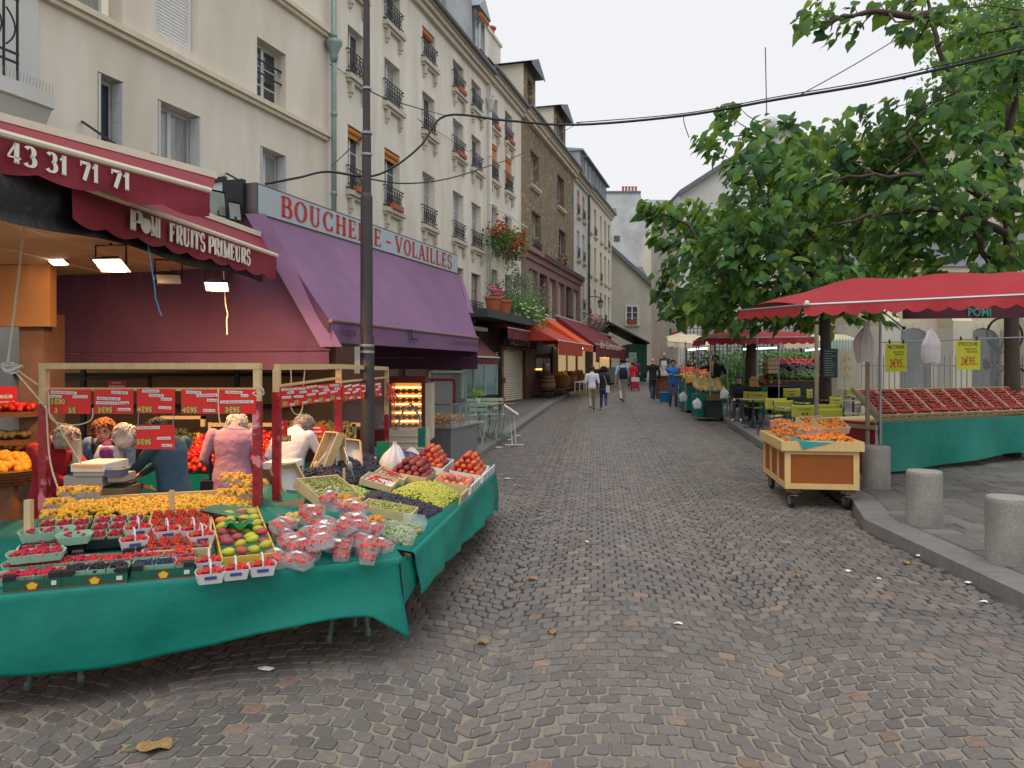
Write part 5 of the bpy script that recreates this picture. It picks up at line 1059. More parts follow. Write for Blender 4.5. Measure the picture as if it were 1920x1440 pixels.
specs=[(93,170,730,776,[(.05,.05,.62,'FRAMBOISE'),(.03,.22,.28,'Belgique'),(.58,.24,.36,'France')],[(.02,.36,'1'+E_+'80'),(.12,.72,'3'),(.47,.72,'5'+E_)],'red price card for raspberries, leftmost of the top row'),
 (177,250,730,776,[(.45,.06,.42,'MURE'),(.08,.3,.6,'GROSEILLES'),(.06,.48,.54,'MYRTILLE'),(.62,.5,.28,'belg'),(.62,.76,.33,'barquette')],[(.08,.7,'3'+E_+'95')],'red price card for blackberries and currants, second of the top row'),
 (257,328,729,775,[(.15,.03,.44,'FRAISE'),(.33,.2,.38,'MARA'),(.65,.36,.28,'bois'),(.58,.7,.34,'le ravier')],[(.0,.7,'4'+E_+'95')],'red price card for strawberries, third of the top row'),
 (340,410,730,776,[(.14,.05,.4,'FIGUE'),(.42,.2,.55,'BARBARIE'),(.7,.38,.28,'Ital'),(.6,.8,.32,'KILO')],[(.02,.7,'4'+E_+'95')],'red price card for prickly pears, fourth of the top row'),
 (411,480,730,776,[(.18,.05,.46,'FRAISE'),(.6,.2,.2,'bio'),(.04,.46,.9,'LA BARQUETTE')],[(.15,.7,'3'+E_+'95')],'red price card for strawberry punnets, rightmost of the top row')]
for l,r,t_,b_,labs,pr,lb in specs: p=P(l,t_,YA-.03); q=P(r,b_,YA-.03); price_card('price_card',lb,p,(1,0,0),q.x-p.x,p.z-q.z,labs,pr,'red price cards')
m=MB(); m.box(*[v for v in (P(115,0,YA).x,P(133,0,YA).x,YA-.046,YA-.044,P(0,776,YA).z+.008,P(0,766,YA).z)]); 
p=P(256,797,YA-.05); q=P(327,842,YA-.05); mc=price_card('price_card','red price card for mirabelles hung by strings below the third card',p,(1,0,0),q.x-p.x,p.z-q.z,[(.02,.06,.6,'MIRABELLE'),(.55,.5,.36,'Lorraine'),(.68,.78,.28,'KILO')],[(.0,.56,'5'+E_+'95')],'red price cards')
m=MB()
for x in (p.x+.01,q.x-.01): m.tube([(x,YA-.05,p.z),(x,YA-.04,P(0,775,YA).z)],.003,5)
m.build('string',pm('blue_string',srgb(120,160,190),.7),mc,world=True)
words=['RAISIN','MUSCAT','PRUNE','CHASSELAS','PECHE','FIGUE','ABRICOT','REINE']
for i,(l,r,t_,bt_) in enumerate(((520,541,726,765),(542,566,725,762),(567,588,723,758),(590,609,721,756),(612,629,719,752),(639,653,722,752),(654,669,721,751),(672,685,720,748),(698,709,718,744))):
    k=(l-960)/F; seg=0 if l<635 else 1; a,b=pts[seg],pts[seg+1]; dd=(b-a).normalized(); tt=lambda px:((px-960)/F*a.y-a.x)/(dd.x-(px-960)/F*dd.y)
    pa=a+dd*tt(l); pb_=a+dd*tt(r); pa=V(pa.x,pa.y,CZ-(t_-HZ)/F*pa.y)+V(.03,-.03,0); hh=(bt_-t_)/F*pa.y
    price_card('price_card','small red price card, %s on the narrower receding frame'%['first','second','third','fourth','fifth','sixth','seventh','eighth','ninth and last'][i],pa,V(dd.x,dd.y,0),(pb_-pa).length,hh,[(.05,.06,.75,words[i%8]),(.45,.25,.45,'fr'),(.08,.45,.6,'extra'),(.6,.82,.35,'KG')],[(.05,.68,'2'+E_+'50')],'red price cards',.035 if i<5 else .02)
p=P(519,788,6.6); q=P(539,828,6.6); price_card('price_card','small red price card hung low beside the second wrapped post',p,(1,0,0),q.x-p.x,p.z-q.z,[(.05,.05,.5,'FIGUE'),(.05,.3,.6,'noire'),(.5,.82,.4,'KG')],[(.05,.7,'3'+E_+'95')],'red price cards')
p=P(584,798,8.2); q=P(609,825,8.2); price_card('price_card','tilted red price card stuck among the kiwis',p,(1,.2,0),q.x-p.x,p.z-q.z,[(.05,.1,.6,'KIWI'),(.05,.4,.7,'calibre')],[(.1,.65,'0'+E_+'40')],'red price cards')
p=P(203,714,11.0); q=P(236,729,11.0); price_card('price_card','small red card on the rail at the back of the shop',p,(1,0,0),q.x-p.x,p.z-q.z,[(.25,.2,.5,''),(.05,.6,.4,''),(.5,.6,.45,'')],[],'red price cards',.02)
# ropes round the frame
rope=pm('rope',srgb(206,200,176),.9,.15,40)
def cord(label,pts,r=.006,mat=None,name='rope',group=None):
    m=MB(); P_=[Vector(p) for p in pts]; fine=[]
    for i in range(len(P_)-1):
        p0=P_[max(i-1,0)];p1=P_[i];p2=P_[i+1];p3=P_[min(i+2,len(P_)-1)]
        for k in range(6):
            t=k/6; fine.append(.5*((2*p1)+(p2-p0)*t+(2*p0-5*p1+4*p2-p3)*t*t+(3*p1-p0-3*p2+p3)*t**3))
    fine.append(P_[-1]); m.tube(fine,r,6); return one(name,m,mat or rope,P_[0],label,name,group,True)
cord('thin rope stretched from the awning down to the knot at the left edge',[P(48,400,6.2),P(30,560,6.0),P(14,684,5.9)],.008)
cord('rope running from the knot to the frame and down to the scale',[P(22,690,5.88),P(90,770,5.86),P(140,850,5.95),P(172,900,6.1)],.006)
cord('short rope from the knot to the left post of the wide frame',[P(26,690,5.88),P(72,722,5.9)],.006)
m=MB(); rg=random.Random(4); c=P(20,686,5.88)
for k in range(5): m.tube([c+V(.035*math.cos(t*.9+k)+.01*t-.03,.03*math.sin(t+k),.03*math.sin(t*1.1+k*.8)-.004*t) for t in range(9)],.007,6)
m.tube([c+V(-.25,0,.015),c],.007,6); one('rope_knot',m,pm('rope_white',srgb(214,214,206),.8,.1),c,'bundle of white rope knotted at the left edge','rope',None,True)
cord('looped cord hanging below the first two price cards',[P(86,727,5.85),P(92,745,5.84),P(96,785,5.84),P(135,797,5.84),P(170,788,5.84),P(174,765,5.84)],.005)
cord('loop of cord hanging under the last two big cards',[P(409,730,5.86),P(412,790,5.86),P(430,803,5.84),P(462,804,5.84),P(482,797,5.86)],.005)
cord('cord running from the frame down to the plastic bag by the scale',[P(87,758,5.85),P(92,850,5.85),P(105,905,5.8),P(120,928,5.8),P(140,915,6.0)],.006)
cord('tangle of string at the top right corner of the wide frame',[P(478,720,5.88),P(492,728,5.88),P(494,740,5.88),P(482,735,5.88),P(474,738,5.86),P(488,746,5.86)],.004)
cord('left cord loop over the narrower frame',[P(545,690,6.7),P(546,715,6.7),P(543,745,6.7),P(548,770,6.7),P(560,778,6.75),P(567,765,6.8),P(569,745,6.8),P(569,720,6.8),P(572,693,6.8)],.005)
cord('twisted bright blue string dangling under the lower awning',[P(266,383,5.9),P(276,450,5.9),P(290,540,5.9),P(291,556,5.9),P(296,572,5.9),P(298,580,5.9),P(303,592,5.9)],.005,pm('bright_blue_string',srgb(70,150,200),.6),'string')
cord('pale string dangling from the right end of the lower awning',[P(418,482,7.9),P(421,540,7.9),P(423,570,7.9),P(427,590,7.9),P(425,600,7.9),P(426,628,7.9)],.006,None,'string')
m=MB()
for k in range(4): a=P(727,716,10.15); m.tube([a,a+V(.02+.02*k,-.02,-.14),a+V(.05*k-.02,-.03,-.2),a+V(.04+.05*k,-.02,-.27)],.012,5)
one('red_ribbon',m,pm('red_plastic',srgb(220,70,64),.5),P(727,716,10.15),'red plastic ribbon tied to the farthest frame post','ribbon')
# ---- crates
green_card=pm('green_card_box',srgb(24,96,76),.6,.3,20,stretch=(18,1,.01)); black_card=pm('black_card_box',srgb(34,38,40),.6,.2); yellow_card=pm('yellow_card',srgb(222,176,70),.6,.1); grn_line=pm('green_liner',srgb(34,120,92),.7,.12)
white_ply=pm('white_plastic_crate',srgb(218,220,220),.5,.05); brown_card=pm('brown_cardboard',srgb(160,124,98),.8,.12,6,.1,40); paper_w=pm('crate_paper',srgb(214,218,222),.7,.08)
def crate(name,label,M,w_,d_,h_,mat,th=.01,group=None,liner=None,hf=None,slats=False,hb=None):
    o=T(name,label,'crate'); put(o,M); hf=hf or h_; hb=hb or h_
    for x0,x1,y0,y1,z1 in ((-w_/2,w_/2,-d_/2,-d_/2+th,hf),(-w_/2,w_/2,d_/2-th,d_/2,hb),(-w_/2,-w_/2+th,-d_/2+th,d_/2-th,h_),(w_/2-th,w_/2,-d_/2+th,d_/2-th,h_)):
        if slats:
            for k in range(2): m=MB(); m.box(x0,x1,y0,y1,.004+z1*(k*.53),z1*(k*.53+.45)); m.build('slat',mat,o)
        else: m=MB(); m.box(x0,x1,y0,y1,.004,z1); m.build('side',mat,o)
    m=MB(); m.box(-w_/2+.002,w_/2-.002,-d_/2+.002,d_/2-.002,.0,.0035); m.build('base',mat,o)
    if slats:
        for sx in (-1,1):
            for sy in (-1,1): m=MB(); m.box(sx*(w_/2-th-.018)-.012,sx*(w_/2-th-.018)+.012,sy*(d_/2-th-.014)-.012,sy*(d_/2-th-.014)+.012,.004,h_+.025); m.build('corner_post',mat,o)
    if liner: m=MB(); m.box(-w_/2+th+.002,w_/2-th-.002,-d_/2+th+.002,d_/2-th-.002,.005,h_*.45); m.build('liner',liner,o)
    return o
def cr_px(S,quad): # four pixel corners (front-left, front-right, back-right, back-left) -> centre, rot, w, d
    A_,B_,C_,D_=[S.hit(*q) for q in quad]; c=(A_+B_+C_+D_)/4; e=((B_-A_)+(C_-D_))/2; w_=e.length; d_=(((D_-A_)+(C_-B_))/2).length; return c,math.atan2(e.dot(S.b),e.dot(S.a)),w_,d_
# prototypes of punnets (built once at the origin, then copied)
raspb=pm('raspberry',srgb(190,36,62),.5,.3,60,.4,160,isl=.25); strawb=pm('strawberry',srgb(206,36,30),.35,.25,50,.3,140,isl=.18,col2=srgb(214,120,70),c2s=16,c2t=.66,c2w=.05)
blueb=pm('blueberry',srgb(40,48,84),.6,.2,isl=.2); blackb=pm('blackberry',srgb(34,22,34),.4,.3,60,.4,150,isl=.2); currant=pm('red_currant',srgb(206,44,40),.25,.2,isl=.2)
mint=pm('mint_card',srgb(160,206,180),.6,.07); clear=pm('clear_plastic',srgb(228,232,234),.12,.03,alpha=.2,spec=.8); clear2=pm('clear_film',srgb(235,230,235),.15,.05,alpha=.13,spec=1.,bump=.4,bs=55); hull=pm('strawberry_hull',srgb(84,130,50),.7)
def tray(mb,w_,d_,h_,fl=.85,t=.004,point=.0):
    o=[(-w_/2,-d_/2),(w_/2,-d_/2),(w_/2+point,0),(w_/2,d_/2),(-w_/2,d_/2),(-w_/2-point,0)]
    n=6; vs=[(x*fl,y*fl,0) for x,y in o]+[(x,y,h_) for x,y in o]+[(x*.96,y*.96,h_) for x,y in o]+[(x*fl*.95,y*fl*.95,.004) for x,y in o]
    mb.add(vs,[tuple(range(5,-1,-1))]+[(i,(i+1)%n,n+(i+1)%n,n+i) for i in range(n)]+[(n+i,n+(i+1)%n,2*n+(i+1)%n,2*n+i) for i in range(n)]+[(2*n+i,2*n+(i+1)%n,3*n+(i+1)%n,3*n+i) for i in range(n)]+[tuple(range(18,24))])
def fill(rg,w_,d_,h_,r,n,base=None,sq=(1,1,1),dome=.3):
    pts=[];rad=[]
    for _ in range(n):
        x=rg.uniform(-1,1);y=rg.uniform(-1,1); pts.append((x*w_/2*.88,y*d_/2*.86,h_-r*.6+dome*r*2*(1-max(x*x,y*y))+rg.uniform(-.5,.35)*r)); rad.append(r*rg.uniform(.85,1.12))
    return balls(pts,rad,base,sq,rg)
PROTO={}
def make_punnet(key,w_,d_,h_,fruit,r,n,traymat,point=.0,sq=(1,1,1),handle=None,hulls=0,film=None,labelp=False):
    rg=random.Random(len(key)*7+n); o=ob('punnet',None); m=MB(); tray(m,w_,d_,h_,.82,.004,point); m.build('tray',traymat,o)
    v_,f_=fill(rg,w_,d_,h_,r,n,None,sq,.5); f=ob('fruit',np_mesh('fruit',v_,f_,fruit),o); f['kind']='stuff'
    if hulls:
        m=MB()
        for _ in range(hulls): x,y=rg.uniform(-.4,.4)*w_,rg.uniform(-.4,.4)*d_; z=h_+r*.75; m.add([(x,y,z)]+[(x+.013*math.cos(t*1.047),y+.013*math.sin(t*1.047),z-.006+.004*(t%2)) for t in range(6)],[(0,i+1,(i+1)%6+1) for i in range(6)])
        m.build('hulls',hull,o)['kind']='stuff'
    if handle: m=MB(); m.tube([(0,-d_/2*.98,h_*.9),(0,-d_/2*1.0,h_+.035),(0,-d_*.25,h_+.06),(0,d_*.25,h_+.06),(0,d_/2,h_+.035),(0,d_/2*.98,h_*.9)],.0055,6); m.build('handle',handle,o)
    if handle: m=MB(); m.box(-w_*.22,w_*.22,-d_/2*.965-.002,-d_/2*.945-.002,h_*.45,h_*.75); m.build('label_print',pm('blue_label',srgb(60,80,140),.6),o)
    if film:
        m=MB(); 
        def fn(u,v):
            a=2*math.pi*u; ca_,sa_=math.cos(a),math.sin(a); sx=w_/2*1.06*(abs(ca_)**.5)*(1 if ca_>=0 else -1); sy=d_/2*1.06*(abs(sa_)**.5)*(1 if sa_>=0 else -1); k=1-v**3*.75; wr=.007*math.sin(7*a+6*v)*math.sin(5*v+a)+.005*math.sin(17*a+9*v)+.004*math.cos(29*a)
            return V(sx*k*(1+wr*8),sy*k*(1+wr*6),h_*.1+(h_+.035)*v+wr)
        m.grid(fn,44,9); m.quad((-w_*.2,-d_*.15,h_+.052),(w_*.2,-d_*.12,h_+.054),(w_*.2,d_*.12,h_+.054),(-w_*.2,d_*.12,h_+.052)) if False else None; m.build('wrapping',film,o,smooth=True)
        m=MB(); m.box(-w_*.16,w_*.12,-d_*.12,d_*.1,h_+.04,h_+.0415); m.build('price_label',card_w,o)
    PROTO[key]=o; return o
make_punnet('rasp',.17,.115,.05,raspb,.0115,60,mint,.02); make_punnet('blue',.12,.115,.055,blueb,.008,70,mint,.01); make_punnet('black',.12,.11,.055,blackb,.012,40,mint,.01)
make_punnet('straw',.135,.125,.055,strawb,.0175,34,clear,0,(.85,.85,1.1),hulls=6); make_punnet('curr',.14,.11,.05,currant,.0065,130,clear)
make_punnet('basket',.15,.1,.065,strawb,.018,26,white_ply,.012,(.85,.85,1.1),handle=white_ply,hulls=4); make_punnet('wrap',.16,.11,.06,strawb,.018,30,clear,0,(.85,.85,1.1),film=clear2,hulls=5)
mirab=pm('mirabelle',srgb(224,172,44),.4,.15,18,isl=.16,col2=srgb(206,120,50),c2s=22,c2t=.66,c2w=.06); make_punnet('mirab',.19,.125,.075,mirab,.0155,60,clear)
girol=pm('girolle',srgb(206,140,52),.7,.25,30,isl=.2); make_punnet('girolle',.17,.12,.07,girol,.017,60,clear,0,(1.2,1,.5)); make_punnet('mint_empty',.17,.115,.055,raspb,.0115,8,mint,.02)
USED={}
def punnet(key,label,M,group,name=None):
    o=copy_tree(PROTO[key]); o.name=name or {'basket':'berry_basket'}.get(key,'punnet'); put(o,M); tag(o,label,'punnet' if key!='basket' else 'basket',group); return o
# front row: three green cardboard boxes with yellow badge
badge=pm('yellow_badge',srgb(226,196,60),.6); badge_r=pm('badge_red',srgb(190,40,36),.6)
frontq=[((2,1121),(119,1112),(124,1056),(28,1066),'green printed box of raspberries, left end of the front row'),((123,1110),(247,1100),(246,1050),(128,1056),'green printed box of blackberries, middle of the front row'),((251,1099),(371,1089),(362,1040),(252,1047),'green printed box of blueberries, right end of the front row')]
for bi,(a,b,c_,d_,lb) in enumerate(frontq):
    c,rot,w_,dd=cr_px(S1,(a,b,c_,d_)); dd=min(dd,.34); M=S1.M(c,rot); o=crate('berry_box',lb,M,w_*.99,dd,.07,green_card,.008,'green berry boxes')
    for sx in (-1,1):
        for sy in (-1,1): m=MB(); m.box(sx*(w_/2*.99-.03)-.03,sx*(w_/2*.99-.03)+.03,sy*(dd/2-.02)-.022,sy*(dd/2-.02)+.022,.072,.1); m.build('corner',black_card,o)
    m=MB(); n=5; m.prism([(.036*math.cos(6.283*k/n+1.57),-dd/2-.0015,.036+.03*math.sin(6.283*k/n+1.57)) for k in range(n)],(0,-.001,0)); m.build('badge',badge_r,o); m=MB(); m.prism([(.028*math.cos(6.283*k/n+1.57),-dd/2-.003,.036+.023*math.sin(6.283*k/n+1.57)) for k in range(n)],(0,-.001,0)); m.build('badge_face',badge,o)
    m=MB(); m.box(w_*.33,w_*.42,-dd/2-.0025,-dd/2-.001,.03,.055); m.build('print',card_w,o); m=MB(); m.box(-w_/2*.98,w_/2*.98,-dd/2-.0022,-dd/2-.001,.008,.013); m.build('red_stripe',badge_r,o)
    for r in range(2):
        for k in range(3):
            if bi==2 and k==2: key='curr' if r==0 else 'straw'
            elif bi==0: key='rasp'
            else: key=('black' if bi==1 else 'blue') if r==0 else ('rasp' if k==0 else 'curr')
            q=M@V((k-1)*w_*.31,(r-.5)*dd*.46,.03); punnet(key,{'rasp':'mint card punnet of raspberries in the %s green box'%['left','middle','right'][bi],'black':'mint card punnet of blackberries in the middle front box','blue':'mint card punnet of blueberries in the right front box','curr':'clear punnet of red currants in the %s green box'%['left','middle','right'][bi],'straw':'clear punnet of strawberries in the right green box'}[key],S1.M(q,rot),{'rasp':'raspberry punnets','black':'blackberry punnets','blue':'blueberry punnets','curr':'currant punnets','straw':'strawberry punnets'}[key])
# second and third rows: black raspberry crates stepping back, strawberries, prickly pears
for qd,lb,nx,ny,key,mat_,hh in (
  (((30,1064),(122,1056),(128,1044),(44,1050)),'shallow black box of raspberries behind the front left box',3,1,'rasp',black_card,.075),
  (((55,1050),(165,1042),(167,996),(70,1002)),'black crate of raspberry punnets at the left of the third row',3,3,'rasp',black_card,.06),
  (((168,1040),(270,1032),(272,988),(170,994)),'black crate of raspberry punnets next to the strawberries',3,3,'rasp',black_card,.06),
  (((272,1062),(400,1052),(394,978),(277,984)),'pale wooden crate of strawberry punnets in the middle of the front table',5,4,'straw',wood_pale,.06)):
    c,rot,w_,dd=cr_px(S1,qd); M=S1.M(c+S1.n*.03,rot); o=crate('berry_crate',lb,M,w_,dd,hh,mat_,.01 if mat_ is black_card else .014,'berry crates')
    for j in range(ny):
        for i in range(nx):
            q=M@V((i-(nx-1)/2)*w_*.94/nx,(j-(ny-1)/2)*dd*.93/ny,.02); o2=punnet(key,('mint card punnet of raspberries in the '+lb.split(' of ')[0]+' '+' '.join(lb.split()[-4:])) if key=='rasp' else 'clear punnet of strawberries, %s row of the pale wooden crate'%['front','second','third','back'][j],S1.M(q,rot),'raspberry punnets' if key=='rasp' else 'strawberry punnets')
            o2.scale=(w_*.9/nx/(.19 if key=='rasp' else .137),dd*.9/ny/(.12 if key=='rasp' else .127),1)
for px,py,lb in ((70,1040,'empty mint punnet stacked on the left raspberry crate'),(108,1036,'second mint punnet lying on the left raspberry crate'),(140,1046,'mint punnet perched at the edge of the left raspberry crate'),(50,1082,'mint punnet of raspberries standing on the front left box'),(88,1078,'mint punnet leaning on the front left box')):
    punnet('mint_empty' if py<1060 else 'rasp',lb,S1.M(S1.hit(px,py)+S1.n*.1,.1),'loose mint punnets')
for px,py,lb in ((259,1026,'white handled basket of strawberries, upper left of the strawberry crate'),(252,1050,'white handled basket of strawberries, lower left of the strawberry crate'),(313,1030,'white handled basket of strawberries in the middle of the crate'),(362,1028,'white handled basket of strawberries, upper right of the crate'),(377,1040,'white handled basket of strawberries, right edge of the crate')):
    punnet('basket',lb,S1.M(S1.hit(px,py)+S1.n*.075,.15),'strawberry baskets')
for px,py,lb in ((394,1093,'white handled strawberry basket at the front edge, left one'),(441,1086,'white handled strawberry basket at the front edge, middle one'),(491,1079,'white handled strawberry basket at the front edge, right one'),(391,1071,'strawberry basket standing behind the left front basket')):
    punnet('basket',lb,S1.M(S1.hit(px,py)+S1.n*.01,.02),'strawberry baskets')
# prickly pears in a yellow tray
c,rot,w_,dd=cr_px(S1,((402,1072),(512,1062),(490,972),(404,980))); M=S1.M(c+S1.n*.01,rot); crate('yellow_tray','yellow cardboard tray of prickly pears beside the strawberries',M,w_,dd,.075,yellow_card,.01,None,grn_line)
pg=pm('prickly_pear_green',srgb(190,186,56),.5,.2,9,.2,60,objr=.15); pr_=pm('prickly_pear_red',srgb(170,70,74),.5,.2,9,.2,60,objr=.2); po=pm('prickly_pear_orange',srgb(216,140,60),.5,.2,9,.2,60)
bv,bf=ICO2; pear=[np_mesh('prickly_pear',bv*np.array([.043,.029,.027])*(1+.06*np.sin(bv[:,0:1]*4)),bf,mm) for mm in (pg,pr_,po)]; rg=random.Random(12)
for j in range(7):
    for i in range(4):
        k=rg.choice([0,0,1,0,1]) if not (i==0 and j==5) else 2; q=M@V((i-1.5)*w_*.225+rg.uniform(-.006,.006),(j-3)*dd*.132,.075+(.025 if j<3 and rg.random()<.5 else 0)); o=ob('prickly_pear',pear[k],None); put(o,S1.M(q,rot+rg.uniform(-.5,.5))@Matrix.Rotation(rg.uniform(-.3,.3),4,'Y')); tag(o,['yellow green prickly pear in the yellow tray','reddish prickly pear in the yellow tray','orange prickly pear at the back left of the yellow tray'][k],'fruit',['green prickly pears','red prickly pears','orange prickly pears'][k])
m=MB(); c=S1.hit(447,1018)+S1.n*.12; m.grid(lambda u,v: c+S1.a*(.17*(u-.5))+S1.b*(.10*(v-.5)+.02*math.sin(u*6))+S1.n*(.025*math.sin(u*9+v*7)+.01*math.cos(v*15)),12,8); one('green_glove',m,pm('green_plastic',srgb(10,120,56),.3,.15),c,'crumpled green plastic bag lying on the prickly pears','bag',None,True)
# wrapped strawberry punnets heaped to the right
rg=random.Random(31); spots=[(535,1020,0),(520,1062,0),(560,1066,0),(545,1040,1),(590,1030,1),(575,1052,0),(600,1062,2),(620,1030,1),(640,1050,0),(610,1005,1),(650,1015,1),(637,1035,2),(670,1030,2),(688,1042,0),(690,1055,0),(715,1035,0),(660,1000,1),(585,1000,1),(620,985,2),(700,1020,1),(655,985,2),(604,1040,2),(530,1005,0)]
spots+=[(px+rg.uniform(-14,14),py+rg.uniform(-6,4),lv+rg.choice([0,1])) for px,py,lv in spots if px>525 and px<700]
for i,(px,py,lv) in enumerate(spots):
    p=S1.hit(px,py)+S1.n*(.012+.05*lv); punnet('wrap','film wrapped punnet of strawberries '+['lying on the cloth at the foot of the heap','in the middle layer of the loose heap','high up in the loose heap','at the very top of the loose heap'][min(lv,3)],S1.M(p,rg.uniform(-1.4,1.4),rg.uniform(-.35,.5) if lv else rg.uniform(-.05,.1))@Matrix.Diagonal((rg.uniform(.95,1.15),rg.uniform(.9,1.1),rg.uniform(.75,1.),1)),'wrapped strawberry punnets')
# mirabelles
def poly_pts(S,poly,n,rg,hmax,r,edge=.06):
    q=[p if max(abs(p[0]),abs(p[1]))<20 else S.uv(S.hit(*p)) for p in poly]; us=[a for a,b in q]; vs=[b for a,b in q]; out=[]; rad=[]
    def inside(u,v):
        c=False; j=len(q)-1
        for i in range(len(q)):
            if (q[i][1]>v)!=(q[j][1]>v) and u<(q[j][0]-q[i][0])*(v-q[i][1])/(q[j][1]-q[i][1])+q[i][0]: c=not c
            j=i
        return c
    def dist(u,v):
        d=9
        for i in range(len(q)):
            a=q[i];b=q[(i+1)%len(q)]; L2=(b[0]-a[0])**2+(b[1]-a[1])**2; t=max(0,min(1,((u-a[0])*(b[0]-a[0])+(v-a[1])*(b[1]-a[1]))/L2)); d=min(d,math.hypot(u-a[0]-t*(b[0]-a[0]),v-a[1]-t*(b[1]-a[1])))
        return d
    tries=0
    while len(out)<n and tries<n*30:
        tries+=1; u=rg.uniform(min(us),max(us)); v=rg.uniform(min(vs),max(vs))
        if not inside(u,v): continue
        k=min(1,dist(u,v)/edge); out.append(tuple(S.at(u,v,r*.5+hmax*math.sqrt(k)*(1+.25*math.sin(u*9+2)*math.cos(v*8))+rg.uniform(-.9,.3)*r))); rad.append(r*rg.uniform(.85,1.12))
    return out,rad
def heap(name,label,S,poly,n,hmax,r,mat,seed,edge=.08,sq=(1,1,1),base=None,stems=None,cat='fruit',group=None):
    rg=random.Random(seed); p,rd=poly_pts(S,poly,n,rg,hmax,r,edge); c=np.mean(np.array(p),axis=0); v_,f_=balls(p,rd,base,sq,rg); o=ob(name,np_mesh(name,v_-c,f_,mat),None,tuple(c)); tag(o,label,cat,group,'stuff')
    return o
heap('mirabelles','loose yellow mirabelles heaped along the back of the front table',S1,[(92,996),(180,992),(300,988),(400,978),(488,966),(490,945),(410,946),(300,948),(180,955),(100,962)],2100,.085,.0155,mirab,41)
mc_=T('mirabelle_bin','long wooden edged bin holding the mirabelles at the back of the front table','bin',S1.hit(300,985))
for a,b,h0,h1 in (((92,1000),(270,992),.0,.05),((185,955),(492,938),.02,.1)):
    p,q=S1.hit(*a),S1.hit(*b); m=MB(); m.bar(p+S1.n*(h0+h1)/2,q+S1.n*(h0+h1)/2,.012,h1-h0,S1.n); m.build('board',wood_pale if h0 else black_card,mc_,world=True)
p,q=S1.hit(190,962),S1.hit(490,945); m=MB(); m.bar(p+S1.n*.025,q+S1.n*.025,.01,.05,S1.n); m.build('cloth_edge',cloth_green,mc_,world=True)
for i,(px,py,lv) in enumerate(((112,1000,0),(105,984,.02),(112,968,.05),(135,955,.1),(165,955,.1),(150,975,.03),(430,948,.05),(455,940,.07),(470,953,.08),(437,930,.12),(458,936,.13),(478,945,.13))):
    punnet('mirab','clear plastic punnet of mirabelles stacked on the loose mirabelles',S1.M(S1.hit(px,py)+S1.n*(lv*.8),.15*math.sin(i*3),0.05),'mirabelle punnets')
m=MB(); c=S1.hit(304,962)+S1.n*.05; m.lathe(c,[(.0,.05),(.03,.045),(.05,.02),(.058,-.005),(.056,-.008)],14); m.tube([c+V(.04,0,.02),c+V(.11,.02,.03)],.01,6); one('red_scoop',m,pm('red_scoop_plastic',srgb(204,36,30),.3),c,'red plastic scoop lying in the mirabelles','scoop',None,True)
for px,y0,y1,w_,lb,Yo in ((54,937,1012,.04,'pale wooden stake at the left end of the berry crates',4.95),(322,919,985,.028,'pale wooden stake rising from the mirabelles',5.6),(560,903,960,.02,'left of two thin stakes by the tilted grape crate',6.4),(575,905,962,.02,'right of two thin stakes by the tilted grape crate',6.4),(645,878,945,.02,'thin stake among the black grapes',7.2),(704,856,900,.02,'stake beside the blue plums',8.4)):
    a=P(px,y1,Yo); b=P(px,y0,Yo); m=MB(); m.bar(a,b,w_); one('wooden_stake',m,wood_pale,a,lb,'stake','wooden stakes')
# ---- side table
grape_k=pm('black_grape',srgb(34,36,58),.45,.3,12,isl=.35,spec=.6); grape_g=pm('green_grape',srgb(176,178,64),.3,.15,isl=.2,spec=.6); grape_p=pm('pale_green_grape',srgb(166,182,92),.3,.15,isl=.2); plum=pm('blue_plum',srgb(78,92,130),.65,.2,isl=.2); ralm=pm('green_almond',srgb(150,162,118),.8,.2,isl=.2)
GR=(ICO1)
def rect(u0,u1,v0,v1): return [(u0,v0),(u1,v0),(u1,v1),(u0,v1)]
heap('black_grapes','big mound of black grapes in front of the lamp post',S2,rect(1.75,3.2,.98,1.5),2600,.13,.0125,grape_k,51,.28)
heap('green_grapes','yellow green muscat grapes spread beside the peaches',S2,[(1.55,.1),(2.35,.06),(2.5,.35),(2.3,.58),(1.75,.62)],1700,.075,.0135,grape_g,52,.14)
heap('black_grapes','black grapes spread in front of the yellow green ones',S2,[(1.1,.12),(1.55,.08),(1.7,.6),(1.75,.8),(1.3,.72)],1500,.05,.012,grape_k,53,.12)
heap('pale_grapes','small pale green grapes left of the black ones',S2,rect(1.25,1.7,.78,1.0),420,.06,.013,grape_p,54,.12)
heap('pale_grapes','pale grapes showing below the thin stake',S2,rect(1.6,1.85,1.02,1.22),260,.06,.013,grape_p,55,.1)
heap('plums','dusty blue plums piled at the far left of the side table',S2,rect(3.3,4.2,.9,1.45),330,.07,.024,plum,56,.15,(1,1,1.25))
heap('green_almonds','pale green almonds in clear punnets at the near corner',S2,rect(.18,.68,.06,.36),460,.06,.016,ralm,57,.1,(.8,.8,1.2))
heap('pale_grapes','white muscat grapes under the plastic bag',S2,rect(2.7,3.25,.86,1.02),300,.07,.014,grape_p,58,.12)
cb=pm('currant_stalks',srgb(160,168,84),.6,.25,30,isl=.25)
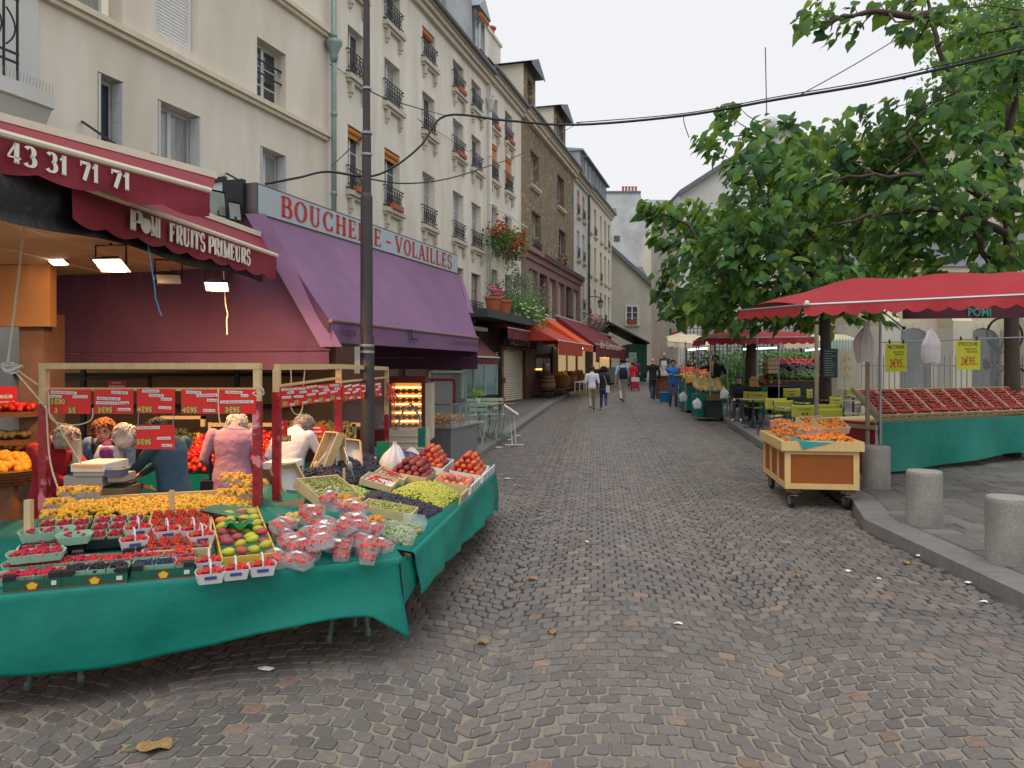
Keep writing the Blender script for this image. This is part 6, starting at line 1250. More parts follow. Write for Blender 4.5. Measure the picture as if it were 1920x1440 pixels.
for u_,v_0,w_,dd,rot,lb,hh,tl,up_ in ((1.02,.42,.3,.42,.05,'pale wooden crate of green currants in front of the black grapes',.075,0,.0),(1.0,.93,.5,.34,-.35,'tilted pale crate of green currants, lower one',.08,.35,.06),(2.05,.8,.42,.3,.1,'crate lined with white paper and red ribbons, near one',.06,.1,.02),(2.5,.8,.42,.3,.1,'crate lined with white paper and red ribbons, far one',.06,.1,.02)):
    M=S2.M(S2.at(u_,v_0,up_),rot,tl); rib='ribbon' in lb; crate('grape_crate',lb,M,w_,dd,hh,wood_pale,.01,'pale grape crates',paper_w)
    rg=random.Random(int(u_*1000)); pts_=[tuple(M@V(rg.uniform(-.46,.46)*w_,rg.uniform(-.42,.42)*dd,hh*.75+rg.uniform(-.02,.02))) for _ in range(260)]
    if not rib: v_,f_=balls(pts_,[rg.uniform(.008,.014) for _ in pts_],None,(2.2,.6,.6),rg); c0_=v_.mean(0); tag(ob('green_currants',np_mesh('green_currants',v_-c0_,f_,cb),None,tuple(c0_)),'stalky green currants in the %s'%('front crate' if tl==0 else 'tilted crate'),'fruit',None,'stuff')
    else:
        m=MB()
        for k in range(9): a=M@V(rg.uniform(-.4,.4)*w_,rg.uniform(-.4,.4)*dd,hh*.7); b=M@V(rg.uniform(-.4,.4)*w_,rg.uniform(-.4,.4)*dd,hh*.9); m.tube([a,(a+b)/2+S2.n*.02,b],.006,5)
        one('red_ribbons',m,badge_r,M.translation,'red ribbons curling over the %s white paper crate'%('near' if 'near' in lb else 'far'),'ribbon',None,True)
def plank_crate(label,pts,h,d,mat=wood_pale,inner=paper_w):  # an open crate standing on edge: pts = bottom-left, bottom-right (world), leaning back
    a,b,up=pts; o=T('standing_crate',label,'crate',a,0,'standing crates'); e=(b-a); n=e.cross(up).normalized(); 
    for p,q in ((a,a+up),(b,b+up),(a,b),(a+up,b+up)): m=MB(); m.bar(p+n*d/2,q+n*d/2,.012,d,n); m.build('side',mat,o,world=True)
    m=MB(); m.quad(a+n*.003,b+n*.003,b+up+n*.003,a+up+n*.003); m.build('back',inner,o,world=True); return o
plank_crate('narrow pale crate standing open above the black grapes, left one',(P(585,905,7.6),P(608,908,7.5),V(.18,.05,.46)),0,.09)
plank_crate('pale crate standing open above the black grapes, middle one',(P(622,912,7.6),P(640,902,7.7),V(-.04,.1,.42)),0,.09)
plank_crate('white lined crate standing open behind the black grapes, right one',(P(640,895,7.9),P(682,900,7.9),V(-.05,.12,.36)),0,.09)
plank_crate('pale crate tipped on its corner behind the cardboard sheet',(P(545,958,6.6),P(590,950,6.7),V(-.2,.1,.32)),0,.1)
plank_crate('small tipped crate of grapes next to the thin stakes',(P(566,960,6.7),P(606,948,6.8),V(-.1,.1,.2)),0,.08)
for px0,py0,px1,py1,lb in ((612,848,578,895,'wooden scoop handle leaning on the left standing crate'),(645,838,666,905,'silver scoop leaning on the right standing crate')):
    a=P(px0,py0,7.45); b=P(px1,py1,7.35); m=MB(); m.tube([a,b],.008,6); m.ell(a.lerp(b,.55)+V(0,-.015,0),(.028,.015,.05),10,6); one('scoop',m,grey_metal if 'silver' in lb else wood_pale,b,lb,'scoop',None,True)
m=MB(); p=S2.hit(492,992); a=P(492,992,6.0); b=P(566,985,6.1); m.add([a,b,b+V(0,.06,.2),a+V(.02,.06,.17),a+V(0,.01,0),b+V(0,.01,0),b+V(0,.07,.2),a+V(.02,.07,.17)],[(0,1,2,3),(7,6,5,4),(0,4,5,1),(1,5,6,2),(2,6,7,3),(3,7,4,0)]); o=T('cardboard_sheet','brown cardboard sheet with a handwritten price leaning behind the strawberries','sign',a); m.build('sheet',brown_card,o,world=True)
m=MB(); ptext(m,'5'+E_+'95K',a+V(.04,.02,.085),b-a,V(0,.06,.2),.045); ptext(m,'EXTRA',a+V(.17,.02,.12),b-a,V(0,.06,.2),.03); ptext(m,'cassis',a+V(.19,.02,.08),b-a,V(0,.06,.2),.025); m.v=[(x,y-.03,z) for x,y,z in m.v]; m.build('lettering',ink,o,world=True)
# heap of small yellow plums in a card tray, girolles
c,rot,w_,dd=cr_px(S1,((520,1002),(572,997),(572,975),(528,978))); crate('card_tray','brown card tray of yellow plums behind the wrapped strawberries',S1.M(c,rot),w_,dd,.06,brown_card,.008)
heap('yellow_plums','yellow plums in the brown card tray',S1,[(526,990),(570,986),(570,974),(532,976)],90,.06,.02,pm('yellow_plum',srgb(216,180,90),.4,.15,isl=.15),61,.05)
for px,py,S,lv,lb in ((655,982,S1,.1,'clear punnet of orange girolles, upper one'),(697,1004,S1,.05,'clear punnet of orange girolles, nearest the corner'),(640,975,S1,.1,'clear punnet of orange girolles behind the wrapped strawberries')): punnet('girolle',lb,S.M(S.hit(px,py)+S.n*lv,.2),'girolle punnets')
for px,py,lb in ((752,1016,'clear tray of green almonds at the very corner'),(775,992,'clear tray of green almonds farther from the corner')):
    m=MB(); tray(m,.24,.17,.09,.85); o=m.build('clear_tray',clear,None); put(o,S2.M(S2.hit(px,py),.3)); tag(o,lb,'tray','almond trays')
# peaches and nectarines, one by one
for u_,v_0,w_,dd,lb in ((2.85,.66,.62,.36,'shallow crate of dark peaches at the back of the side table'),(3.72,.64,.85,.36,'crate of mixed nectarines at the back of the side table'),(3.72,.21,.85,.36,'white edged crate of nectarines at the far right corner'),(2.8,.22,.6,.34,'crate of flat pink peaches near the table edge')):
    crate('peach_crate',lb,S2.M(S2.at(u_,v_0),.04),w_,dd,.08,white_ply if u_>3 else wood_pale,.014,'peach crates',black_card)
pz=[pm('peach_dark',srgb(122,44,50),.6,.25,9,objr=.2,col2=srgb(150,70,60),c2s=9),pm('nectarine_red',srgb(176,52,40),.35,.25,9,objr=.2,col2=srgb(214,120,50),c2s=12,c2t=.56),pm('peach_pink',srgb(206,104,92),.6,.2,9,objr=.2,col2=srgb(220,160,110),c2s=14),pm('nectarine_orange',srgb(214,116,48),.35,.25,9,objr=.15,col2=srgb(170,50,36),c2s=12)]
pm_mesh=[np_mesh('peach',bv*np.array([1,1,.93])*.037,bf,mm) for mm in pz]
lab=['dark fuzzy peach in the back crate on the side table','glossy red nectarine in the pyramid on the side table','flat pink peach near the edge of the side table','orange nectarine in the pyramid on the side table']; grp=['dark peaches','red nectarines','pink peaches','orange nectarines']
rg=random.Random(77)
def pile(S,c_px,nx,ny,layers,kinds,sp=.068,rot=0.,h0=.05,wh=''):
    c=S.at(*c_px)
    for L in range(layers):
        for i in range(nx-L):
            for j in range(ny-L):
                x=(i-(nx-L-1)/2)*sp; y=(j-(ny-L-1)/2)*sp; k=rg.choice(kinds); p=c+(S.a*math.cos(rot)+S.b*math.sin(rot))*x+(S.b*math.cos(rot)-S.a*math.sin(rot))*y+S.n*(h0+L*.05+rg.uniform(-.004,.004)); o=ob('peach',pm_mesh[k],None); o.location=p; o.rotation_euler=(rg.uniform(0,6),rg.uniform(0,6),0); s=rg.uniform(.88,1.08); o.scale=(s,s,s); tag(o,lab[k].split(' in the ')[0].split(' near ')[0]+' '+wh,'fruit',grp[k]+' '+wh)
pile(S2,(2.82,.66),7,5,3,[0],.074,.04,.08,'in the shallow back crate'); pile(S2,(3.65,.66),9,5,4,[1,3,0,1],.07,.04,.08,'in the far back pyramid'); pile(S2,(3.65,.22),9,5,4,[1,1,3],.07,.04,.08,'in the pyramid at the far road corner'); pile(S2,(2.8,.22),7,5,1,[2],.07,.04,.07,'in the low crate at the road edge'); pile(S2,(2.62,.22),3,4,2,[2],.07,.04,.07,'stacked at the near end of the low crate')
# long white crate sides facing the road
for a,b,lb in (((1.9,.0),(2.35,.0),'pale printed crate end nearest the camera on the table edge'),((2.45,.0),(3.1,.0),'second printed crate end on the table edge'),((3.25,.0),(4.2,.0),'white crate end at the far end of the table edge')):
    p,q=S2.at(*a),S2.at(*b); m=MB(); m.bar(p+S2.n*.05,q+S2.n*.05,.014,.1,S2.n); o=T('crate_end',lb,'crate end',p,0,'crate ends along the road'); m.build('board',wood_pale if 'pale' in lb else white_ply,o,world=True); m=MB(); e=(q-p).normalized(); nn=e.cross(S2.n)*.009; nn=nn if nn.x>0 else -nn
    for k in range(3): m.obox(p.lerp(q,.2+.27*k)+nn+S2.n*.05,e*.03,nn*.05,S2.n*.025)
    m.build('print',pm('crate_print',srgb(140,140,140),.6,.4,40),o,world=True)
# bag dispensers
for px,y0,y1,w_,Y,lb in ((718,828,866,.1,8.6,'left green bag dispenser with a big white bag hanging out'),(791,802,838,.075,10.2,'right green bag dispenser hanging on a stake')):
    p=P(px,y1,Y); h=(y1-y0)/F*Y; o=T('bag_dispenser',lb,'dispenser',p,0,'bag dispensers'); m=MB(); m.box(p.x-w_*.6,p.x+w_*.6,Y-.05,Y+.05,p.z,p.z+h); m.build('box',pm('dispenser_green',srgb(0,110,84),.4,.08),o,world=True); m=MB(); m.bar(p+V(w_*.75,0,-.3),p+V(w_*.75,0,h*.6),.022); m.build('stake',wood_pale,o,world=True)
bagm=pm('white_bag',srgb(226,228,232),.35,.04,3,.3,16,alpha=.86)
def bag(label,c,w_,h_,seed,mat=None,group='white plastic bags'):
    rg=random.Random(seed); ph=rg.uniform(0,6); m=MB(); c=Vector(c)
    def fn(u,v):
        a=2*math.pi*u; prof=.10+.9*min(1,max(0,v-.06)/.42)**.75; k=prof*(1-.18*max(0,(v-.8)/.2)); pl_=.22*math.sin(9*a+ph)*(1-v)**1.2+.10*math.sin(4*a+ph+v*2.5)+.05*math.sin(13*a+5*v+ph); bot=.05*h_*abs(math.cos(a))*max(0,(v-.7)/.3)
        return c+V(w_/2*k*math.cos(a)*(1+pl_)+.03*w_*math.sin(v*7+ph),w_*.24*k*math.sin(a)*(1+pl_),-h_*v-bot+.04*h_*math.sin(3*a+ph)*(1-v)*(v<.2))
    m.grid(fn,44,16); return one('plastic_bag',m,mat or bagm,c,label,'bag',group,True)
bag('large white bag drooping from the left dispenser over the grapes',P(738,830,8.3),.26,.42,3)
bag('small white bag hanging under the right dispenser',P(770,838,10.0),.22,.2,4)
bag('white bag lying beside the scale on the front table',P(128,928,5.95),.16,.11,6); bag('white bag hanging at the left end of the berry crates',P(45,1016,4.9),.12,.14,9)
# ---- scale
sc=T('weighing_scale','grey market weighing scale with a tray and a tall display, behind the mirabelles','scale',P(195,945,6.1)); Y=6.1; sm=pm('scale_beige',srgb(168,164,150),.5,.08)
def bxp(l,r,t_,b_,y0,y1,name,mat): m=MB(); m.box(P(l,0,Y).x,P(r,0,Y).x,y0,y1,P(0,b_,Y).z,P(0,t_,Y).z); return m.build(name,mat,sc,world=True)
bxp(146,242,912,938,Y-.1,Y+.2,'base',pm('scale_steel',srgb(160,140,110),.3,.1,metal=.6)); bxp(136,207,889,908,Y-.12,Y+.15,'housing',sm); bxp(214,243,886,900,Y-.1,Y+.1,'keypad',sm); bxp(156,213,881,888,Y-.14,Y+.2,'platform',sm); bxp(153,215,866,880,Y-.15,Y+.22,'tray',white_paint); bxp(157,212,868,874,Y-.152,Y-.151,'print',card_o); bxp(136,146,825,878,Y,Y+.06,'column',sm); bxp(129,153,872,886,Y-.03,Y+.09,'column_foot',black_metal); bxp(150,236,908,912,Y-.08,Y+.18,'rubber_feet',black_metal); bxp(216,246,876,889,Y-.16,Y-.04,'printer',pm('scale_blue',srgb(80,92,120),.5))
m=MB(); m.box(P(155,0,Y).x,P(240,0,Y).x,Y-.1,Y+.2,P(0,946,Y).z,P(0,939,Y).z); one('wooden_block',m,wood_brown,P(195,946,Y),'wooden blocks under the weighing scale','block')
# ---- produce displays behind the stall
tomato=pm('tomato',srgb(206,44,26),.25,.15,8,isl=.14,spec=.6); avoc=pm('avocado',srgb(66,72,44),.6,.3,14,.2,40,isl=.25); kiwi=pm('kiwi',srgb(122,104,58),.8,.2,isl=.18); orangef=pm('orange_fruit',srgb(226,150,30),.5,.1,isl=.12)
def display(px0,px1,py0,py1,Y,drop,heapdef,label,fl):
    """tilted bin: lower front edge at py1, upper back edge at py0"""
    a=P(px0,py1,Y); b=P(px1,py1,Y); S=Pl(a,b-a,V(0,.75,.55)); return S
S3=Pl(P(330,884,8.5),V(1,0,0),V(0,.75,.5))
heap('tomatoes','ripe red tomatoes heaped in a tilted bin behind the pink blouse',S3,[(336,882),(415,882),(512,878),(512,822),(415,818),(372,818),(352,850)],420,.05,.034,tomato,71,.1)
heap('avocados','dark avocados in a bin left of the tomatoes',S3,[(268,860),(362,858),(370,822),(330,805),(285,810)],150,.05,.04,avoc,72,.1,(.8,.8,1.2))
S4=Pl(P(596,830,8.9),V(1,0,0),V(0,.75,.6)); heap('kiwis','brown kiwis in a box behind the white shirt',S4,[(538,838),(660,838),(660,795),(538,795)],190,.05,.032,kiwi,73,.1,(.85,.85,1.15))
heap('tomatoes','more tomatoes between the two wrapped posts',S3,[(486,860),(512,860),(512,815),(486,815)],60,.06,.034,tomato,74,.05)
dt=T('display_table','low green draped display table behind the shoppers','table',(-2.6,8.7,g(8.7)+PH)); zg=g(8.6)+PH
m=MB(); x0,x1=P(60,0,8.5).x,P(700,0,8.5).x; m.box(x0,x1,8.5,9.6,zg,P(0,884,8.5).z-.03); m.build('drape',cloth_green,dt,world=True)
for l,r,t_,bt_,mat_ in ((362,372,812,880,wood_pale),(300,384,780,786,wood_pale),(376,384,780,800,wood_pale),(390,396,792,812,wood_pale),(396,700,793,800,wood_pale),(660,667,795,838,wood_pale)): m=MB(); q=P(l,bt_,9.2); w2=P(r,t_,9.2); m.box(q.x,w2.x,9.2,9.24,q.z,w2.z); m.build('display_frame',mat_,dt,world=True)
m=MB(); q=P(352,868,8.6); m.prism([P(360,870,8.6),P(372,868,8.6),P(376,815,8.9),P(372,810,8.9)],(0,.02,0)); m.build('bin_side',yellow_card,dt,world=True)
# oranges in a basket at the left edge
ob_b=T('fruit_basket','wide wicker basket of yellow oranges on a board, left edge of the picture','basket',P(20,895,7.6)); wick=pm('wicker',srgb(128,86,48),.8,.35,30,.5,60); m=MB(); c=P(8,882,7.6); m.lathe(c,[(.16,-.14),(.24,-.12),(.32,-.02),(.335,.02),(.31,.02)],20); m.build('bowl',wick,ob_b,world=True)
for k in range(5): m=MB(); m.lathe(c+V(0,0,-.11+k*.03),[(.262+.018*k,-.008),(.272+.018*k,0),(.262+.018*k,.008)],20); m.build('weave_ring',wick,ob_b,world=True)
rg=random.Random(8); pts_=[]
for k in range(95): a=rg.uniform(0,6.28); r=.29*math.sqrt(rg.random()); pts_.append((c.x+r*math.cos(a),c.y+r*math.sin(a),c.z+.02+.13*(1-(r/.3)**2)+rg.uniform(-.01,.01)))
v_,f_=balls(pts_,[.042]*len(pts_),ICO2); c0=v_.mean(0); tag(ob('oranges',np_mesh('oranges',v_-c0,f_,orangef),None,tuple(c0)),'bright yellow oranges heaped in the wicker basket','fruit',None,'stuff')
m=MB(); bz=P(0,900,7.6).z; m.box(c.x-.5,P(42,0,7.6).x,7.45,7.55,g(7.6)+PH,bz); m.box(c.x-.5,P(42,0,7.6).x,7.56,7.9,bz-.04,bz); o=one('board_stand',m,wood_brown,(c.x,7.6,g(7.6)+PH),'brown board stand carrying the orange basket','stand')
for k,(px,py,mat_,lb) in enumerate(((15,836,orangef,'yellow lemons in a second tray behind the oranges'),(14,815,kiwi,'brown green fruit in a tray on the shop shelf'),(20,763,tomato,'red tomatoes on the upper shop shelf'),(95,855,tomato,'red fruit beside the left wrapped post'))):
    q=P(px,py,8.6); pts_=[(q.x+rg.uniform(-.22,.22),8.6+rg.uniform(-.15,.15),q.z+rg.uniform(-.02,.03)) for _ in range(50)]; v_,f_=balls(pts_,[.035]*50); c0=v_.mean(0); tag(ob('shelf_fruit',np_mesh('shelf_fruit',v_-c0,f_,mat_),None,tuple(c0)),lb,'fruit','trays of fruit in the shop','stuff')
    m=MB(); m.box(q.x-.3,q.x+.3,8.4,8.8,q.z-.1,q.z-.05); one('fruit_tray',m,wick,(q.x,8.6,q.z-.1),'flat tray carrying the '+lb.split(' in ')[0].split(' on ')[0].split(' beside ')[0],'tray','shop trays')
q=P(15,745,8.7); price_card('price_card','red hand lettered card inside the shop at the left edge',q+V(-.4,0,.12),(1,0,0),.5,.3,[(.1,.35,.8,'TOMATE'),(.1,.6,.85,'GRAPPE')],[],'red price cards')
p=P(150,712,10.6); m=MB(); m.bar(P(88,712,10.6),P(285,706,10.6),.04); m.bar(P(280,706,10.6),P(283,745,10.6),.04); one('shop_rail',m,black_metal,p,'dark metal rail at the back of the fruit shop','rail')
# wooden boxes stacked under the white card lid
bx=T('stacked_boxes','two brown fruit boxes stacked between the wrapped posts','boxes',P(520,930,6.9)); Y=6.9
for i,(l,r,t_,b_,mm) in enumerate(((492,550,868,880,white_ply),(494,548,881,903,wood_brown),(496,546,905,930,wood_brown))): m=MB(); m.box(P(l,0,Y).x,P(r,0,Y).x,Y,Y+.32,P(0,b_,Y).z,P(0,t_,Y).z); m.build('box_lid' if i==0 else 'box',mm,bx,world=True)

for o in PROTO.values():
    for c in list(o.children): bpy.data.objects.remove(c)
    bpy.data.objects.remove(o)
# ================================================================ RIGHT SIDE: STALL, CART, BOLLARDS, CAFE
granite=pm('bollard_granite',srgb(150,147,140),.85,.3,60,.35,120,col2=srgb(120,118,112),c2s=2.,c2w=.15)
for px,py,lb in ((1643,915,'granite bollard behind the cart, farthest of the three'),(1733,983,'granite bollard in the middle of the three'),(1890,1054,'granite bollard nearest the camera at the right edge')):
    Y=(1.97-PH)*F/(py-664); x=(px-960)/F*Y; o=T('bollard',lb,'bollard',(x,Y,g(Y)+PH),0,'granite bollards'); m=MB(); m.lathe((0,0,-.02),[(.182,0),(.182,.57),(.178,.595),(.168,.607),(.1,.61)],28); m.build('drum',granite,o,smooth=False)
    m=MB(); m.lathe((0,0,-.004),[(.215,0),(.215,.006),(.18,.008)],24); m.build('mortar_ring',slab,o)
# ---- cart
cd=V(.15,.985,0).normalized(); cx_=V(cd.y,-cd.x,0); c0=V((1472-960)/F*10.2,10.2,g(10.2)); Wc,Lc=.9,1.72; zt=.90; zb=.36
ct=T('fruit_cart','pale wooden fruit cart on castors with orange side panels','cart',c0+cx_*Wc/2+cd*Lc/2); cartw=pm('cart_pine',srgb(214,184,124),.55,.1,14,.1,60,stretch=(1,1,.2)); cart_o=pm('cart_orange_panel',srgb(150,80,20),.6,.1,5,.06,50)
def cp(x,y,z): return V(c0.x,c0.y,0)+cx_*x+cd*y+V(0,0,z)
def cbox(x0,x1,y0,y1,z0,z1,name,mat): m=MB(); m.add([cp(x0,y0,z0),cp(x1,y0,z0),cp(x1,y1,z0),cp(x0,y1,z0),cp(x0,y0,z1),cp(x1,y0,z1),cp(x1,y1,z1),cp(x0,y1,z1)],[(0,3,2,1),(4,5,6,7),(0,1,5,4),(1,2,6,5),(2,3,7,6),(3,0,4,7)]); return m.build(name,mat,ct,world=True)
f_=.07
for x in (0,Wc-f_):
    for y in (0,Lc-f_): cbox(x,x+f_,y,y+f_,zb,zt,'corner_post',cartw)
for y0,y1 in ((.004,.05),(Lc-.05,Lc-.004)):
    cbox(f_,Wc-f_,y0,y1,zb,zb+f_,'rail',cartw); cbox(f_,Wc-f_,y0,y1,zt-.1,zt,'rail',cartw); cbox(f_,Wc-f_,y0+.015,y1-.01,zb+f_,zt-.1,'panel',cart_o)
for x0,x1 in ((.004,.05),(Wc-.05,Wc-.004)):
    cbox(x0,x1,f_,Lc-f_,zb,zb+f_,'rail',cartw); cbox(x0,x1,f_,Lc-f_,zt-.1,zt,'rail',cartw); cbox(x0+.015,x1-.01,f_,Lc-f_,zb+f_,zt-.1,'panel',cart_o)
    for k in (1,2): cbox(x0,x1,Lc*k/3-.035,Lc*k/3+.035,zb+f_,zt-.1,'stile',cartw)
for x0,x1,y0,y1 in ((-.05,Wc+.05,-.05,0.0),(-.05,Wc+.05,Lc,Lc+.05),(-.05,-.003,0,Lc),(Wc+.003,Wc+.05,0,Lc)): cbox(x0,x1,y0,y1,zt-.05,zt+.07,'tray_edge',cartw)
cbox(0.001,Wc-.001,.001,Lc-.001,zt,zt+.015,'deck',cartw)
rub=pm('castor_rubber',(.02,.02,.022),.7,.2); steel=pm('castor_steel',srgb(160,164,168),.3,.1,metal=.8)
for x,y in ((.12,.12),(Wc-.12,.12),(.12,Lc-.12),(Wc-.12,Lc-.12)):
    cbox(x-.09,x+.09,y-.07,y+.07,zb-.05,zb-.001,'castor_block',wood_brown); zg=g(10.2+y); r=.095; c=cp(x-.03,y-.03,zg+r)
    m=MB(); m.lathe(c,[(r*.55,-.022),(r*.9,-.024),(r,-.012),(r,.012),(r*.9,.024),(r*.55,.022)],20,'x'); wh=m.build('castor_wheel',rub,ct,world=True); m=MB(); m.lathe(c,[(.008,-.027),(r*.55,-.025),(r*.55,.025),(.008,.027)],16,'x'); m.build('rim',steel,wh,world=True)
    m=MB()
    for s in (-.036,.036): m.prism([c+V(s,-.02,.0),c+V(s,.02,0),cp(x,y+.04,zb-.06)+V(s,0,0),cp(x,y-.05,zb-.06)+V(s,0,0)],(.004,0,0))
    m.prism([c+V(-.04,-.03,.06),c+V(.04,-.03,.06),c+V(.05,-.15,.075),c+V(-.05,-.15,.075)],(0,0,.008)); m.lathe(cp(x,y,zb-.062),[(.045,0),(.045,.011)],12); m.build('fork',steel,ct,world=True)
m=MB(); m.add([cp(.1,.05,zt+.075),cp(.62,.05,zt+.076),cp(.45,.5,zt+.08),cp(.05,.6,zt+.08),cp(.16,-.06,zt+.074),cp(.2,-.062,zt-.03),cp(.55,-.06,zt+.06)],[(0,1,2,3),(0,4,6,1),(4,5,6)]); one('liner_cloth',m,pm('turquoise_plastic',srgb(40,150,146),.5,.08),cp(.3,.3,zt),'turquoise plastic sheet sticking out over the cart edge','sheet')
SC=Pl(cp(0,0,zt+.02),cx_,cd+V(0,0,.06)); apr=pm('apricot',srgb(222,130,44),.55,.15,9,isl=.16,col2=srgb(206,90,50),c2s=10,c2t=.6)
def apricots(label,u0,u1,v0,v1,n,h,seed,base=0.): 
    rg=random.Random(seed); pts=[]; 
    for _ in range(n): u=rg.uniform(u0,u1); v=rg.uniform(v0,v1); k=min(1,min(u-u0,u1-u,v-v0,v1-v)/.1+.35); pts.append(tuple(SC.at(u,v,base+h*k+rg.uniform(-.02,.012))))
    v_,f2=balls(pts,[rg.uniform(.023,.028) for _ in pts],None,(1,1,.95),rg); c=v_.mean(0); tag(ob('apricots',np_mesh('apricots',v_-c,f2,apr),None,tuple(c)),label,'fruit',None,'stuff')
apricots('loose apricots along the front of the cart',.2,.88,.04,.5,230,.07,1); apricots('apricots heaped at the back left of the cart',.04,.5,.7,1.6,300,.09,2); apricots('apricots at the right side of the cart',.5,.88,.5,1.0,160,.08,3); apricots('single row of apricots at the left cart edge',.03,.14,.1,.6,20,.03,4)
for k,(u,v,h,lb) in enumerate(((.2,.95,.06,'clear punnet of apricots, left back of the cart'),(.35,.75,.07,'clear punnet of apricots, left middle of the cart'),(.38,.4,.08,'clear punnet of apricots at the front of the cart'),(.15,1.25,.08,'clear punnet of apricots at the rear corner of the cart'))):
    o=T('apricot_punnet',lb,'punnet'); put(o,SC.M(SC.at(u,v,h),.2*k)); m=MB(); tray(m,.24,.17,.08,.85); m.build('tray',clear,o); rg=random.Random(k); v_,f2=fill(rg,.24,.17,.08,.025,36); q=ob('fruit',np_mesh('fruit',v_,f2,apr),o); q['kind']='stuff'
for k,(u,v,r,tl,lb) in enumerate(((.55,1.0,.5,.35,'tipped pale crate of apricots on the cart, left one'),(.72,.8,.4,.4,'tipped pale crate of apricots on the cart, right one'))):
    M=SC.M(SC.at(u,v,.1),r,tl); crate('apricot_crate',lb,M,.42,.28,.1,wood_pale,.012,'apricot crates'); rg=random.Random(k+9); pts=[tuple(M@V(rg.uniform(-.18,.18),rg.uniform(-.11,.11),.07+rg.uniform(-.015,.02))) for _ in range(70)]; v_,f2=balls(pts,[.025]*70,None,(1,1,.95),rg); c=v_.mean(0); tag(ob('apricots',np_mesh('apricots',v_-c,f2,apr),None,tuple(c)),'apricots lying in the %s tipped crate'%('left' if k==0 else 'right'),'fruit',None,'stuff')
# ---- market stall with the red canopy
a0=P(1642,790,12.3); ds=V(3.36,1.68,0).normalized(); bs=V(-ds.y,ds.x,0); zt=a0.z
st=T('market_stall','market stall counter hung with green cloth, carrying crates of nectarines','stall',(a0.x,a0.y,g(12.3)+PH))
SS=Pl(a0+V(0,0,.02),ds,bs+V(0,0,.85)); Ls=5.0
m=MB(); m.prism([a0-V(0,0,.05),a0+ds*Ls-V(0,0,.05),a0+ds*Ls+bs*1.2-V(0,0,.05),a0+bs*1.2-V(0,0,.05)],(0,0,.04)); m.build('counter',wood_pale,st,world=True)
m=MB(); 
def drp(u,v): p=a0.lerp(a0+ds*Ls,u); return p-bs*(.02+.05*v*math.sin(u*17)*v+.06*v)+V(0,0,-.01-(.72+.05*math.sin(u*5+1)-.06*u)*v+.03*(u<.02)*v)
m.grid(drp,60,12); m.build('drape',cloth_green,st,world=True,smooth=True)
m=MB(); m.grid(lambda u,v: a0+bs*(1.1*u)+V(0,0,-.02-.74*v)-ds*(.01+.02*v*math.sin(u*9)),10,6); m.build('red_side',pm('red_tarpaulin',srgb(140,40,48),.5,.1),st,world=True,smooth=True)
for u,v in ((-.06,.1),(-.06,1.1),(4.9,.1),(4.9,1.1)): p=a0+ds*u+bs*v; m=MB(); m.bar(V(p.x,p.y,g(p.y)+PH),V(p.x,p.y,2.62),.05); m.build('pole',pm('pole_wood',srgb(150,138,120),.7,.15),st,world=True)
p=a0+ds*.04-bs*.05; m=MB(); m.tube([V(p.x,p.y,g(p.y)+PH),V(p.x,p.y,2.6)],.022,8); m.build('pole',grey_metal,st,world=True)
m=MB(); m.bar(a0+ds*-.1-V(0,0,.09)-bs*.1,a0+ds*-.1-V(0,0,.09)+bs*1.1,.06); m.bar(a0+ds*.03+V(0,0,0)-bs*.03,a0-ds*.12+bs*.35+V(0,0,.5),.02,.05); m.build('side_beam',MATS['pole_wood'],st,world=True)
nec=pm('nectarine_crate_fruit',srgb(150,26,28),.3,.25,9,isl=.28,col2=srgb(190,84,40),c2s=12,c2t=.62,spec=.6)
for k in range(12):
    w_=.4; M=SS.M(SS.at(.06+w_/2+k*(w_+.008),.3,0.),0); o=crate('nectarine_crate','pale crate of nectarines, %s from the left on the stall'%['first','second','third','fourth','fifth','sixth','seventh','eighth','ninth','tenth','eleventh','twelfth'][k],M,w_,.6,.1,wood_pale,.009,'nectarine crates')
    m=MB(); m.box(-.16,-.03,-.302,-.3005,.03,.05); m.box(.04,.1,-.302,-.3005,.03,.065); m.box(.11,.16,-.302,-.3005,.055,.068); m.build('print',pm('stamp_print',srgb(120,112,90),.7,.4,60),o)
    rg=random.Random(k); pts=[tuple(M@V((i-2.5)*.062+rg.uniform(-.006,.006)+(.015 if j%2 else -.015),(j-4)*.062+rg.uniform(-.006,.006),.075+rg.uniform(-.008,.012)+(.03 if j<1 else 0))) for i in range(6) for j in range(9)]; v_,f2=balls(pts,[rg.uniform(.029,.035) for _ in pts],None,(1,1,.95),rg); c=v_.mean(0); tag(ob('nectarines',np_mesh('nectarines',v_-c,f2,nec),None,tuple(c)),'dark red nectarines in the %s crate from the left'%['first','second','third','fourth','fifth','sixth','seventh','eighth','ninth','tenth','eleventh','twelfth'][k],'fruit','nectarines on the stall','stuff')
redc=pm('red_canopy_canvas',srgb(152,16,32),.7,.08,3,.1,40)
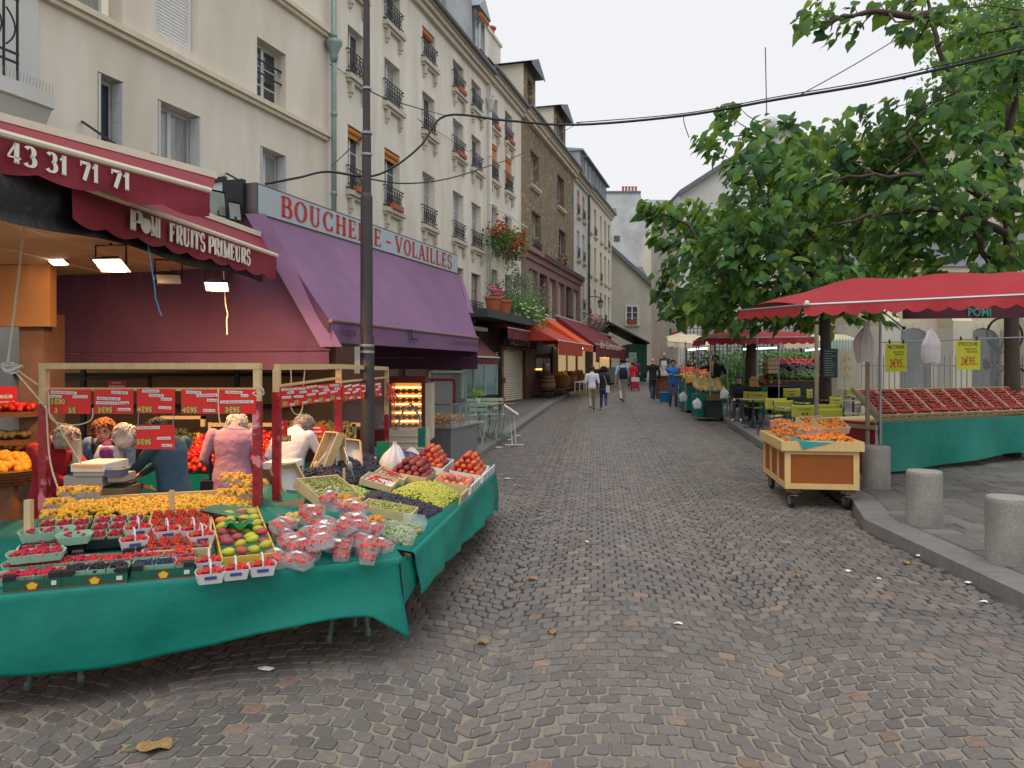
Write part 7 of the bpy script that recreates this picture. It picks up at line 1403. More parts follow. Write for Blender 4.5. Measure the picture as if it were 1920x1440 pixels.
def tarp(name,label,fl,fr,bk,rise,vh,nsc,mat,hip=.35,left_val=True):
    fl,fr,bk=map(Vector,(fl,fr,bk)); o=T(name,label,'canopy',(fl+fr)/2); m=MB()
    def top(u,v): return fl.lerp(fr,u)+bk*v+V(0,0,rise*math.sin(math.pi*min(v,.999))**.9*min(1,(u+.02)/hip)**.6*(min(1,(1.02-u)/.12)**.5)+.02*math.sin(u*19+v*3)*math.sin(math.pi*v))
    m.grid(top,50,14); m.build('canvas',mat,o,world=True,smooth=True); m=MB(); out=V(fr.y-fl.y,-(fr.x-fl.x),0).normalized(); out=out if out.dot(bk)<0 else -out
    m.grid(lambda u,v: fl.lerp(fr,u)+out*(.01+.05*v+.02*math.sin(u*23)*v)+V(0,0,-.005-(vh-.05+.05*abs(math.sin(u*nsc*math.pi)))*v),nsc*8,4); m.build('valance',mat,o,world=True,smooth=True)
    m=MB(); m.grid(lambda u,v: fl+bk*u-(fr-fl).normalized()*(.01+.04*v)+V(0,0,-.005-(vh-.05+.05*abs(math.sin(u*6*math.pi)))*v+rise*0*u),48,4); m.build('side_valance',mat,o,world=True,smooth=True)
    m=MB(); m.tube([fl,fr],.02,6); m.tube([fl+bk,fr+bk],.02,6); m.tube([fl,fl+bk],.02,6); m.tube([fl.lerp(fr,.45)+V(0,0,-.02),fl.lerp(fr,.45)+bk+V(0,0,-.02)],.02,6); m.build('canopy_frame',grey_metal,o,world=True); return o
Bp=P(1507,572,10.3); Dp=P(1920,553,9.5); Dp=Bp+(Dp-Bp)*1.35; Ap=P(1384,572,11.6); cn=tarp('red_canopy','large bright red market canopy with scalloped edge over the right stall',Bp,Dp,Ap-Bp+V(.35,1.1,.0),.34,.15,14,redc)
m=MB(); m.lathe(Bp+V(.02,-.06,.02),[(.02,-.02),(.035,0),(.02,.02)],10,'y'); m.build('ring',white_paint,cn,world=True)
q=P(1692,598,12.0); m=MB(); e=V(.95,.2,0).normalized(); m.quad(q,q+e*2.4+V(0,0,.05),q+e*2.4+V(0,0,.33),q+V(0,0,.24)); sb=one('stall_banner',m,pm('dark_maroon_banner',srgb(70,16,28),.7,.1),q,'dark maroon banner with green letters under the red canopy','banner')
m=MB(); p=q+e*(P(1815,0,12.2).x-q.x)/e.x+V(0,-.02,.06); ptext(m,'POMI',p,e,(0,0,1),.12,.02,.42); m.v=[(x-q.x,y-q.y,z-q.z) for x,y,z in m.v]; m.build('lettering',pm('teal_letter',srgb(40,140,120),.6),sb)
m=MB(); p0=P(1648,642,12.75); p1=P(1930,632,13.4); m.grid(lambda u,v: (a0+bs*.72).lerp(a0+ds*4.6+bs*.72,u)+V(0,.03*math.sin(u*14+v*3),2.6-a0.z-1.05*v),24,8); one('plastic_sheet',m,pm('clear_sheet',srgb(210,216,212),.2,.1,2,.5,10,alpha=.25,spec=.6),(7,13.2,1.4),'clear plastic sheet hanging behind the nectarine crates','sheet',None,True)
m=MB(); m.tube([p0,p1],.012,6); one('hanging_rail',m,grey_metal,p0,'thin metal rail above the nectarines carrying the price cards','rail')
ylw=pm('yellow_price_card',srgb(196,196,40),.5,.05)
for l,r,t_,b_,w1,lb in ((1660,1700,644,697,'NECTARINE','yellow price card for nectarines, left one'),(1793,1838,638,693,'PECHE','yellow price card for peaches, right one')):
    Y=12.6 if l<1700 else 12.95; p=P(l,b_,Y); q=P(r,t_,Y); o=T('hanging_card',lb,'price card',p,0,'yellow price cards'); m=MB(); m.box(p.x,q.x,Y,Y+.005,p.z,q.z); m.build('card',ylw,o,world=True); w_=q.x-p.x; h_=q.z-p.z
    m=MB(); ptext(m,w1,p+V(w_*.1,-.004,h_*.82),(1,0,0),(0,0,1),.055,.004,w_*.8); ptext(m,'blanche' if w1[0]=='P' else 'jaune',p+V(w_*.35,-.004,h_*.68),(1,0,0),(0,0,1),.03,0,w_*.5,.2); ptext(m,'FRANCE',p+V(w_*.42,-.004,h_*.58),(1,0,0),(0,0,1),.028,0,w_*.45,.2); ptext(m,'KG',p+V(w_*.78,-.004,h_*.16),(1,0,0),(0,0,1),.025); m.build('lettering',ink,o,world=True)
    m=MB(); ptext(m,'2'+E_+'95',p+V(w_*.18,-.004,h_*.16),(1,0,0),(0,0,1),.13,.006,w_*.58,.1); m.build('digits',letter_r,o,world=True)
    m=MB()
    for x in (.2,.85): m.box(p.x+w_*x-.012,p.x+w_*x+.012,Y-.004,Y+.012,q.z,q.z+.06)
    m.build('clip',black_metal,o,world=True)
pinkbag=pm('pale_bag',srgb(226,220,220),.45,.05,3,.3,14,alpha=.9)
bag('pale plastic bag tied to the stall pole',P(1621,608,12.0),.28,.56,21,pinkbag); bag('pale plastic bag hanging between the yellow cards',P(1746,614,12.5),.28,.54,23,pinkbag)
m=MB(); m.tube([P(1651,580,12.4),P(1690,612,12.2),P(1694,615,12.2)],.012,6); m.ell(P(1695,615,12.2),.03,8,6); m.tube([P(1693,618,12.2),P(1691,625,12.2)],.006,5); one('spring_hook',m,black_metal,P(1651,580,12.4),'black hooked bar sticking out under the red canopy','hook')
# bicycle parked behind the sheet
bk_=T('bicycle','dark bicycle hanging behind the plastic sheet at the right edge','bicycle',P(1880,720,15)); Y=15.
for c,r in ((P(1884,628,Y),.33),(P(1900,720,Y+.2),.33)):
    m=MB(); m.tube([c+V(r*math.cos(t*.2618),.03*math.sin(t*.26),r*math.sin(t*.2618)) for t in range(25)],.022,6,False); wl=m.build('wheel',rub,bk_,world=True); m=MB()
    for k in range(12): m.tube([c,c+V((r-.02)*math.cos(k*.5236),.02,(r-.02)*math.sin(k*.5236))],.002,4)
    m.build('spokes',grey_metal,wl,world=True)
m=MB(); m.tube([P(1884,628,Y),P(1870,682,Y),P(1858,690,Y)],.018,6); m.tube([P(1870,682,Y),P(1905,700,Y+.1),P(1884,628,Y)],.018,6); m.build('bicycle_frame',black_metal,bk_,world=True)
m=MB(); m.ell(P(1850,682,Y),(.06,.08,.12),10,6); m.build('saddle',pm('saddle_blue',srgb(40,48,66),.5),bk_,world=True,smooth=True)
# ---- cafe chairs and tables
lime=pm('lime_canvas',srgb(164,164,56),.75,.08,4,.1,40); lime2=pm('lime_canvas_pale',srgb(186,188,96),.75,.08,4,.1,40); cf=pm('chair_frame',srgb(60,64,64),.4,.1,metal=.5)
def lime_chair():
    o=ob('cafe_chair',None); w_=.5
    for sx in (-1,1):
        x=sx*w_/2; m=MB(); m.tube([(x,.22,0),(x,-.16,.46),(x,-.2,.86)],.011,6); m.build('leg',cf,o); m=MB(); m.tube([(x,-.24,0),(x,.2,.46)],.011,6); m.build('leg',cf,o)
        m=MB(); m.tube([(x,-.2,.64),(x,.22,.62),(x,.2,.46)],.011,6); m.build('armrest',cf,o)
    m=MB(); m.tube([(-w_/2,.22,.01),(w_/2,.22,.01)],.01,6); m.tube([(-w_/2,-.24,.01),(w_/2,-.24,.01)],.01,6); m.build('stretcher',cf,o)
    m=MB(); m.grid(lambda u,v: V((u-.5)*w_*1.04,-.215-.025*math.sin(math.pi*u)-.01*v,.86-.27*v-.012*math.sin(math.pi*u)*(1-v)),10,6); bk=m.build('backrest',lime,o,smooth=True); bk.modifiers.new('t','SOLIDIFY').thickness=.006
    m=MB(); m.grid(lambda u,v: V((u-.5)*w_*.98,-.18+.4*v,.455-.03*math.sin(math.pi*u)),8,6); m.build('seat',lime2,o,smooth=True)
    m=MB(); [m.box(-.12+.03*k,-.1+.03*k,-.262,-.26,.765,.78) for k in range(8)]; m.box(-.06,-.02,-.262,-.26,.66,.7); m.box(.02,.06,-.262,-.26,.66,.7); m.build('back_print',ink,bk); return o
ch0=lime_chair(); cw=[(1414,21.2,.15,'lime canvas chair farthest left beside the seated women'),(1447,18.4,.1,'lime canvas chair, second from the left near the kerb'),(1479,17.2,-2.9,'lime canvas chair facing the camera behind the striped table'),(1500,16.,.03,'lime canvas chair nearest the cart, seen from behind'),(1478,23.5,.1,'lime canvas chair in the back row by the tree'),(1503,23,.9,'lime canvas chair turned sideways left of the tree trunk'),(1552,19.,.6,'lime canvas chair just right of the tree trunk'),(1560,15.9,3.1,'lime canvas chair facing the camera behind the cart crates'),(1611,14.9,1.45,'lime canvas chair seen edge-on beside the stall pole'),(1597,23.4,.0,'lime canvas chair below the hanging bananas'),(1560,14.6,3.,'lime canvas chair half hidden behind the cart')]
for i,(px,Y,rz,lb) in enumerate(cw):
    o=ch0 if i==0 else copy_tree(ch0); o.location=((px-960)/F*Y,Y,g(Y)+PH); o.rotation_euler=(0,0,rz); tag(o,lb,'chair','lime cafe chairs')
def slat_table():
    o=ob('cafe_table',None)
    for k in range(7): m=MB(); m.box(-.35,.35,-.3+k*.086,-.3+k*.086+.078,.71,.735); m.build('slat',pm('slat_dark' if k%2 else 'slat_light',srgb(96,80,62) if k%2 else srgb(180,166,140),.6,.15),o)
    m=MB(); m.tube([(0,0,.02),(0,0,.71)],.03,8); m.build('leg',cf,o); m=MB(); m.box(-.25,.25,-.03,.03,0,.025); m.box(-.03,.03,-.25,.25,.026,.04); m.build('foot',cf,o); return o
tb0=slat_table()
for i,(px,Y,lb) in enumerate(((1412,20.2,'striped slat table beside the seated women'),(1490,16.9,'striped slat table between the lime chairs'),(1572,15.3,'striped slat table behind the cart crates'),(1575,19.6,'slat table right of the tree trunk'),(1600,21.5,'slat table in front of the banana stand'))):
    o=tb0 if i==0 else copy_tree(tb0); o.location=((px-960)/F*Y,Y,g(Y)+PH); tag(o,lb,'table','striped cafe tables'); o.rotation_euler=(0,0,.1*i)
# chalkboard and bananas
Y=19.7; o=T('chalkboard','tall dark chalkboard hung on the tree trunk','chalkboard',P(1557,708,Y)); a=P(1543,708,Y); b=P(1571,654,Y); m=MB(); m.box(a.x,b.x,Y-.03,Y,a.z,b.z); m.build('board',pm('slate_board',srgb(38,60,58),.7,.15),o,world=True); m=MB()
for k in range(11): z=b.z-.06-k*.058; rg=random.Random(k); m.box(a.x+.03,a.x+.03+rg.uniform(.15,.3),Y-.034,Y-.032,z-.006,z+.004)
m.build('chalk_lines',pm('chalk',srgb(170,180,176),.9),o,world=True)
Y=20.6; ban=pm('banana_yellow',srgb(222,186,52),.5,.12,6); o=T('banana_stand','metal stand hung with bunches of yellow bananas','stand',P(1584,712,Y)); m=MB(); c=P(1584,660,Y); m.tube([(c.x,Y,g(Y)+PH),c],.014,6); m.build('pole',grey_metal,o,world=True)
for k,py in enumerate((662,680,696)):
    for s in range(5): m=MB(); q=P(1584,py,Y); a=(s-2)*.45; m.tube([q+V(.02*(s-2),0,.02),q+V(.10*math.sin(a),-.05,-.06),q+V(.17*math.sin(a),-.08,-.16),q+V(.18*math.sin(a),-.06,-.22)],[.01,.021,.02,.006],7); m.build('banana',ban,o,world=True,smooth=True)
# ---- far greengrocer with red and beige canopies
Y=24.; tarp('red_canopy','smaller red market canopy farther up the street on the right',P(1326,634,Y-1.),P(1527,632,Y-.5),V(.2,2.6,.0),.24,.2,12,redc,.2)
beige=pm('beige_canvas',srgb(196,180,150),.75,.1,3); tarp('beige_canopy','beige canvas market canopy beyond the small red one',P(1252,640,30.),P(1334,648,29.),V(.5,3.,.3),.25,.2,8,beige,.3)
tarp('striped_awning','faded striped awning behind the tree trunk',P(1470,640,27),P(1612,640,27),V(.2,2.,.3),.1,.25,10,beige,.1)
m=MB(); 
for k in range(10):
    a=P(1556+k*5.6,636,26.8); b=P(1556+k*5.6+2.8,636,26.8); m.box(a.x,b.x,26.78,26.79,a.z-.35,a.z)
one('awning_stripes',m,turq,P(1556,650,26.8),'turquoise stripes hanging at the right end of the striped awning','valance')
tubel=pm('tube_light',(.9,1,1),.3,emit=(.7,.95,1),es=3.)
for k,(l,r,py,Y,lb) in enumerate(((1290,1326,653,27,'lit neon tube under the small red canopy, left one'),(1394,1456,652,26,'lit neon tube under the small red canopy, middle one'),(1510,1542,654,26,'lit neon tube by the tree trunk'))): m=MB(); m.tube([P(l,py+3,Y),P(r,py,Y)],.03,6); one('neon_tube',m,tubel,P(l,py,Y),lb,'lamp','neon tubes')
for i,(px,Y) in enumerate(((1285,25.5),(1310,24.6),(1332,23.5),(1420,22.9),(1460,24.),(1364,24.5),(1306,26.5))): m=MB(); p=gp(px,Y); m.tube([p,V(p.x,Y,2.75)],.02,6); one('canopy_pole',m,grey_metal,p,'slim canopy pole of the far stalls, number %s from the street side'%['one','two','three','four','five','six','seven'][i],'pole','canopy poles')
vegm=pm('mixed_vegetables',srgb(150,140,50),.5,.3,10,isl=.5,col2=srgb(176,60,40),c2s=3.); melon=pm('melon',srgb(196,176,116),.7,.15,isl=.1); greenv=pm('green_vegetables',srgb(70,110,44),.6,.3,10,isl=.3)
def vegstand(label,quad,Y,z_front,n,r,mat,seed,drape_m,leg=True):
    l,rr,pyf,dep,rise=quad; a=P(l,pyf,Y); b=P(rr,pyf,Y); S=Pl(a,b-a,V(0,1,rise)); o=T('vegetable_stand',label,'stall',(a.x,Y,g(Y)+PH),0,'far vegetable stands'); L_=(b-a).length; m=MB(); m.prism([a-V(0,0,.05),b-V(0,0,.05),b+V(0,dep,dep*rise-.05),a+V(0,dep,dep*rise-.05)],(0,0,.03)); m.build('board',wood_brown,o,world=True); m=MB(); m.box(a.x,b.x,Y+.01,Y+dep,g(Y)+PH,a.z-.06); m.build('drape',drape_m,o,world=True)
    rg=random.Random(seed); pts=[tuple(S.at(rg.uniform(0,L_),rg.uniform(.03,dep),.03+rg.uniform(0,.06))) for _ in range(n)]; v_,f2=balls(pts,[r*rg.uniform(.7,1.2) for _ in pts],None,(1,1,1),rg); c=v_.mean(0); tag(ob('vegetables',np_mesh('vegetables',v_-c,f2,mat),None,tuple(c)),label.replace('stand','stand produce'),'vegetables',None,'stuff'); return S
vegstand('melon and squash stand at the kerb below the vendor',(1308,1356,735,.8,.4),23.6,0,110,.09,melon,2,cloth_green); vegstand('low stand of mixed vegetables left of the vendor',(1290,1340,722,1.4,.25),26.5,0,260,.06,vegm,3,cloth_green); vegstand('stand of peppers and tomatoes behind the blue shirt',(1286,1335,712,1.2,.3),28,0,220,.06,pm('peppers',srgb(190,70,40),.4,.3,isl=.5),4,cloth_green)
for k,(py,mt) in enumerate(((712,greenv),(700,pm('aubergine',srgb(50,36,60),.4,.3,isl=.4)),(688,pm('tomato_far',srgb(170,60,40),.4,.3,isl=.4)),(676,greenv))): vegstand('greengrocer rack tier %s from the bottom left of the chalkboard'%['first','second','third','fourth'][k],(1440,1542,py,.5,.45),25+k*.45,0,150,.06,mt,10+k,black_card)
vegstand('green draped stand behind the seated women',(1425,1480,722,.7,.3),25,0,90,.06,vegm,17,cloth_green)
m=MB(); a=P(1440,700,24.9)
for k in range(4): m.box(a.x,a.x+.32,24.9,25.2,a.z+k*.13,a.z+k*.13+.11)
one('wooden_crates',m,wood_pale,a,'stack of slatted wooden crates left of the greengrocer rack','crates')
for k,(px,py,Y,lb) in enumerate(((1281,738,25.,'white carrier bag at the foot of the low vegetable stand'),(1307,750,23.2,'white carrier bag hanging by the melon stand'),(1358,731,23.,'white carrier bag with red print hanging right of the melons'))): bag(lb,P(px,py-4,Y),.24,.3,40+k)
m=MB(); a=P(1322,755,23.4); b=P(1352,735,23.4); m.box(a.x,b.x,23.3,23.7,g(23.4)+PH,b.z-.25); one('dark_crate',m,black_card,a,'dark crate under the melon stand','crate'); m=MB(); m.box(a.x,b.x,23.2,23.28,b.z-.22,b.z-.1); one('brown_board',m,wood_brown,b,'brown board under the melons','board')
# ================================================================ PEOPLE
skin=pm('skin',srgb(206,156,130),.55,.08,20,sss=.1); skin_d=pm('skin_tan',srgb(176,124,98),.55,.08,20,sss=.1); eye_m=pm('eye_dark',(.02,.015,.012),.3); lip=pm('lips',srgb(176,104,96),.5)
def ik(a,b,l1,l2,bend):
    a=Vector(a); b=Vector(b); d=b-a; L=d.length; m=l1+l2-.001
    if L>m: b=a+d*(m/L); d=b-a; L=m
    x=(L*L+l1*l1-l2*l2)/(2*L); hgt=math.sqrt(max(0,l1*l1-x*x)); u=d.normalized(); bend=Vector(bend); bend=(bend-u*bend.dot(u)); bend=bend.normalized() if bend.length>1e-4 else Vector((0,1,0))
    return a+u*x+bend*hgt,b
class Body:
    def __init__(s): s.p=[]
    def cap(s,a,b,ra,rb,m): s.p.append(('c',Vector(a),Vector(b),ra,rb,m))
    def ell(s,c,r,m): s.p.append(('e',Vector(c),r if isinstance(r,tuple) else (r,r,r),m))
    def loft(s,rings,m): s.p.append(('l',[(Vector(c),rx,ry) for c,rx,ry in rings],m))
    def mesh(s,voxel,mats,name):
        mb=MB()
        for q in s.p:
            if q[0]=='c':
                _,a,b,ra,rb,m=q; d=(b-a); L=d.length; d=d.normalized() if L>1e-5 else Vector((0,0,1)); pts=[];rs=[]
                for t in (-.98,-.7,-.35,0): pts.append(a+d*(ra*t)); rs.append(max(.002,ra*math.sqrt(1-t*t)))
                for t in (.35,.7): pts.append(a.lerp(b,t)); rs.append(ra+(rb-ra)*t)
                for t in (0,.35,.7,.98): pts.append(b+d*(rb*t)); rs.append(max(.002,rb*math.sqrt(1-t*t)))
                mb.tube(pts,rs,12)
            elif q[0]=='e': mb.ell(q[1],q[2],14,10)
            else:
                n=20; vs=[];fs=[]; R_=q[1]; k=len(R_)
                for c,rx,ry in R_:
                    for i in range(n): t=6.28319*i/n; vs.append((c.x+rx*math.cos(t),c.y+ry*math.sin(t),c.z))
                for j in range(k-1):
                    for i in range(n): fs.append((j*n+i,j*n+(i+1)%n,(j+1)*n+(i+1)%n,(j+1)*n+i))
                fs+= [tuple(range(n-1,-1,-1)),tuple((k-1)*n+i for i in range(n))]; mb.add(vs,fs)
        me=mb.mesh('t',[]); o=bpy.data.objects.new('t',me); r=o.modifiers.new('r','REMESH'); r.mode='VOXEL'; r.voxel_size=voxel; sm=o.modifiers.new('s','SMOOTH'); sm.factor=.5; sm.iterations=4
        out=evaluated(o); bpy.data.objects.remove(o); bpy.data.meshes.remove(me)
        nf=len(out.polygons); c=np.empty(nf*3,dtype=np.float32); out.polygons.foreach_get('center',c); c=c.reshape(-1,3); best=np.full(nf,1e9); idx=np.zeros(nf,dtype=np.int32); names=sorted({q[-1] for q in s.p})
        for q in s.p:
            if q[0]=='c':
                a=np.array(q[1]);b=np.array(q[2]);ab=b-a;L2=max(1e-9,ab@ab);t=np.clip(((c-a)@ab)/L2,0,1); d=np.linalg.norm(c-a-t[:,None]*ab,axis=1)-(q[3]+(q[4]-q[3])*t)
            elif q[0]=='e': r=np.array(q[2]); d=(np.linalg.norm((c-np.array(q[1]))/r,axis=1)-1)*r.min()
            else:
                R_=sorted(q[1],key=lambda w:w[0].z); zs=[w[0].z for w in R_]; cx=np.interp(c[:,2],zs,[w[0].x for w in R_]); cy=np.interp(c[:,2],zs,[w[0].y for w in R_]); rx=np.interp(c[:,2],zs,[w[1] for w in R_]); ry=np.interp(c[:,2],zs,[w[2] for w in R_])
                d=(np.sqrt(((c[:,0]-cx)/rx)**2+((c[:,1]-cy)/ry)**2)-1)*np.minimum(rx,ry)+np.maximum(0,zs[0]-c[:,2])+np.maximum(0,c[:,2]-zs[-1])
            k=names.index(q[-1]); w=d<best; best[w]=d[w]; idx[w]=k
        out.name=name; out.materials.clear()
        for nme in names: out.materials.append(mats[nme] if isinstance(mats,dict) else nme)
        out.polygons.foreach_set('material_index',idx); out.polygons.foreach_set('use_smooth',np.ones(nf,dtype=bool)); out.update(); return out
FAB={}
def fab(name,c,**k): return pm('cloth_'+name,c,.85,.12,5,.6,16,**k)
def hand(B,w,fdir,side,s=1.,near=True,mat='skin',curl=.5):
    f=Vector(fdir).normalized(); up=Vector((0,0,1)); lat=f.cross(up); lat=lat.normalized() if lat.length>.1 else Vector((1,0,0)); nrm=lat.cross(f); w=Vector(w)
    B.cap(w,w+f*.055*s,.026*s,.03*s,mat)
    for i,(o,l) in enumerate(((-.028,.062),(-.01,.072),(.01,.068),(.028,.052))):
        a=w+f*.07*s+lat*o*s; m_=a+f*l*.55*s-nrm*l*.12*curl*s; e=m_+f*l*.35*s-nrm*l*.55*curl*s; B.cap(a-f*.02*s,m_,.0095*s,.0088*s,mat); B.cap(m_,e,.0086*s,.0075*s,mat)
    t0=w+f*.02*s-lat*.028*side*s; t1=t0+f*.03*s-lat*.026*side*s; B.cap(t0,t1,.011*s,.0095*s,mat); B.cap(t1,t1+f*.028*s-nrm*.01*s,.0095*s,.008*s,mat)
def person(label,loc,face,h,cl,pose='stand',voxel=.018,lean=0.,hair='short',hairm=None,arms=None,sk=None,wide=1.,headturn=0.,headdrop=0.,skirt=False,coat=0.,sleeve='long',extra=None,group=None,stride=.2,glasses=False,female=False,phase=1,aim=None):
    """cl = dict(top=, legs=, shoes=); arms = ((rx,ry,rz),(lx,ly,lz)) wrist targets as fractions of h in body space"""
    sk=sk or skin; B=Body()
    if aim:
        wp=P(*aim); gz=g(aim[2])+PH; h=(wp.z-gz)/(.93-.25*headdrop)
    H=h; sw=.118*wide*(.93 if female else 1.); hipz=.50*H; dy=lambda z: math.tan(lean)*(z-hipz) if z>hipz else 0
    W=lambda x,y,z: Vector((x*H,y*H+dy(z*H),z*H))
    if pose=='sit': off=.45-.5*H; W=lambda x,y,z: Vector((x*H,y*H+(math.tan(lean)*(z*H-hipz) if z*H>hipz else 0),z*H+off))
    d_=1.12 if coat else 1.
    B.loft([(W(0,-.005,.475),.088*H*wide*d_,.062*H*d_),(W(0,-.005,.52),.097*H*wide*d_,.07*H*d_),(W(0,0,.58),.09*H*wide*d_,.066*H*d_),(W(0,.002,.63),.086*H*wide*d_,.064*H*d_),(W(0,.006,.70),.098*H*wide*d_,.071*H*d_),(W(0,.004,.76),.108*H*wide*d_,.07*H*d_),(W(0,-.004,.805),.102*H*wide,.058*H),(W(0,-.008,.835),.062*H*wide,.042*H),(W(0,-.006,.852),.036*H,.034*H)],'top')
    if coat: B.loft([(W(0,-.01,.50-coat),.112*H*wide,.09*H),(W(0,-.008,.5),.106*H*wide,.082*H),(W(0,0,.58),.095*H*wide,.073*H)],'top')
    if not coat: B.loft([(W(0,-.006,.455),.083*H*wide,.06*H),(W(0,-.006,.505),.094*H*wide,.068*H)],'legs')
    nk=W(0,.002,.85); hd=W(0,.012+headdrop*.35,.93-headdrop*.25)
    if aim: off_=Matrix.Rotation(face,3,'Z')@hd; loc=(wp.x-off_.x,wp.y-off_.y,gz)
    B.cap(W(0,-.006,.835),nk.lerp(hd,.55),.031*H,.029*H,'skin')
    hr=Matrix.Rotation(headturn,3,'Z'); fw=hr@Vector((0,1,0)); rt=hr@Vector((1,0,0)); fw=(fw+Vector((0,0,-headdrop))).normalized()
    hs=max(H,1.5)
    B.ell(hd,(.043*hs,.05*hs,.06*hs) if abs(math.sin(headturn))<.6 else (.05*hs,.043*hs,.06*hs),'skin'); B.ell(hd+fw*.016*hs-Vector((0,0,.028*hs)),(.033*hs,.034*hs,.035*hs),'skin')
    B.cap(hd+fw*.047*hs+Vector((0,0,.004*hs)),hd+fw*.058*hs-Vector((0,0,.012*hs)),.006*hs,.009*hs,'skin')
    for s in (-1,1):
        B.ell(hd+rt*s*.043*hs-Vector((0,0,.004*hs)),(.008*hs,.012*hs,.018*hs),'skin')
        B.ell(hd+fw*.0465*hs+rt*s*.0175*hs+Vector((0,0,.007*hs)),(.0075*hs,.005*hs,.0045*hs),'eye'); B.ell(hd+fw*.046*hs+rt*s*.0175*hs+Vector((0,0,.018*hs)),(.012*hs,.005*hs,.0035*hs),'hair')
    B.ell(hd+fw*.0475*hs-Vector((0,0,.029*hs)),(.014*hs,.005*hs,.0045*hs),'lip')
    # arms
    arms=arms or ((.14,.02,.475),(-.14,.02,.475))
    for s,a in ((1,arms[0]),(-1,arms[1])):
        sh=W(s*sw*1.0,-.006,.795); wr=Vector((a[0]*H,a[1]*H,a[2]*H+(off if pose=='sit' else 0))); el,wr=ik(sh,wr,.175*H,.155*H,(s*.5,-1,-.3)); cw=1.15 if coat else 1.
        B.cap(sh,el,.034*H*cw*wide**.5,.027*H*cw,'top'); B.ell(sh,(.038*H*cw,.036*H*cw,.036*H),'top')
        if sleeve=='long': B.cap(el,el.lerp(wr,.93),.027*H*cw,.021*H*cw,'top'); B.cap(el.lerp(wr,.9),wr,.017*H,.016*H,'skin')
        else:
            B.cap(el.lerp(sh,.35),el,.025*H,.023*H,'skin'); B.cap(el,wr,.023*H,.016*H,'skin')
        hand(B,wr,(wr-el),s,H/1.7 if H>1.5 else .92,mat='skin')
    # legs
    for s in (-1,1):
        hp=W(s*.05*wide,-.004,.49)
        if pose=='walk':
            f=phase*s*stride; an=Vector((s*.045*H,f*H,(.045+max(0,-f)*.35)*H)); kn,an=ik(hp,an,.235*H,.225*H,(0,1,0))
        elif pose=='sit': an=Vector((s*.06*H,.30*H,.05*H)); kn,an=ik(hp,an,.24*H,.235*H,(0,1,.7))
        else: an=Vector((s*.062*H,-.005*H,.045*H)); kn,an=ik(hp,an,.235*H,.225*H,(0,1,0))
        B.cap(hp,kn,.052*H*wide**.6,.037*H,'legs'); B.cap(kn,an,.037*H,.028*H,'legs')
        ft=an+Vector((s*.01*H,.075*H,-.028*H)); B.cap(an+Vector((0,-.012*H,-.022*H)),ft,.024*H,.02*H,'shoes')
    if skirt: B.loft([(W(0,.0,.2),.115*H*wide,.1*H),(W(0,0,.35),.105*H*wide,.085*H),(W(0,0,.5),.095*H*wide,.07*H)],'legs')
    mats={'top':cl['top'],'legs':cl['legs'],'shoes':cl.get('shoes',black_metal),'skin':sk,'eye':eye_m,'lip':lip,'hair':hairm or ink}
    o=T('person',label,'person',loc,face,group); bm_=B.mesh(voxel,mats,'body'); ob('body',bm_,o)
    hm=hairm or ink; m=MB(); rg=random.Random(int(abs(loc[0])*100+loc[1]*10)); up=Vector((0,0,1)); bk=Vector((-fw.x,-fw.y,0)).normalized()
    if hair!='bald':
        m.ell(hd+bk*.008*hs+up*.014*hs,(.0475*hs,.0535*hs,.054*hs) if abs(math.sin(headturn))<.6 else (.0535*hs,.0475*hs,.054*hs),16,10)
        n={'curly':900,'short':420,'bob':520,'afro':1000,'long':420}.get(hair,400); cur={'curly':.5,'afro':1.2}.get(hair,.25); ext={'curly':.05,'short':.049,'bob':.05,'afro':.055,'long':.05}.get(hair,.05)*hs; L_={'curly':.03,'short':.022,'bob':.045,'afro':.04,'long':.045}.get(hair,.025)*hs
        f0=Vector((fw.x,fw.y,0)).normalized()
        for _ in range(n):
            q=Vector((rg.gauss(0,1),rg.gauss(0,1),rg.gauss(.25,1))).normalized()
            if (q.dot(f0)>.35 and q.z<.55) or q.z<-.45: continue
            t=(Vector((0,0,-1))+q*q.z+f0*(-.4)); t=(t-q*t.dot(q)); t=t.normalized() if t.length>.05 else rt; sd=q.cross(t); p0=hd+bk*.006*hs+up*.01*hs+q*ext; j=lambda k: (sd*rg.gauss(0,k)+q*abs(rg.gauss(0,k)))*cur*hs
            m.tube([p0,p0+t*L_*.35+q*.006*hs*(1+cur)+j(.008),p0+t*L_*.7+q*.004*hs*(1+cur)+j(.012),p0+t*L_+j(.012)],[.0045*hs,.004*hs,.0035*hs,.0015*hs],4,False)
        if hair in('bob','long'):
            lo=.055 if hair=='bob' else .16
            for s in range(-9,10):
                a=s*.22; q=(bk*math.cos(a)+rt*math.sin(a))*.046*hs; m.tube([hd+q+up*.03*hs,hd+q*1.16-up*.02*hs,hd+q*1.12-up*lo*hs],[.018*hs,.019*hs,.012*hs],7)
        m.build('hair',hm,o,smooth=True)
    if hair=='cap': m=MB(); m.lathe(hd+up*.012*hs,[(.056*hs,0),(.056*hs,.025*hs),(.045*hs,.05*hs),(.02*hs,.062*hs)],14); m.add([hd+up*.014*hs+fw*.05*hs+rt*x*.045*hs for x in (-1,1)]+[hd+up*.008*hs+fw*.1*hs+rt*x*.035*hs for x in (1,-1)],[(0,1,2,3)]); m.build('cap',ink,o)
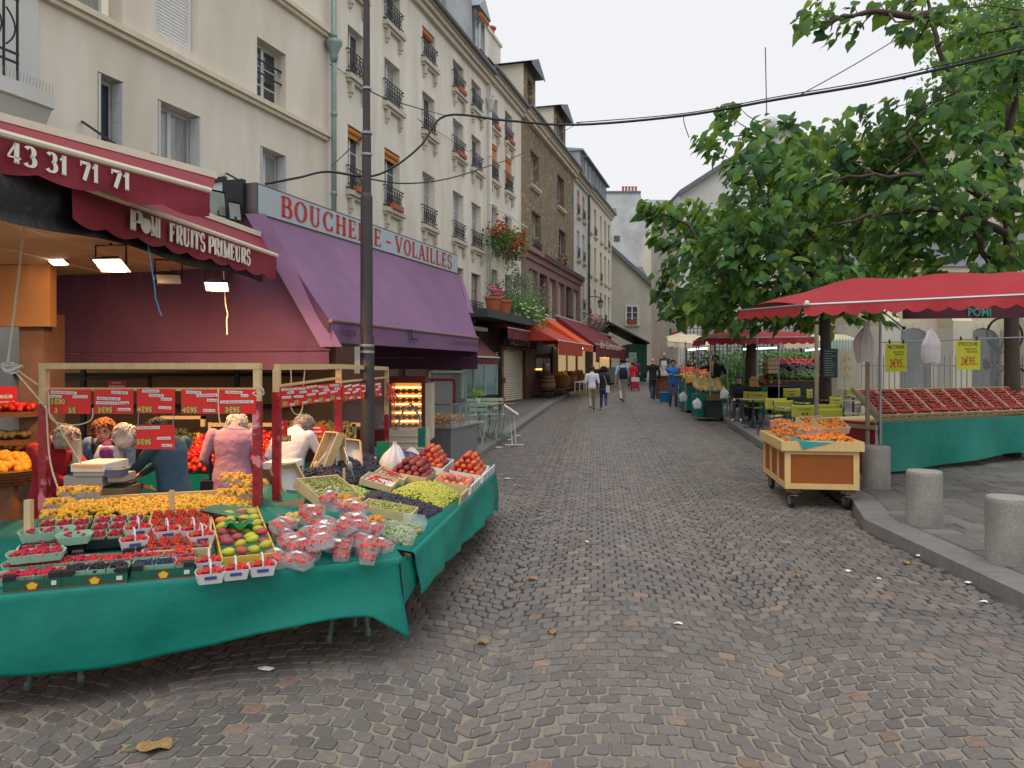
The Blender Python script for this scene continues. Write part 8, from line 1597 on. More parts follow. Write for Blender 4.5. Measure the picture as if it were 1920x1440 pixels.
    if glasses:
        m=MB()
        for s in (-1,1):
            c=hd+fw*.055*hs+rt*s*.0185*hs+up*.006*hs; m.tube([c+rt*.014*hs*math.cos(t*.5236)+up*.011*hs*math.sin(t*.5236) for t in range(13)],.0014*hs,5,False); m.tube([c+rt*s*.013*hs,hd+rt*s*.044*hs+up*.008*hs],.0014*hs,5)
        m.build('glasses',ink,o)
    if extra: extra(o,B,H,hd,W)
    return o
grey_h=pm('grey_hair',srgb(158,152,146),.7,.2,40,.6,90); white_h=pm('white_hair',srgb(206,202,196),.7,.15,40,.6,90); auburn=pm('auburn_hair',srgb(150,88,50),.6,.3,40,.6,90); dark_h=pm('dark_hair',srgb(34,28,26),.6,.3,40,.6,90); blond=pm('blond_hair',srgb(186,150,96),.6,.25,40,.6,90)
navy=fab('navy',srgb(34,40,66)); grn=lambda px,Y: ((px-960)/F*Y,Y,g(Y)+PH)
redc_=fab('red_coat',srgb(150,22,38)); bluej=fab('blue_jacket',srgb(96,126,160)); vest=fab('white_vest',srgb(206,206,210)); purp=fab('purple_jumper',srgb(104,40,104)); teal=fab('teal_denim',srgb(56,92,112)); pink=fab('pink_blouse',srgb(176,134,160)); whites=fab('white_shirt',srgb(206,210,220)); denim=fab('denim',srgb(56,78,116)); khaki=fab('khaki',srgb(160,148,120)); beigep=fab('beige_trousers',srgb(186,182,170)); blackc=fab('black',srgb(26,26,30)); shoe_d=pm('dark_shoe',(.03,.03,.035),.5); shoe_w=pm('white_shoe',(.6,.6,.58),.6)
NV=.0105
person('grey haired woman in a red coat bending over the scale at the left',grn(112,6.75),-1.85,1.42,dict(top=redc_,legs=navy,shoes=shoe_d),voxel=NV,lean=.08,hair='bob',hairm=grey_h,wide=1.12,coat=.14,headdrop=.3,female=True,arms=((.1,.26,.6),(-.1,.3,.58)),aim=(127,821,6.6))
def scarf(o,B,H,hd,W):
    m=MB(); 
    for s in (-1,1): m.tube([W(s*.035,.02,.85),W(s*.03,.075,.79),W(s*.012,.09,.72),W(s*.012,.085,.64)],[.026,.028,.03,.024],8)
    m.build('scarf',pm('cloth_plaid',srgb(150,148,100),.85,.4,26,col2=srgb(90,96,70),c2s=30),o,smooth=True); m=MB(); m.tube([W(.09,.03,.83),W(.07,.09,.75),W(.0,.1,.64),W(-.06,.09,.56)],.012,6); m.build('bag_strap',ink,o)
person('auburn haired woman in a blue jacket and plaid scarf facing the camera',grn(192,6.95),math.pi+.12,1.43,dict(top=bluej,legs=navy,shoes=shoe_d),voxel=NV,lean=.16,hair='curly',hairm=auburn,wide=1.15,coat=.12,headdrop=.2,headturn=.15,female=True,glasses=True,extra=scarf,arms=((.12,.2,.6),(-.08,.22,.6)),aim=(194,808,6.95))
def vestx(o,B,H,hd,W):
    b=Body(); b.loft([(W(0,0,.46),.118*H,.094*H),(W(0,0,.56),.112*H,.086*H),(W(0,.004,.70),.116*H,.088*H),(W(0,0,.77),.118*H,.082*H),(W(0,-.006,.83),.09*H,.06*H)],'v'); ob('vest',b.mesh(NV,{'v':vest},'vest'),o)
person('white haired woman in a pale vest over a purple jumper, in profile',grn(238,7.2),-1.25,1.44,dict(top=purp,legs=navy,shoes=shoe_d),voxel=NV,lean=.15,hair='bob',hairm=white_h,wide=1.1,headdrop=.2,female=True,extra=vestx,arms=((.1,.24,.58),(-.12,.1,.55)),aim=(238,818,6.6))
person('dark haired person in a teal denim jacket handing over coins, face behind the price card',grn(305,6.85),1.3,1.46,dict(top=teal,legs=navy,shoes=shoe_d),voxel=NV,lean=.14,hair='short',hairm=dark_h,wide=1.15,coat=.1,headdrop=.2,arms=((.07,.3,.6),(-.07,.3,.58)),aim=(292,806,6.7))
def lbag(o,B,H,hd,W):
    m=MB(); m.box(-.27,-.16,-.08,.1,.42,.68); m.tube([(-.2,0,.68),(-.2,.02,.95),(-.17,.02,1.0)],.01,6); m.build('handbag',pm('navy_bag',srgb(30,36,56),.6,.15),o)
person('white haired woman in a pink blouse and dark blue skirt seen from behind',grn(441,7.85),.12,1.47,dict(top=pink,legs=navy,shoes=shoe_d),voxel=NV,lean=.1,hair='curly',hairm=white_h,wide=1.22,coat=.12,headdrop=.3,skirt=True,female=True,extra=lbag,arms=((.15,.1,.52),(-.15,.12,.55)),aim=(445,795,7.7))
person('grey curly haired woman in a white shirt leaning over the kiwis, seen from behind',grn(562,8.15),-.3,1.5,dict(top=whites,legs=navy,shoes=shoe_d),voxel=NV,lean=.3,hair='curly',hairm=grey_h,wide=1.15,coat=.1,headdrop=.3,female=True,arms=((.16,.28,.62),(-.14,.15,.55)),aim=(571,798,8.0))
rd=lambda px,py: ((px-960)/F*gy(py),gy(py),g(gy(py)))
person('boy in a white t-shirt and khaki trousers walking up the street',rd(1110,770),-.05,1.56,dict(top=fab('white_tee',srgb(214,222,232)),legs=khaki,shoes=shoe_d),'walk',.016,hair='short',hairm=pm('brown_hair',srgb(70,52,40),.7,.3,40),sleeve='short',stride=.16,group='people in the street',arms=((.14,.03,.48),(-.14,.06,.48)))
def wbag(o,B,H,hd,W):
    m=MB(); m.box(.06,.2,-.16,-.08,.62,.86); m.tube([(.1,-.12,.86),(.0,-.1,1.2),(-.12,0,1.3)],.008,6); m.build('shoulder_bag',pm('white_leather',srgb(196,196,188),.5),o)
person('woman with dark curly hair, black top and jeans walking beside the boy',rd(1132,769),0,1.5,dict(top=blackc,legs=denim,shoes=shoe_w),'walk',.016,hair='afro',hairm=pm('curl_hair',srgb(58,36,34),.7,.3,40),stride=.14,female=True,extra=wbag,group='people in the street',phase=-1)
def bpack(o,B,H,hd,W):
    b=Body(); b.loft([(Vector((0,-.2,.95)),.15,.08),(Vector((0,-.21,1.1)),.17,.1),(Vector((0,-.2,1.3)),.16,.09),(Vector((0,-.17,1.42)),.1,.06)],'v'); q=ob('backpack',b.mesh(.016,{'v':blackc},'backpack'),o)
    m=MB()
    for s in (-1,1): m.tube([(s*.11,-.12,1.4),(s*.13,.02,1.48),(s*.13,.12,1.35),(s*.12,.05,1.05),(s*.12,-.12,1.0)],.022,6)
    m.build('strap',blackc,q)
person('man with a black backpack, pale blue shirt and beige trousers walking away',rd(1167,754),0.02,1.78,dict(top=fab('pale_blue',srgb(150,176,210)),legs=beigep,shoes=shoe_d),'walk',.016,hair='short',hairm=dark_h,sleeve='short',stride=.13,extra=bpack,group='people in the street',arms=((.15,.08,.48),(-.16,-.02,.48)))
person('woman in a bright red jacket pulling a red trolley up the street',rd(1186,731),-.1,1.52,dict(top=fab('red_jacket',srgb(190,26,26)),legs=navy,shoes=shoe_d),'walk',.018,hair='short',hairm=dark_h,coat=.05,stride=.1,female=True,wide=1.15,group='people in the street')
p=rd(1191,733); tr=T('shopping_trolley','red and white two wheeled shopping trolley behind the red jacket','trolley',p); m=MB(); m.prism([(-.2,-.1,.12),(.2,-.1,.12),(.19,-.1,.62),(-.19,-.1,.62)],(0,.25,.03)); m.build('bag',fab('trolley_red',srgb(170,34,52)),tr); m=MB(); m.prism([(-.22,-.11,.5),(.22,-.11,.5),(.2,-.11,.72),(-.2,-.11,.72)],(0,.27,.0)); m.build('flap',fab('trolley_white',srgb(206,200,204)),tr)
for s in (-1,1): m=MB(); m.lathe((s*.2,.05,.09),[(.03,-.02),(.09,-.018),(.09,.018),(.03,.02)],14,'x'); m.build('wheel',rub,tr)
m=MB(); m.tube([(0,.16,.1),(0,.2,.7),(0,.35,1.0)],.014,6); m.build('handle',grey_metal,tr)
person('man in a pale grey shirt beyond the backpack',rd(1176,727),3.,1.72,dict(top=fab('pale_grey',srgb(170,172,166)),legs=navy,shoes=shoe_d),'stand',.022,hair='short',hairm=grey_h,group='people in the street')
person('person in a purple top and dark jacket coming down the street',rd(1192,726),math.pi,1.72,dict(top=fab('plum_top',srgb(104,50,100)),legs=blackc,shoes=shoe_d),'walk',.022,hair='short',hairm=auburn,stride=.08,group='people in the street')
def paper_(o,B,H,hd,W): m=MB(); m.box(-.28,-.12,.0,.02,.8,.92); m.build('newspaper',pm('newsprint',srgb(170,170,160),.8),o)
person('balding man in a black sweater and jeans walking away with papers',rd(1224,749),.05,1.8,dict(top=blackc,legs=fab('dark_jeans',srgb(50,64,84)),shoes=shoe_d),'walk',.016,hair='bald',hairm=dark_h,stride=.09,extra=paper_,group='people in the street',arms=((.15,.06,.5),(-.16,.1,.52)))
person('man in a bright blue t-shirt with crossed arms facing the camera',rd(1262,763),math.pi-.1,1.76,dict(top=fab('bright_blue',srgb(28,104,168)),legs=denim,shoes=shoe_d),'stand',.014,hair='short',hairm=dark_h,sk=skin_d,sleeve='short',wide=1.08,group='people in the street',arms=((-.06,.1,.665),(.06,.105,.68)))
def apron(o,B,H,hd,W): m=MB(); m.grid(lambda u,v: Vector((.2*(u-.5)*2*(1-.3*v),.16-.05*abs(u-.5)*2+.03*(1-v),.45+.9*v)),8,8); m.build('apron',fab('apron_white',srgb(214,214,210)),o,smooth=True)
Y=38.; person('fishmonger in a white apron standing behind the brown stand',((1246-960)/F*Y,Y,g(Y)+.3),2.6,1.76,dict(top=fab('dark_blue_top',srgb(40,48,76)),legs=whites,shoes=shoe_d),'stand',.018,hair='bald',sleeve='short',extra=apron,group='people in the street',arms=((.05,.14,.66),(-.05,.16,.64)))
m=MB(); c=((1246-960)/F*Y); m.box(c-.5,c+.5,Y-.4,Y+.4,g(Y)-.02,g(Y)+.298); one('step_platform',m,wood_brown,(c,Y,g(Y)),'low wooden step under the fishmonger','step')
Y=35.; a=P(1235,705,Y); b=P(1253,703,Y); o=T('market_bench','brown market bench of fish boxes behind the blue shirt','stall',(a.x,Y,g(Y))); m=MB(); m.box(a.x,b.x,Y,Y+.7,g(Y),a.z); m.build('body',wood_brown,o,world=True); m=MB(); m.box(a.x-.1,b.x+.3,Y-.1,Y+.8,a.z+.002,a.z+.08); m.build('top',pm('ice_tray',srgb(190,190,180),.5,.2,8),o,world=True)
Y=33.; c=P(1247,728,Y); o=T('blue_tub','bright blue plastic tub beside the blue shirt','tub',(c.x,Y,g(Y))); m=MB(); m.lathe((0,0,0),[(.2,0),(.26,.36),(.28,.38),(.24,.38),(.19,.05)],18); m.build('tub_body',pm('blue_plastic',srgb(20,120,190),.4,.06),o,smooth=False); m=MB(); m.lathe((0,0,.36),[(.27,0),(.29,.01),(.29,.03),(.27,.04)],18); m.build('rim',MATS['blue_plastic'],o)
def ystr(o,B,H,hd,W): m=MB(); m.tube([W(.03,.05,.88),W(.035,.085,.8),W(.03,.1,.7),W(.02,.1,.62)],.03,7); m.build('yellow_scarf',pm('cloth_yellow',srgb(190,160,60),.8),o,smooth=True)
person('vendor in a black t-shirt with a yellow scarf holding a canopy pole',grn(1342,26.),math.pi-.5,1.84,dict(top=blackc,legs=denim,shoes=shoe_d),'stand',.016,hair='short',hairm=dark_h,sk=skin_d,sleeve='short',extra=ystr,arms=((.27,.2,.78),(-.12,.1,.6)))
def seat_ch(x,Y,rz,lb):
    o=copy_tree(ch0); o.location=(x,Y,g(Y)+PH); o.rotation_euler=(0,0,rz); tag(o,lb,'chair','lime cafe chairs')
person('seated woman in a black cap and black top facing the street',grn(1386,22.4),2.75,1.66,dict(top=blackc,legs=fab('grey_jeans',srgb(60,68,84)),shoes=shoe_w),'sit',.016,hair='cap',hairm=dark_h,female=True,arms=((.06,.22,.6),(-.08,.2,.6)))
x,Y,_=grn(1386,22.4); seat_ch(x,Y-.03,2.75+math.pi+math.pi,'lime canvas chair under the seated woman in the cap')
person('seated blonde woman in black seen from behind',grn(1413,21.6),-.3,1.6,dict(top=blackc,legs=blackc,shoes=shoe_d),'sit',.016,hair='long',hairm=blond,female=True,arms=((.1,.2,.6),(-.1,.2,.6)))
x,Y,_=grn(1413,21.6); seat_ch(x,Y,-.3,'lime canvas chair under the seated blonde woman')
# ================================================================ SHOPS UP THE STREET, FLOWERS, CABLES
bord=pm('burgundy_paint',srgb(96,26,30),.5,.15); brownw=pm('shop_brown_wood',srgb(104,58,40),.55,.2,12,stretch=(1,1,.2)); shutter_m=pm('cream_shutter',srgb(216,208,186),.55,.05); lit_w=pm('lit_shop_interior',srgb(196,150,84),.6,.5,3,emit=(1,.72,.36),es=.35)
OUT=1.0
def fx(px,out=OUT): return FB.u(px,out)
def fz(px,py,out=OUT): return FB.z(px,py,out)
def shop(name,label): return T(name,label,'shop',(FB.o[0],FB.o[1],0),FB.rz)
def fbx(o,px0,px1,py0,py1,name,mat,out=OUT,th=.06,at=None):
    """box on the shopfront plane; heights measured at column at (default px0)"""
    q=px0 if at is None else at; m=MB(); m.box(fx(px0,out),fx(px1,out),-out-th,-out,fz(q,py1,out),fz(q,py0,out)); return m.build(name,mat,o)
zg=lambda px: g(FB.Y(px,OUT))+PH
# teal glass cafe
s=shop('glass_cafe','closed cafe with turquoise glass windows next to the butcher'); teal_g=pm('turquoise_glass',srgb(108,150,152),.08,.15,1.,spec=.8,col2=srgb(80,112,118),c2s=.6)
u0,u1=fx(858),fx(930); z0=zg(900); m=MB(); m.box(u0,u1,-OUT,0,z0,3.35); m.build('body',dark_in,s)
for a,b in ((866,884),(886,905),(907,928)): m=MB(); m.box(fx(a),fx(b),-OUT-.05,-OUT,z0+.42,fz(a,663)-.02); m.build('pane',teal_g,s)
m=MB(); m.box(u0,u1,-OUT-.07,-OUT,z0,z0+.4); m.build('plinth',black_metal,s); m=MB(); ptext(m,'CHEZ VALENTIN',(fx(886),-OUT-.056,fz(886,684)),(1,0,0),(0,0,1),.2,0,fx(924)-fx(886)); m.build('lettering',card_w,s)
for a in (865,885,906,929): m=MB(); m.box(fx(a)-.04,fx(a)+.04,-OUT-.08,-OUT,z0+.4,fz(a,660)); m.build('mullion',pm('white_frame_cafe',srgb(190,200,198),.5),s)
m=MB(); m.box(fx(930),fx(933),-OUT-.1,0,z0,fz(930,655)); m.build('end_post',black_metal,s)
def awn(label,pl,pr,py_l,py_r,out_b,zb,mat,vh,front,name='shop_awning',hood=None):
    """awning whose front rail is seen from (pl,py_l) to (pr,py_r), projecting `front` beyond the shop plane"""
    f=OUT+front; a=FB.w(FB.u(pl,f),f,FB.z(pl,py_l,f)); b=FB.w(FB.u(pr,f),f,FB.z(pr,py_r,f)); b.z=a.z
    ba=FB.w(FB.u(pl,f)+.05,out_b,zb); bb=FB.w(FB.u(pr,f)-.05,out_b,zb); o,_=canopy(name,label,a,b,ba,bb,vh,mat,8,.04,cream_bar,.03,'shop awnings',True)
    m=MB(); m.add([a,ba,V(ba.x,ba.y,a.z)],[(0,1,2)]); m.build('side_flap',mat,o,world=True); return o
dred=pm('dark_red_awning',srgb(96,40,44),.75,.15,4); awn('dark brown red awning over the turquoise cafe',872,936,668,663,1.0,fz(900,622),dred,.22,.9)
bordeaux=pm('bordeaux_awning',srgb(112,32,48),.75,.15,4)
# shutter shop
s=shop('shuttered_shop','wine shop with a closed cream roller shutter and brown wooden pillars'); u0,u1=fx(933),fx(1000); z0=zg(960); zt=fz(940,588); m=MB(); m.box(u0,u1,-OUT,0,z0,zt); m.build('body',brownw,s)
m=MB(); n=24; a,b=fx(937),fx(978); zt2=fz(937,652)
for k in range(n): za=z0+.02+(zt2-z0-.02)*k/n; zb=z0+.02+(zt2-z0-.02)*(k+1)/n; m.add([(a,-OUT-.02,za),(b,-OUT-.02,za),(b,-OUT-.05,za+(zb-za)*.5),(a,-OUT-.05,za+(zb-za)*.5),(a,-OUT-.02,zb),(b,-OUT-.02,zb)],[(0,1,2,3),(3,2,5,4)])
m.build('roller_shutter',shutter_m,s)
for px,pw in ((933,4),(979,7)):
    m=MB(); m.box(fx(px),fx(px+pw),-OUT-.16,-OUT,z0,zt2+.1); p=m.build('pillar',brownw,s); m=MB(); m.box(fx(px)-.05,fx(px+pw)+.05,-OUT-.22,-OUT,z0+.75,z0+.95); m.box(fx(px)-.03,fx(px+pw)+.03,-OUT-.19,-OUT,z0,z0+.2); m.build('pillar_base',brownw,p)
    m=MB()
    for k in range(11): ptext(m,'LES 5 BOTTES'[k%11],(fx(px)+.12,-OUT-.166,zt2-.1-k*.115),(1,0,0),(0,0,1),.085,.01)
    m.build('lettering',letter_w,p)
m=MB(); m.box(fx(936),fx(992),-OUT-.2,-OUT-.002,zt2+.06,fz(936,628)); sgn=m.build('sign_board',ink,s); m=MB(); ptext(m,'10-E LES 5 BOTTES',(fx(946),-OUT-.206,zt2+.14),(1,0,0),(0,0,1),.2,.01,fx(985)-fx(946)); m.build('lettering',letter_w,sgn)
m=MB(); m.box(fx(936)-.05,fx(994),-OUT-.25,-OUT-.001,zt2-.06,zt2+.05); m.build('sign_ledge',brownw,s)
f=1.9; m=MB(); m.box(FB.u(914,f),FB.u(1005,f),-f,0,fz(936,598,f),fz(936,583,f)); m.build('flat_roof',pm('dark_zinc_fascia',srgb(58,64,68),.5,.15,metal=.2),s)
awn('bordeaux awning with faded lettering above the wine shop sign',951,1006,614,622,1.1,fz(960,592),bordeaux,.38,.75)
# doorway, red bistro, delicatessen
s=shop('red_bistro','red fronted bistro with a blue fascia and a lit window'); u0,u1=fx(1000.5),fx(1042); z0=zg(1020); m=MB(); m.box(u0,u1,-OUT,0,z0,fz(1005,605)); m.build('body',bord,s); m=MB(); m.box(fx(1003),fx(1033),-OUT-.05,-OUT,fz(1003,660),fz(1003,645)); m.build('fascia',pm('blue_fascia',srgb(52,64,120),.5),s)
for a,b in ((1004,1017),(1018,1032)): m=MB(); m.box(fx(a),fx(b),-OUT-.03,-OUT,z0+.7,fz(a,664)); p=m.build('pane',glass_dark,s); m=MB(); m.box(fx(a),fx(b),-OUT-.06,-OUT-.031,z0+.7,z0+.78); m.build('sill',bord,p)
m=MB(); m.box(fx(1003),fx(1014),-OUT-.06,-OUT-.032,fz(1003,694),fz(1003,691)); m.build('neon_strip',pm('amber_neon',(1,.7,.2),.4,emit=(1,.6,.1),es=2.),s)
m=MB(); m.box(fx(1033),fx(1041),-OUT-.1,-OUT,z0,fz(1033,650)); m.build('pillar',brownw,s)
s=shop('delicatessen','delicatessen with warm lamps behind fruit baskets under the red awning'); u0,u1=fx(1042.5),fx(1100); z0=zg(1060); m=MB(); m.box(u0,u1,-OUT,0,z0,fz(1050,622)); m.build('body',brownw,s)
for a,b in ((1044,1060),(1062,1078),(1082,1096)): m=MB(); m.box(fx(a),fx(b),-OUT-.03,-OUT,z0+.35,fz(a,652)); m.build('lit_window',lit_w,s)
for a in (1043,1061,1080,1098): m=MB(); m.box(fx(a)-.06,fx(a)+.1,-OUT-.08,-OUT,z0,fz(a,645)); m.build('pillar',pm('pale_pillar',srgb(168,160,140),.7),s)
for k in range(6): m=MB(); p=(fx(1043)+.4+k*.95,-OUT-.5,fz(1050,650)); m.ell(p,.07,8,6); m.build('bulb',pm('bulb_glow',(1,.9,.6),.4,emit=(1,.85,.5),es=6),s)
for k,(a,py) in enumerate(((1050,695),(1055,705),(1065,700),(1084,702))): m=MB(); m.box(fx(a),fx(a+3.2),-OUT-.06,-OUT-.04,fz(a,py+7),fz(a,py)); m.build('notice',card_w,s)
redaw=pm('red_awning',srgb(176,58,40),.75,.12,4); orange_aw=pm('orange_awning',srgb(216,84,30),.7,.08)
awn('long red awning over the delicatessen baskets',1046,1092,638,640,1.05,fz(1010,605),redaw,.55,1.9); awn('bright orange awning next to the red one',1092,1121,645,649,1.05,fz(1080,612),orange_aw,.3,1.9)
s=shop('bakery','dark red shop with lit shelves and a green and orange poster'); u0,u1=fx(1100.5),fx(1146); z0=zg(1120); m=MB(); m.box(u0,u1,-OUT,0,z0,fz(1110,620)); m.build('body',bord,s)
for a,b in ((1112,1122),(1124,1142)): m=MB(); m.box(fx(a),fx(b),-OUT-.03,-OUT,z0+.9,fz(a,655)); m.build('lit_window',lit_w,s)
m=MB(); q=FB.w(FB.u(1117,1.6),1.6); m.box(fx(1117,1.6),fx(1123,1.6),-1.64,-1.6,fz(1117,672,1.6),fz(1117,660,1.6)); m.build('poster',pm('lime_poster',srgb(150,196,60),.6),s); m=MB(); m.box(fx(1117,1.6),fx(1123,1.6),-1.64,-1.6,fz(1117,679,1.6),fz(1117,672.3,1.6)); m.build('poster_base',orange_aw,s)
for a,b,py,zz in ((1126,1140,662,0),(1126,1140,668,0)): m=MB(); m.box(fx(a),fx(b),-OUT-.12,-OUT-.04,fz(a,py+2),fz(a,py)); m.build('shelf_lamp',pm('amber_glow',(1,.5,.15),.4,emit=(1,.45,.1),es=3),s)
m=MB(); m.box(fx(1124),fx(1146),-OUT-.9,-OUT-.3,z0,z0+1.0); m.build('counter',stone_c,s)
ba=awn('dark red awning with white script at the far end of the shops',1116,1172,645,652,1.05,fz(1110,612),pm('wine_awning',srgb(110,22,36),.75,.1),.6,2.0)
f=3.0; m=MB(); ptext(m,'de Limousin',FB.w(FB.u(1124,f+.06),f+.06,FB.z(1120,651,f+.06)),(FB.d[0],FB.d[1],0),(0,0,1),.4,.01,FB.u(1165,f)-FB.u(1124,f),.3); m.build('lettering',letter_w,ba,world=True)
# corrugated roof with pink flowers
s=shop('shed_roof','corrugated lean-to roof above the dark red shop'); m=MB(); n=40
for k in range(n): a=fx(1088,1.6)+k*(fx(1152,1.6)-fx(1088,1.6))/n; b=a+(fx(1152,1.6)-fx(1088,1.6))/n; m.add([(a,-1.6,3.95),((a+b)/2,-1.6,4.03),(b,-1.6,3.95),(a,0,4.5),((a+b)/2,0,4.58),(b,0,4.5)],[(0,1,4,3),(1,2,5,4)])
m.build('corrugated_sheet',pm('corrugated_grey',srgb(112,114,112),.6,.15),s)
# street objects before the shops
wine=T('wine_barrel','brown oak wine barrel with dark hoops in front of the red bistro','barrel',rd(1025,752) if False else FB.w(FB.u(1026,1.7),1.7,zg(1026))); m=MB(); prof=[(.27+.085*math.sin(math.pi*k/12),k*.93/12) for k in range(13)]; m.lathe((0,0,0),prof,22); m.build('staves',pm('barrel_oak',srgb(150,104,62),.6,.2,6,.2,40,stretch=(3,3,.4)),wine)
for z in (.06,.2,.36,.6,.76,.88): m=MB(); r=.275+.085*math.sin(math.pi*z/.93); m.lathe((0,0,z),[(r,-.022),(r+.006,-.02),(r+.006,.02),(r,.022)],22); m.build('hoop',black_metal,wine)
m=MB(); m.lathe((0,0,.93),[(.25,-.02),(.25,-.01)],18); m.build('head',wood_brown,wine)
for k,(px,lb,mat_) in enumerate(((1053,'big wicker basket of yellow fruit at the delicatessen',orangef),(1068,'wicker basket with bottles next to the big basket',pm('jar_mix',srgb(170,80,50),.4,.4,isl=.5)),(1085,'wicker basket at the right end of the delicatessen display',pm('bread',srgb(196,150,80),.6,.2,isl=.2)))):
    p=FB.w(FB.u(px,1.9),1.9,zg(px)+.25); o=T('wicker_basket',lb,'basket',p,0,'wicker baskets before the delicatessen'); r=.42-.05*k; m=MB(); m.lathe((0,0,0),[(r*.75,0),(r*.95,.3),(r,.55),(r*.93,.55)],18); m.build('basket_body',wick,o)
    for j in range(5): m=MB(); q=r*(.78+.05*j); m.lathe((0,0,.08+j*.11),[(q,-.02),(q+.02,0),(q,.02)],18); m.build('weave_ring',wick,o)
    rg=random.Random(k); pts_=[(rg.uniform(-.8,.8)*r*.7,rg.uniform(-.8,.8)*r*.7,.55+rg.uniform(0,.15)) for _ in range(60)]; v_,f2=balls(pts_,[.06]*60); q=ob('contents',np_mesh('contents',v_,f2,mat_),o); q['kind']='stuff'
m=MB(); a=FB.w(FB.u(1046,2.3),2.3,zg(1050)+.2); b=FB.w(FB.u(1096,2.3),2.3,zg(1080)+.2); nrm=V(-FB.d[1],FB.d[0],0)*.9; m.prism([a,b,b+nrm,a+nrm],(0,0,.05)); o=T('display_platform','low dark platform under the wicker baskets','platform',a); m.build('deck',black_card,o,world=True)
for t in (.03,.35,.65,.97): 
    for k in (.05,.85): p=a.lerp(b,t)+nrm*k; m=MB(); m.bar(p-V(0,0,.22),p,.05); m.build('leg',black_metal,o,world=True)
for k in range(3): p=a.lerp(b,.55+.18*k)-nrm*.35; m=MB(); m.box(p.x-.3,p.x+.3,p.y-.2,p.y+.2,p.z+.25,p.z+.3); m.box(p.x-.28,p.x-.24,p.y-.18,p.y-.14,p.z-.2,p.z+.25); m.box(p.x+.24,p.x+.28,p.y-.18,p.y-.14,p.z-.2,p.z+.25); one('produce_bench',m,white_paint,p,'white produce bench, %s of the low benches at the kerb'%['nearest','middle','farthest'][k],'bench','low benches at the kerb')
# bistro chairs of the cafe, menu stand
sage=pm('sage_metal',srgb(150,176,152),.5,.08); 
def bistro_chair():
    o=ob('bistro_chair',None)
    for sx in (-1,1):
        m=MB(); m.tube([(sx*.19,.2,0),(sx*.18,-.14,.45),(sx*.18,-.2,.82)],.009,6); m.build('leg',sage,o); m=MB(); m.tube([(sx*.17,-.22,0),(sx*.17,.18,.45)],.009,6); m.build('leg',sage,o)
    for k in range(4): m=MB(); m.box(-.19,.19,-.17+k*.09,-.10+k*.09,.45,.462); m.build('seat_slat',sage,o)
    for k in range(2): m=MB(); m.box(-.19,.19,-.2-.012*k,-.188-.012*k,.66+k*.1,.73+k*.1); m.build('back_slat',sage,o)
    return o
bc0=bistro_chair(); 
for i,(px,Y,rz,lb) in enumerate(((892,16.6,2.9,'sage folding chair nearest the butcher counter'),(913,17.4,.3,'sage folding chair in the middle of the cafe terrace'),(905,18.6,3.1,'sage folding chair facing the camera behind the flower table'),(931,18.6,3.3,'sage folding chair at the right end of the terrace'),(886,18.4,2.9,'sage folding chair at the left end behind the glass counter'))):
    o=bc0 if i==0 else copy_tree(bc0); o.location=grn(px,Y); o.rotation_euler=(0,0,rz); tag(o,lb,'chair','sage bistro chairs')
for i,(px,Y,lb) in enumerate(((897,17.4,'small brown bistro table with a green plant'),(937,18.,'small brown bistro table at the right end of the terrace'))):
    o=T('bistro_table',lb,'table',grn(px,Y),0,'bistro tables'); m=MB(); m.box(-.33,.33,-.3,.3,.72,.75); m.build('table_top',wood_brown,o); m=MB(); m.tube([(0,0,.02),(0,0,.72)],.022,8); m.build('stem',sage,o)
    for k in range(3): m=MB(); a=k*2.09; m.tube([(0,0,.12),(.22*math.cos(a),.22*math.sin(a),0)],.012,6); m.build('foot',sage,o)
c=Vector(grn(895,17.4))+V(0,0,.75); bush('potted_plant','green plant in a white pot on the bistro table',c,[(c+V(0,0,.2),.12),(c+V(.05,0,.26),.1),(c+V(-.05,0,.24),.1)],leafmat('bright_leaf',srgb(110,160,50),srgb(170,200,80)),.05,60,3); m=MB(); m.lathe(c,[(.05,.0),(.065,.15),(.06,.15)],12); one('flower_pot',m,white_paint,c,'small white flower pot on the bistro table','pot')
Y=17.1; o=T('menu_stand','slim white menu stand with a tilted board at the left kerb','stand',(P(963,0,Y).x,Y,g(Y)+.02)); p=V(0,0,0); m=MB(); m.tube([(-.03,.05,.02),(-.08,.05,.72)],.012,6); m.tube([(.05,-.05,.02),(0,-.05,.72)],.012,6); m.build('leg',white_paint,o); m=MB(); m.obox((-.05,0,.76),(.15,0,-.10),(0,.22,0),(.006,0,.01)); m.build('board',white_paint,o); m=MB(); m.box(-.18,.22,-.03,.03,0,.02); m.build('foot',white_paint,o)
# flowers and balcony greenery on the left
fol=leafmat('balcony_leaf',srgb(66,108,52),srgb(130,170,70)); redf=pm('geranium_red',srgb(190,60,48),.6,.2,isl=.3); pinkf=pm('geranium_pink',srgb(216,110,150),.6,.2,isl=.3); whitef=pm('white_flowers',srgb(220,216,220),.6,.1,isl=.1)
def fl(label,pts,r,size,n,seed,fm=None,fpts=(),fn=30,out=.5,mat=None):
    B_=[(FB.w(FB.u(px,out),out,FB.z(px,py,out)),r) for px,py in pts]; F_=[(FB.w(FB.u(px,out+.2),out+.2,FB.z(px,py,out+.2)),r*.8) for px,py in fpts]; z=min(b[0].z for b in B_)-r; c=B_[0][0]; return bush('window_plants',label,(c.x,c.y,z),B_,mat or fol,size,n,seed,'plants on window sills',(fm,F_,fn,.07) if fm else None)
fl('window box overflowing with red geraniums and trailing yellow leaves',[(928,448),(938,440),(948,440),(958,450),(966,448),(975,450),(964,465),(963,478),(940,455)],.45,.14,170,31,redf,[(931,425),(936,432),(974,452),(968,455),(952,458),(978,445)],26)
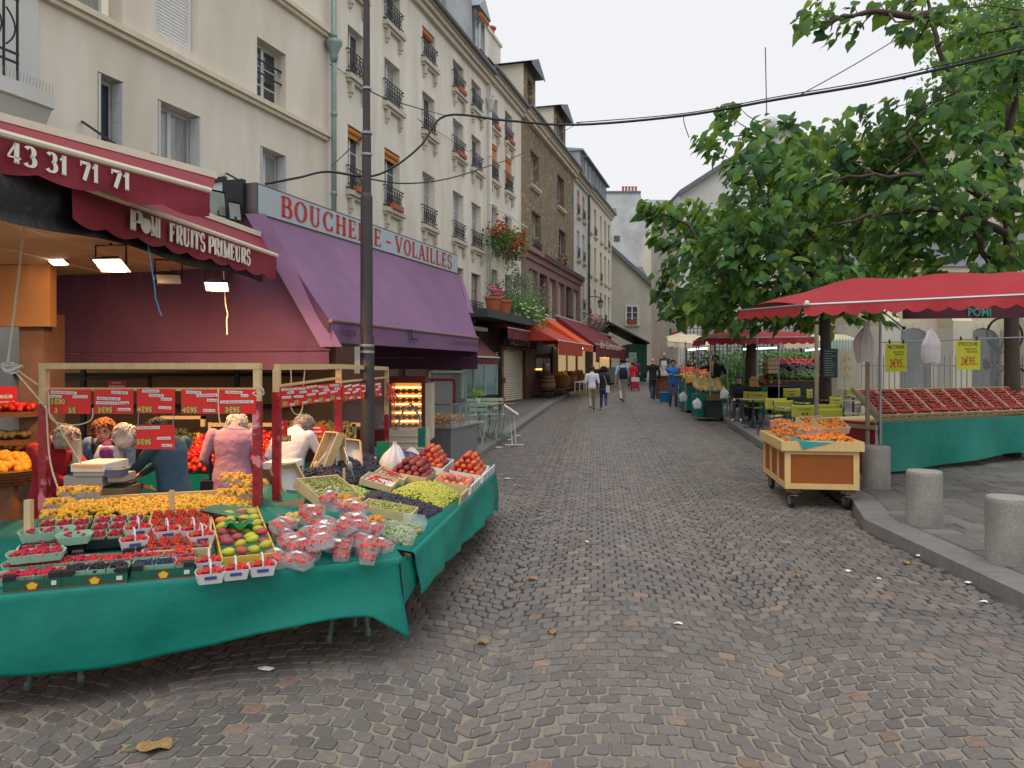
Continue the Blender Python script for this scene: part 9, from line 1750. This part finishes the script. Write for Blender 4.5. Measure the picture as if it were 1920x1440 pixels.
fl('tall potted shrubs on the flat roof of the wine shop',[(944,560),(955,545),(968,530),(975,520),(985,530),(950,570),(960,572),(972,560)],.5,.13,150,32,None,(),0,1.2,grey_leaf)
fl('white flowered bushy plants on the flat roof edge',[(975,575),(985,580),(995,582),(1000,590),(1008,592),(990,595),(1012,600),(985,568)],.42,.13,170,33,whitef,[(985,580),(1000,590),(1010,598)],14,1.7,leafmat('fresh_leaf',srgb(84,140,58),srgb(150,190,80)))
fl('pink and white flowers in a box above the cafe roof',[(928,545),(936,548),(942,555)],.3,.11,90,34,pinkf,[(928,543),(936,550)],16,1.2)
fl('pink flowers in a long box above the dark red shop',[(1112,606),(1120,606),(1128,608),(1106,600)],.5,.15,110,35,pinkf,[(1112,600),(1120,604),(1126,606)],24,1.2,grey_leaf)
fl('small pink geranium at the brown facade window',[(1052,488),(1058,488)],.28,.12,70,36,pinkf,[(1054,486)],12,.3)
fl('grey bamboo like shrub beside the loggia panels',[(1005,560),(1012,550),(1018,560),(1008,570)],.5,.13,90,37,None,(),0,1.2,grey_leaf)
for px,py,lb in ((925,580,'large terracotta pot on the left end of the flat roof'),(945,582,'terracotta pot in the middle of the flat roof')):
    p=FB.w(FB.u(px,1.6),1.6,fz(936,583,1.9)); o=T('terracotta_pot',lb,'pot',p,0,'terracotta pots'); m=MB(); m.lathe((0,0,0),[(.2,0),(.27,.4),(.3,.42),(.3,.5),(.26,.5)],16); m.build('pot_body',terra,o); m=MB(); m.lathe((0,0,.46),[(.255,-.02),(.255,.0)],14); m.build('soil',dark_in,o)
# pigeon on the ledge
c=FB.w(FB.u(888,1.2),1.2,FB.z(888,608,1.2)); m=MB(); m.ell(c+V(0,0,.1),(.1,.14,.08),10,8); m.ell(c+V(.0,-.1,.2),.05,8,6); m.tube([c+V(0,-.09,.12),c+V(0,-.1,.2)],.045,8); m.tube([c+V(0,.1,.1),c+V(0,.26,.07)],[.05,.02],6); m.tube([c+V(.02,0,0),c+V(.02,0,.06)],.008,5); m.tube([c+V(-.02,0,0),c+V(-.02,0,.06)],.008,5); one('pigeon',m,pm('pigeon_grey',srgb(76,78,86),.7,.2),c,'dark grey pigeon perched on the ledge beside the purple awning','bird',None,True)
m=MB(); a,b=FB.u(870,1.25),FB.u(912,1.25); m.box(a,b,-1.3,0,FB.z(888,612,1.2)-.12,FB.z(888,612,1.2)); o=T('stone_ledge','pale stone ledge above the cafe awning','ledge',(FB.o[0],FB.o[1],0),FB.rz); m.build('slab',stone_trim,o)
# street lamps
def lantern(label,c,arm0): 
    o=T('street_lantern',label,'lamp',c); m=MB(); m.lathe((0,0,0),[(.1,0),(.17,.35),(.17,.37)],8); m.build('glass_body',pm('lantern_glass',srgb(170,176,176),.2,.1),o); m=MB(); m.lathe((0,0,.372),[(.2,0),(.15,.1),(.05,.2),(.03,.28)],8); m.build('cap',black_metal,o); m=MB(); m.tube([Vector(arm0)-Vector(c),Vector(arm0)*.4+(Vector(c)+V(0,0,.75))*.6-Vector(c),V(0,0,.65)],.03,6); m.build('arm',black_metal,o); m=MB()
    for k in range(8): t=k*math.pi/4; m.bar((.1*math.cos(t),.1*math.sin(t),0),(.172*math.cos(t),.172*math.sin(t),.37),.012)
    m.build('glazing_bar',black_metal,o)
lantern('old glass lantern on a wall bracket above the far shops',P(1126,578,50),FB.w(FB.u(1104),0,P(1104,552,52).z))
Y=48.; o=T('globe_lamp','street lamp post with a round hanging globe at the far right of the street','lamp post',gp(1265,Y)); b=gp(1265,Y); m=MB(); m.tube([(0,0,0),(0,0,P(0,430,Y).z-b.z)],[.09,.05],8); m.build('post',post_m,o); m=MB(); q=P(1237,432,Y)-b; t0=P(1264,436,Y)-b; m.tube([t0,t0+V(-.3,0,-.05),q+V(.2,0,.25),q+V(0,0,.2)],.03,6); m.build('arm',black_metal,o); m=MB(); m.ell(q-V(0,0,.05),(.24,.24,.28),12,10); m.build('globe',pm('globe_grey',srgb(92,88,94),.4,.1),o,smooth=True)
for k,py in enumerate((620,640)): m=MB(); m.box(-.32,-.05,-.1,.02,P(0,py+12,Y).z-b.z,P(0,py-4,Y).z-b.z); m.build('small_sign',pm('teal_sign',srgb(60,110,110),.5) if k==0 else pm('grey_sign',srgb(150,150,150),.5),o)
Y=34.; c=P(1268,632,Y); o=T('cafe_sign','round red shop sign standing on the beige canopy','sign',c); m=MB(); m.lathe((0,0,0),[(.02,-.03),(.24,-.03),(.24,.03),(.02,.03)],22,'y'); m.build('disc',pm('sign_red',srgb(180,40,56),.5),o); m=MB(); m.box(-.3,.3,-.05,-.035,-.07,.04); m.build('band',card_w,o)
# overhead cables
cab=pm('cable_black',(.015,.015,.017),.6)
def wire(label,pts,r): return cord(label,pts,r,cab,'cable','overhead cables')
wire('thick black bundled cable crossing the street from the sign to the right tree',[P(497,345,12.5),P(560,333,12.8),P(614,322,13.2),P(690,331,13.4),P(740,312,13.6),P(790,272,13.8),P(836,217,14.),P(950,226,13.6),P(1080,234,13.2),P(1280,217,12.6),P(1460,186,11.8),P(1660,152,11.),P(1920,92,10.)],.02)
wire('second strand of the thick cable on the right',[P(1080,230,13.2),P(1280,213,12.6),P(1460,181,11.8),P(1660,146,11.),P(1920,86,10.)],.008)
wire('thin wire slanting up from the cable to the top right branches',[P(1500,178,11.7),P(1590,128,12.2),P(1680,74,12.8),P(1830,-20,13.5)],.008)
wire('thin wire sagging below the cable to the brown facade',[P(690,335,13.4),P(760,344,14.5),P(840,335,16),P(920,310,20),P(985,285,28),P(1090,228,40)],.014)
wire('thin wire from the lamp post to the cable',[P(690,169,8.75),P(740,190,10),P(836,217,14.)],.007)
wire('slack line from the lamp post to the drainpipe',[P(686,250,8.75),P(622,312,16)],.008)
wire('thin diagonal guy wire along the buff facade',[P(618,120,19.),P(700,170,22),P(880,285,29)],.008)
wire('short loose cable end dangling from the big cable',[P(1282,218,12.6),P(1283,232,12.6),P(1292,258,12.6)],.007)
bpy.data.scenes.remove(TMP)
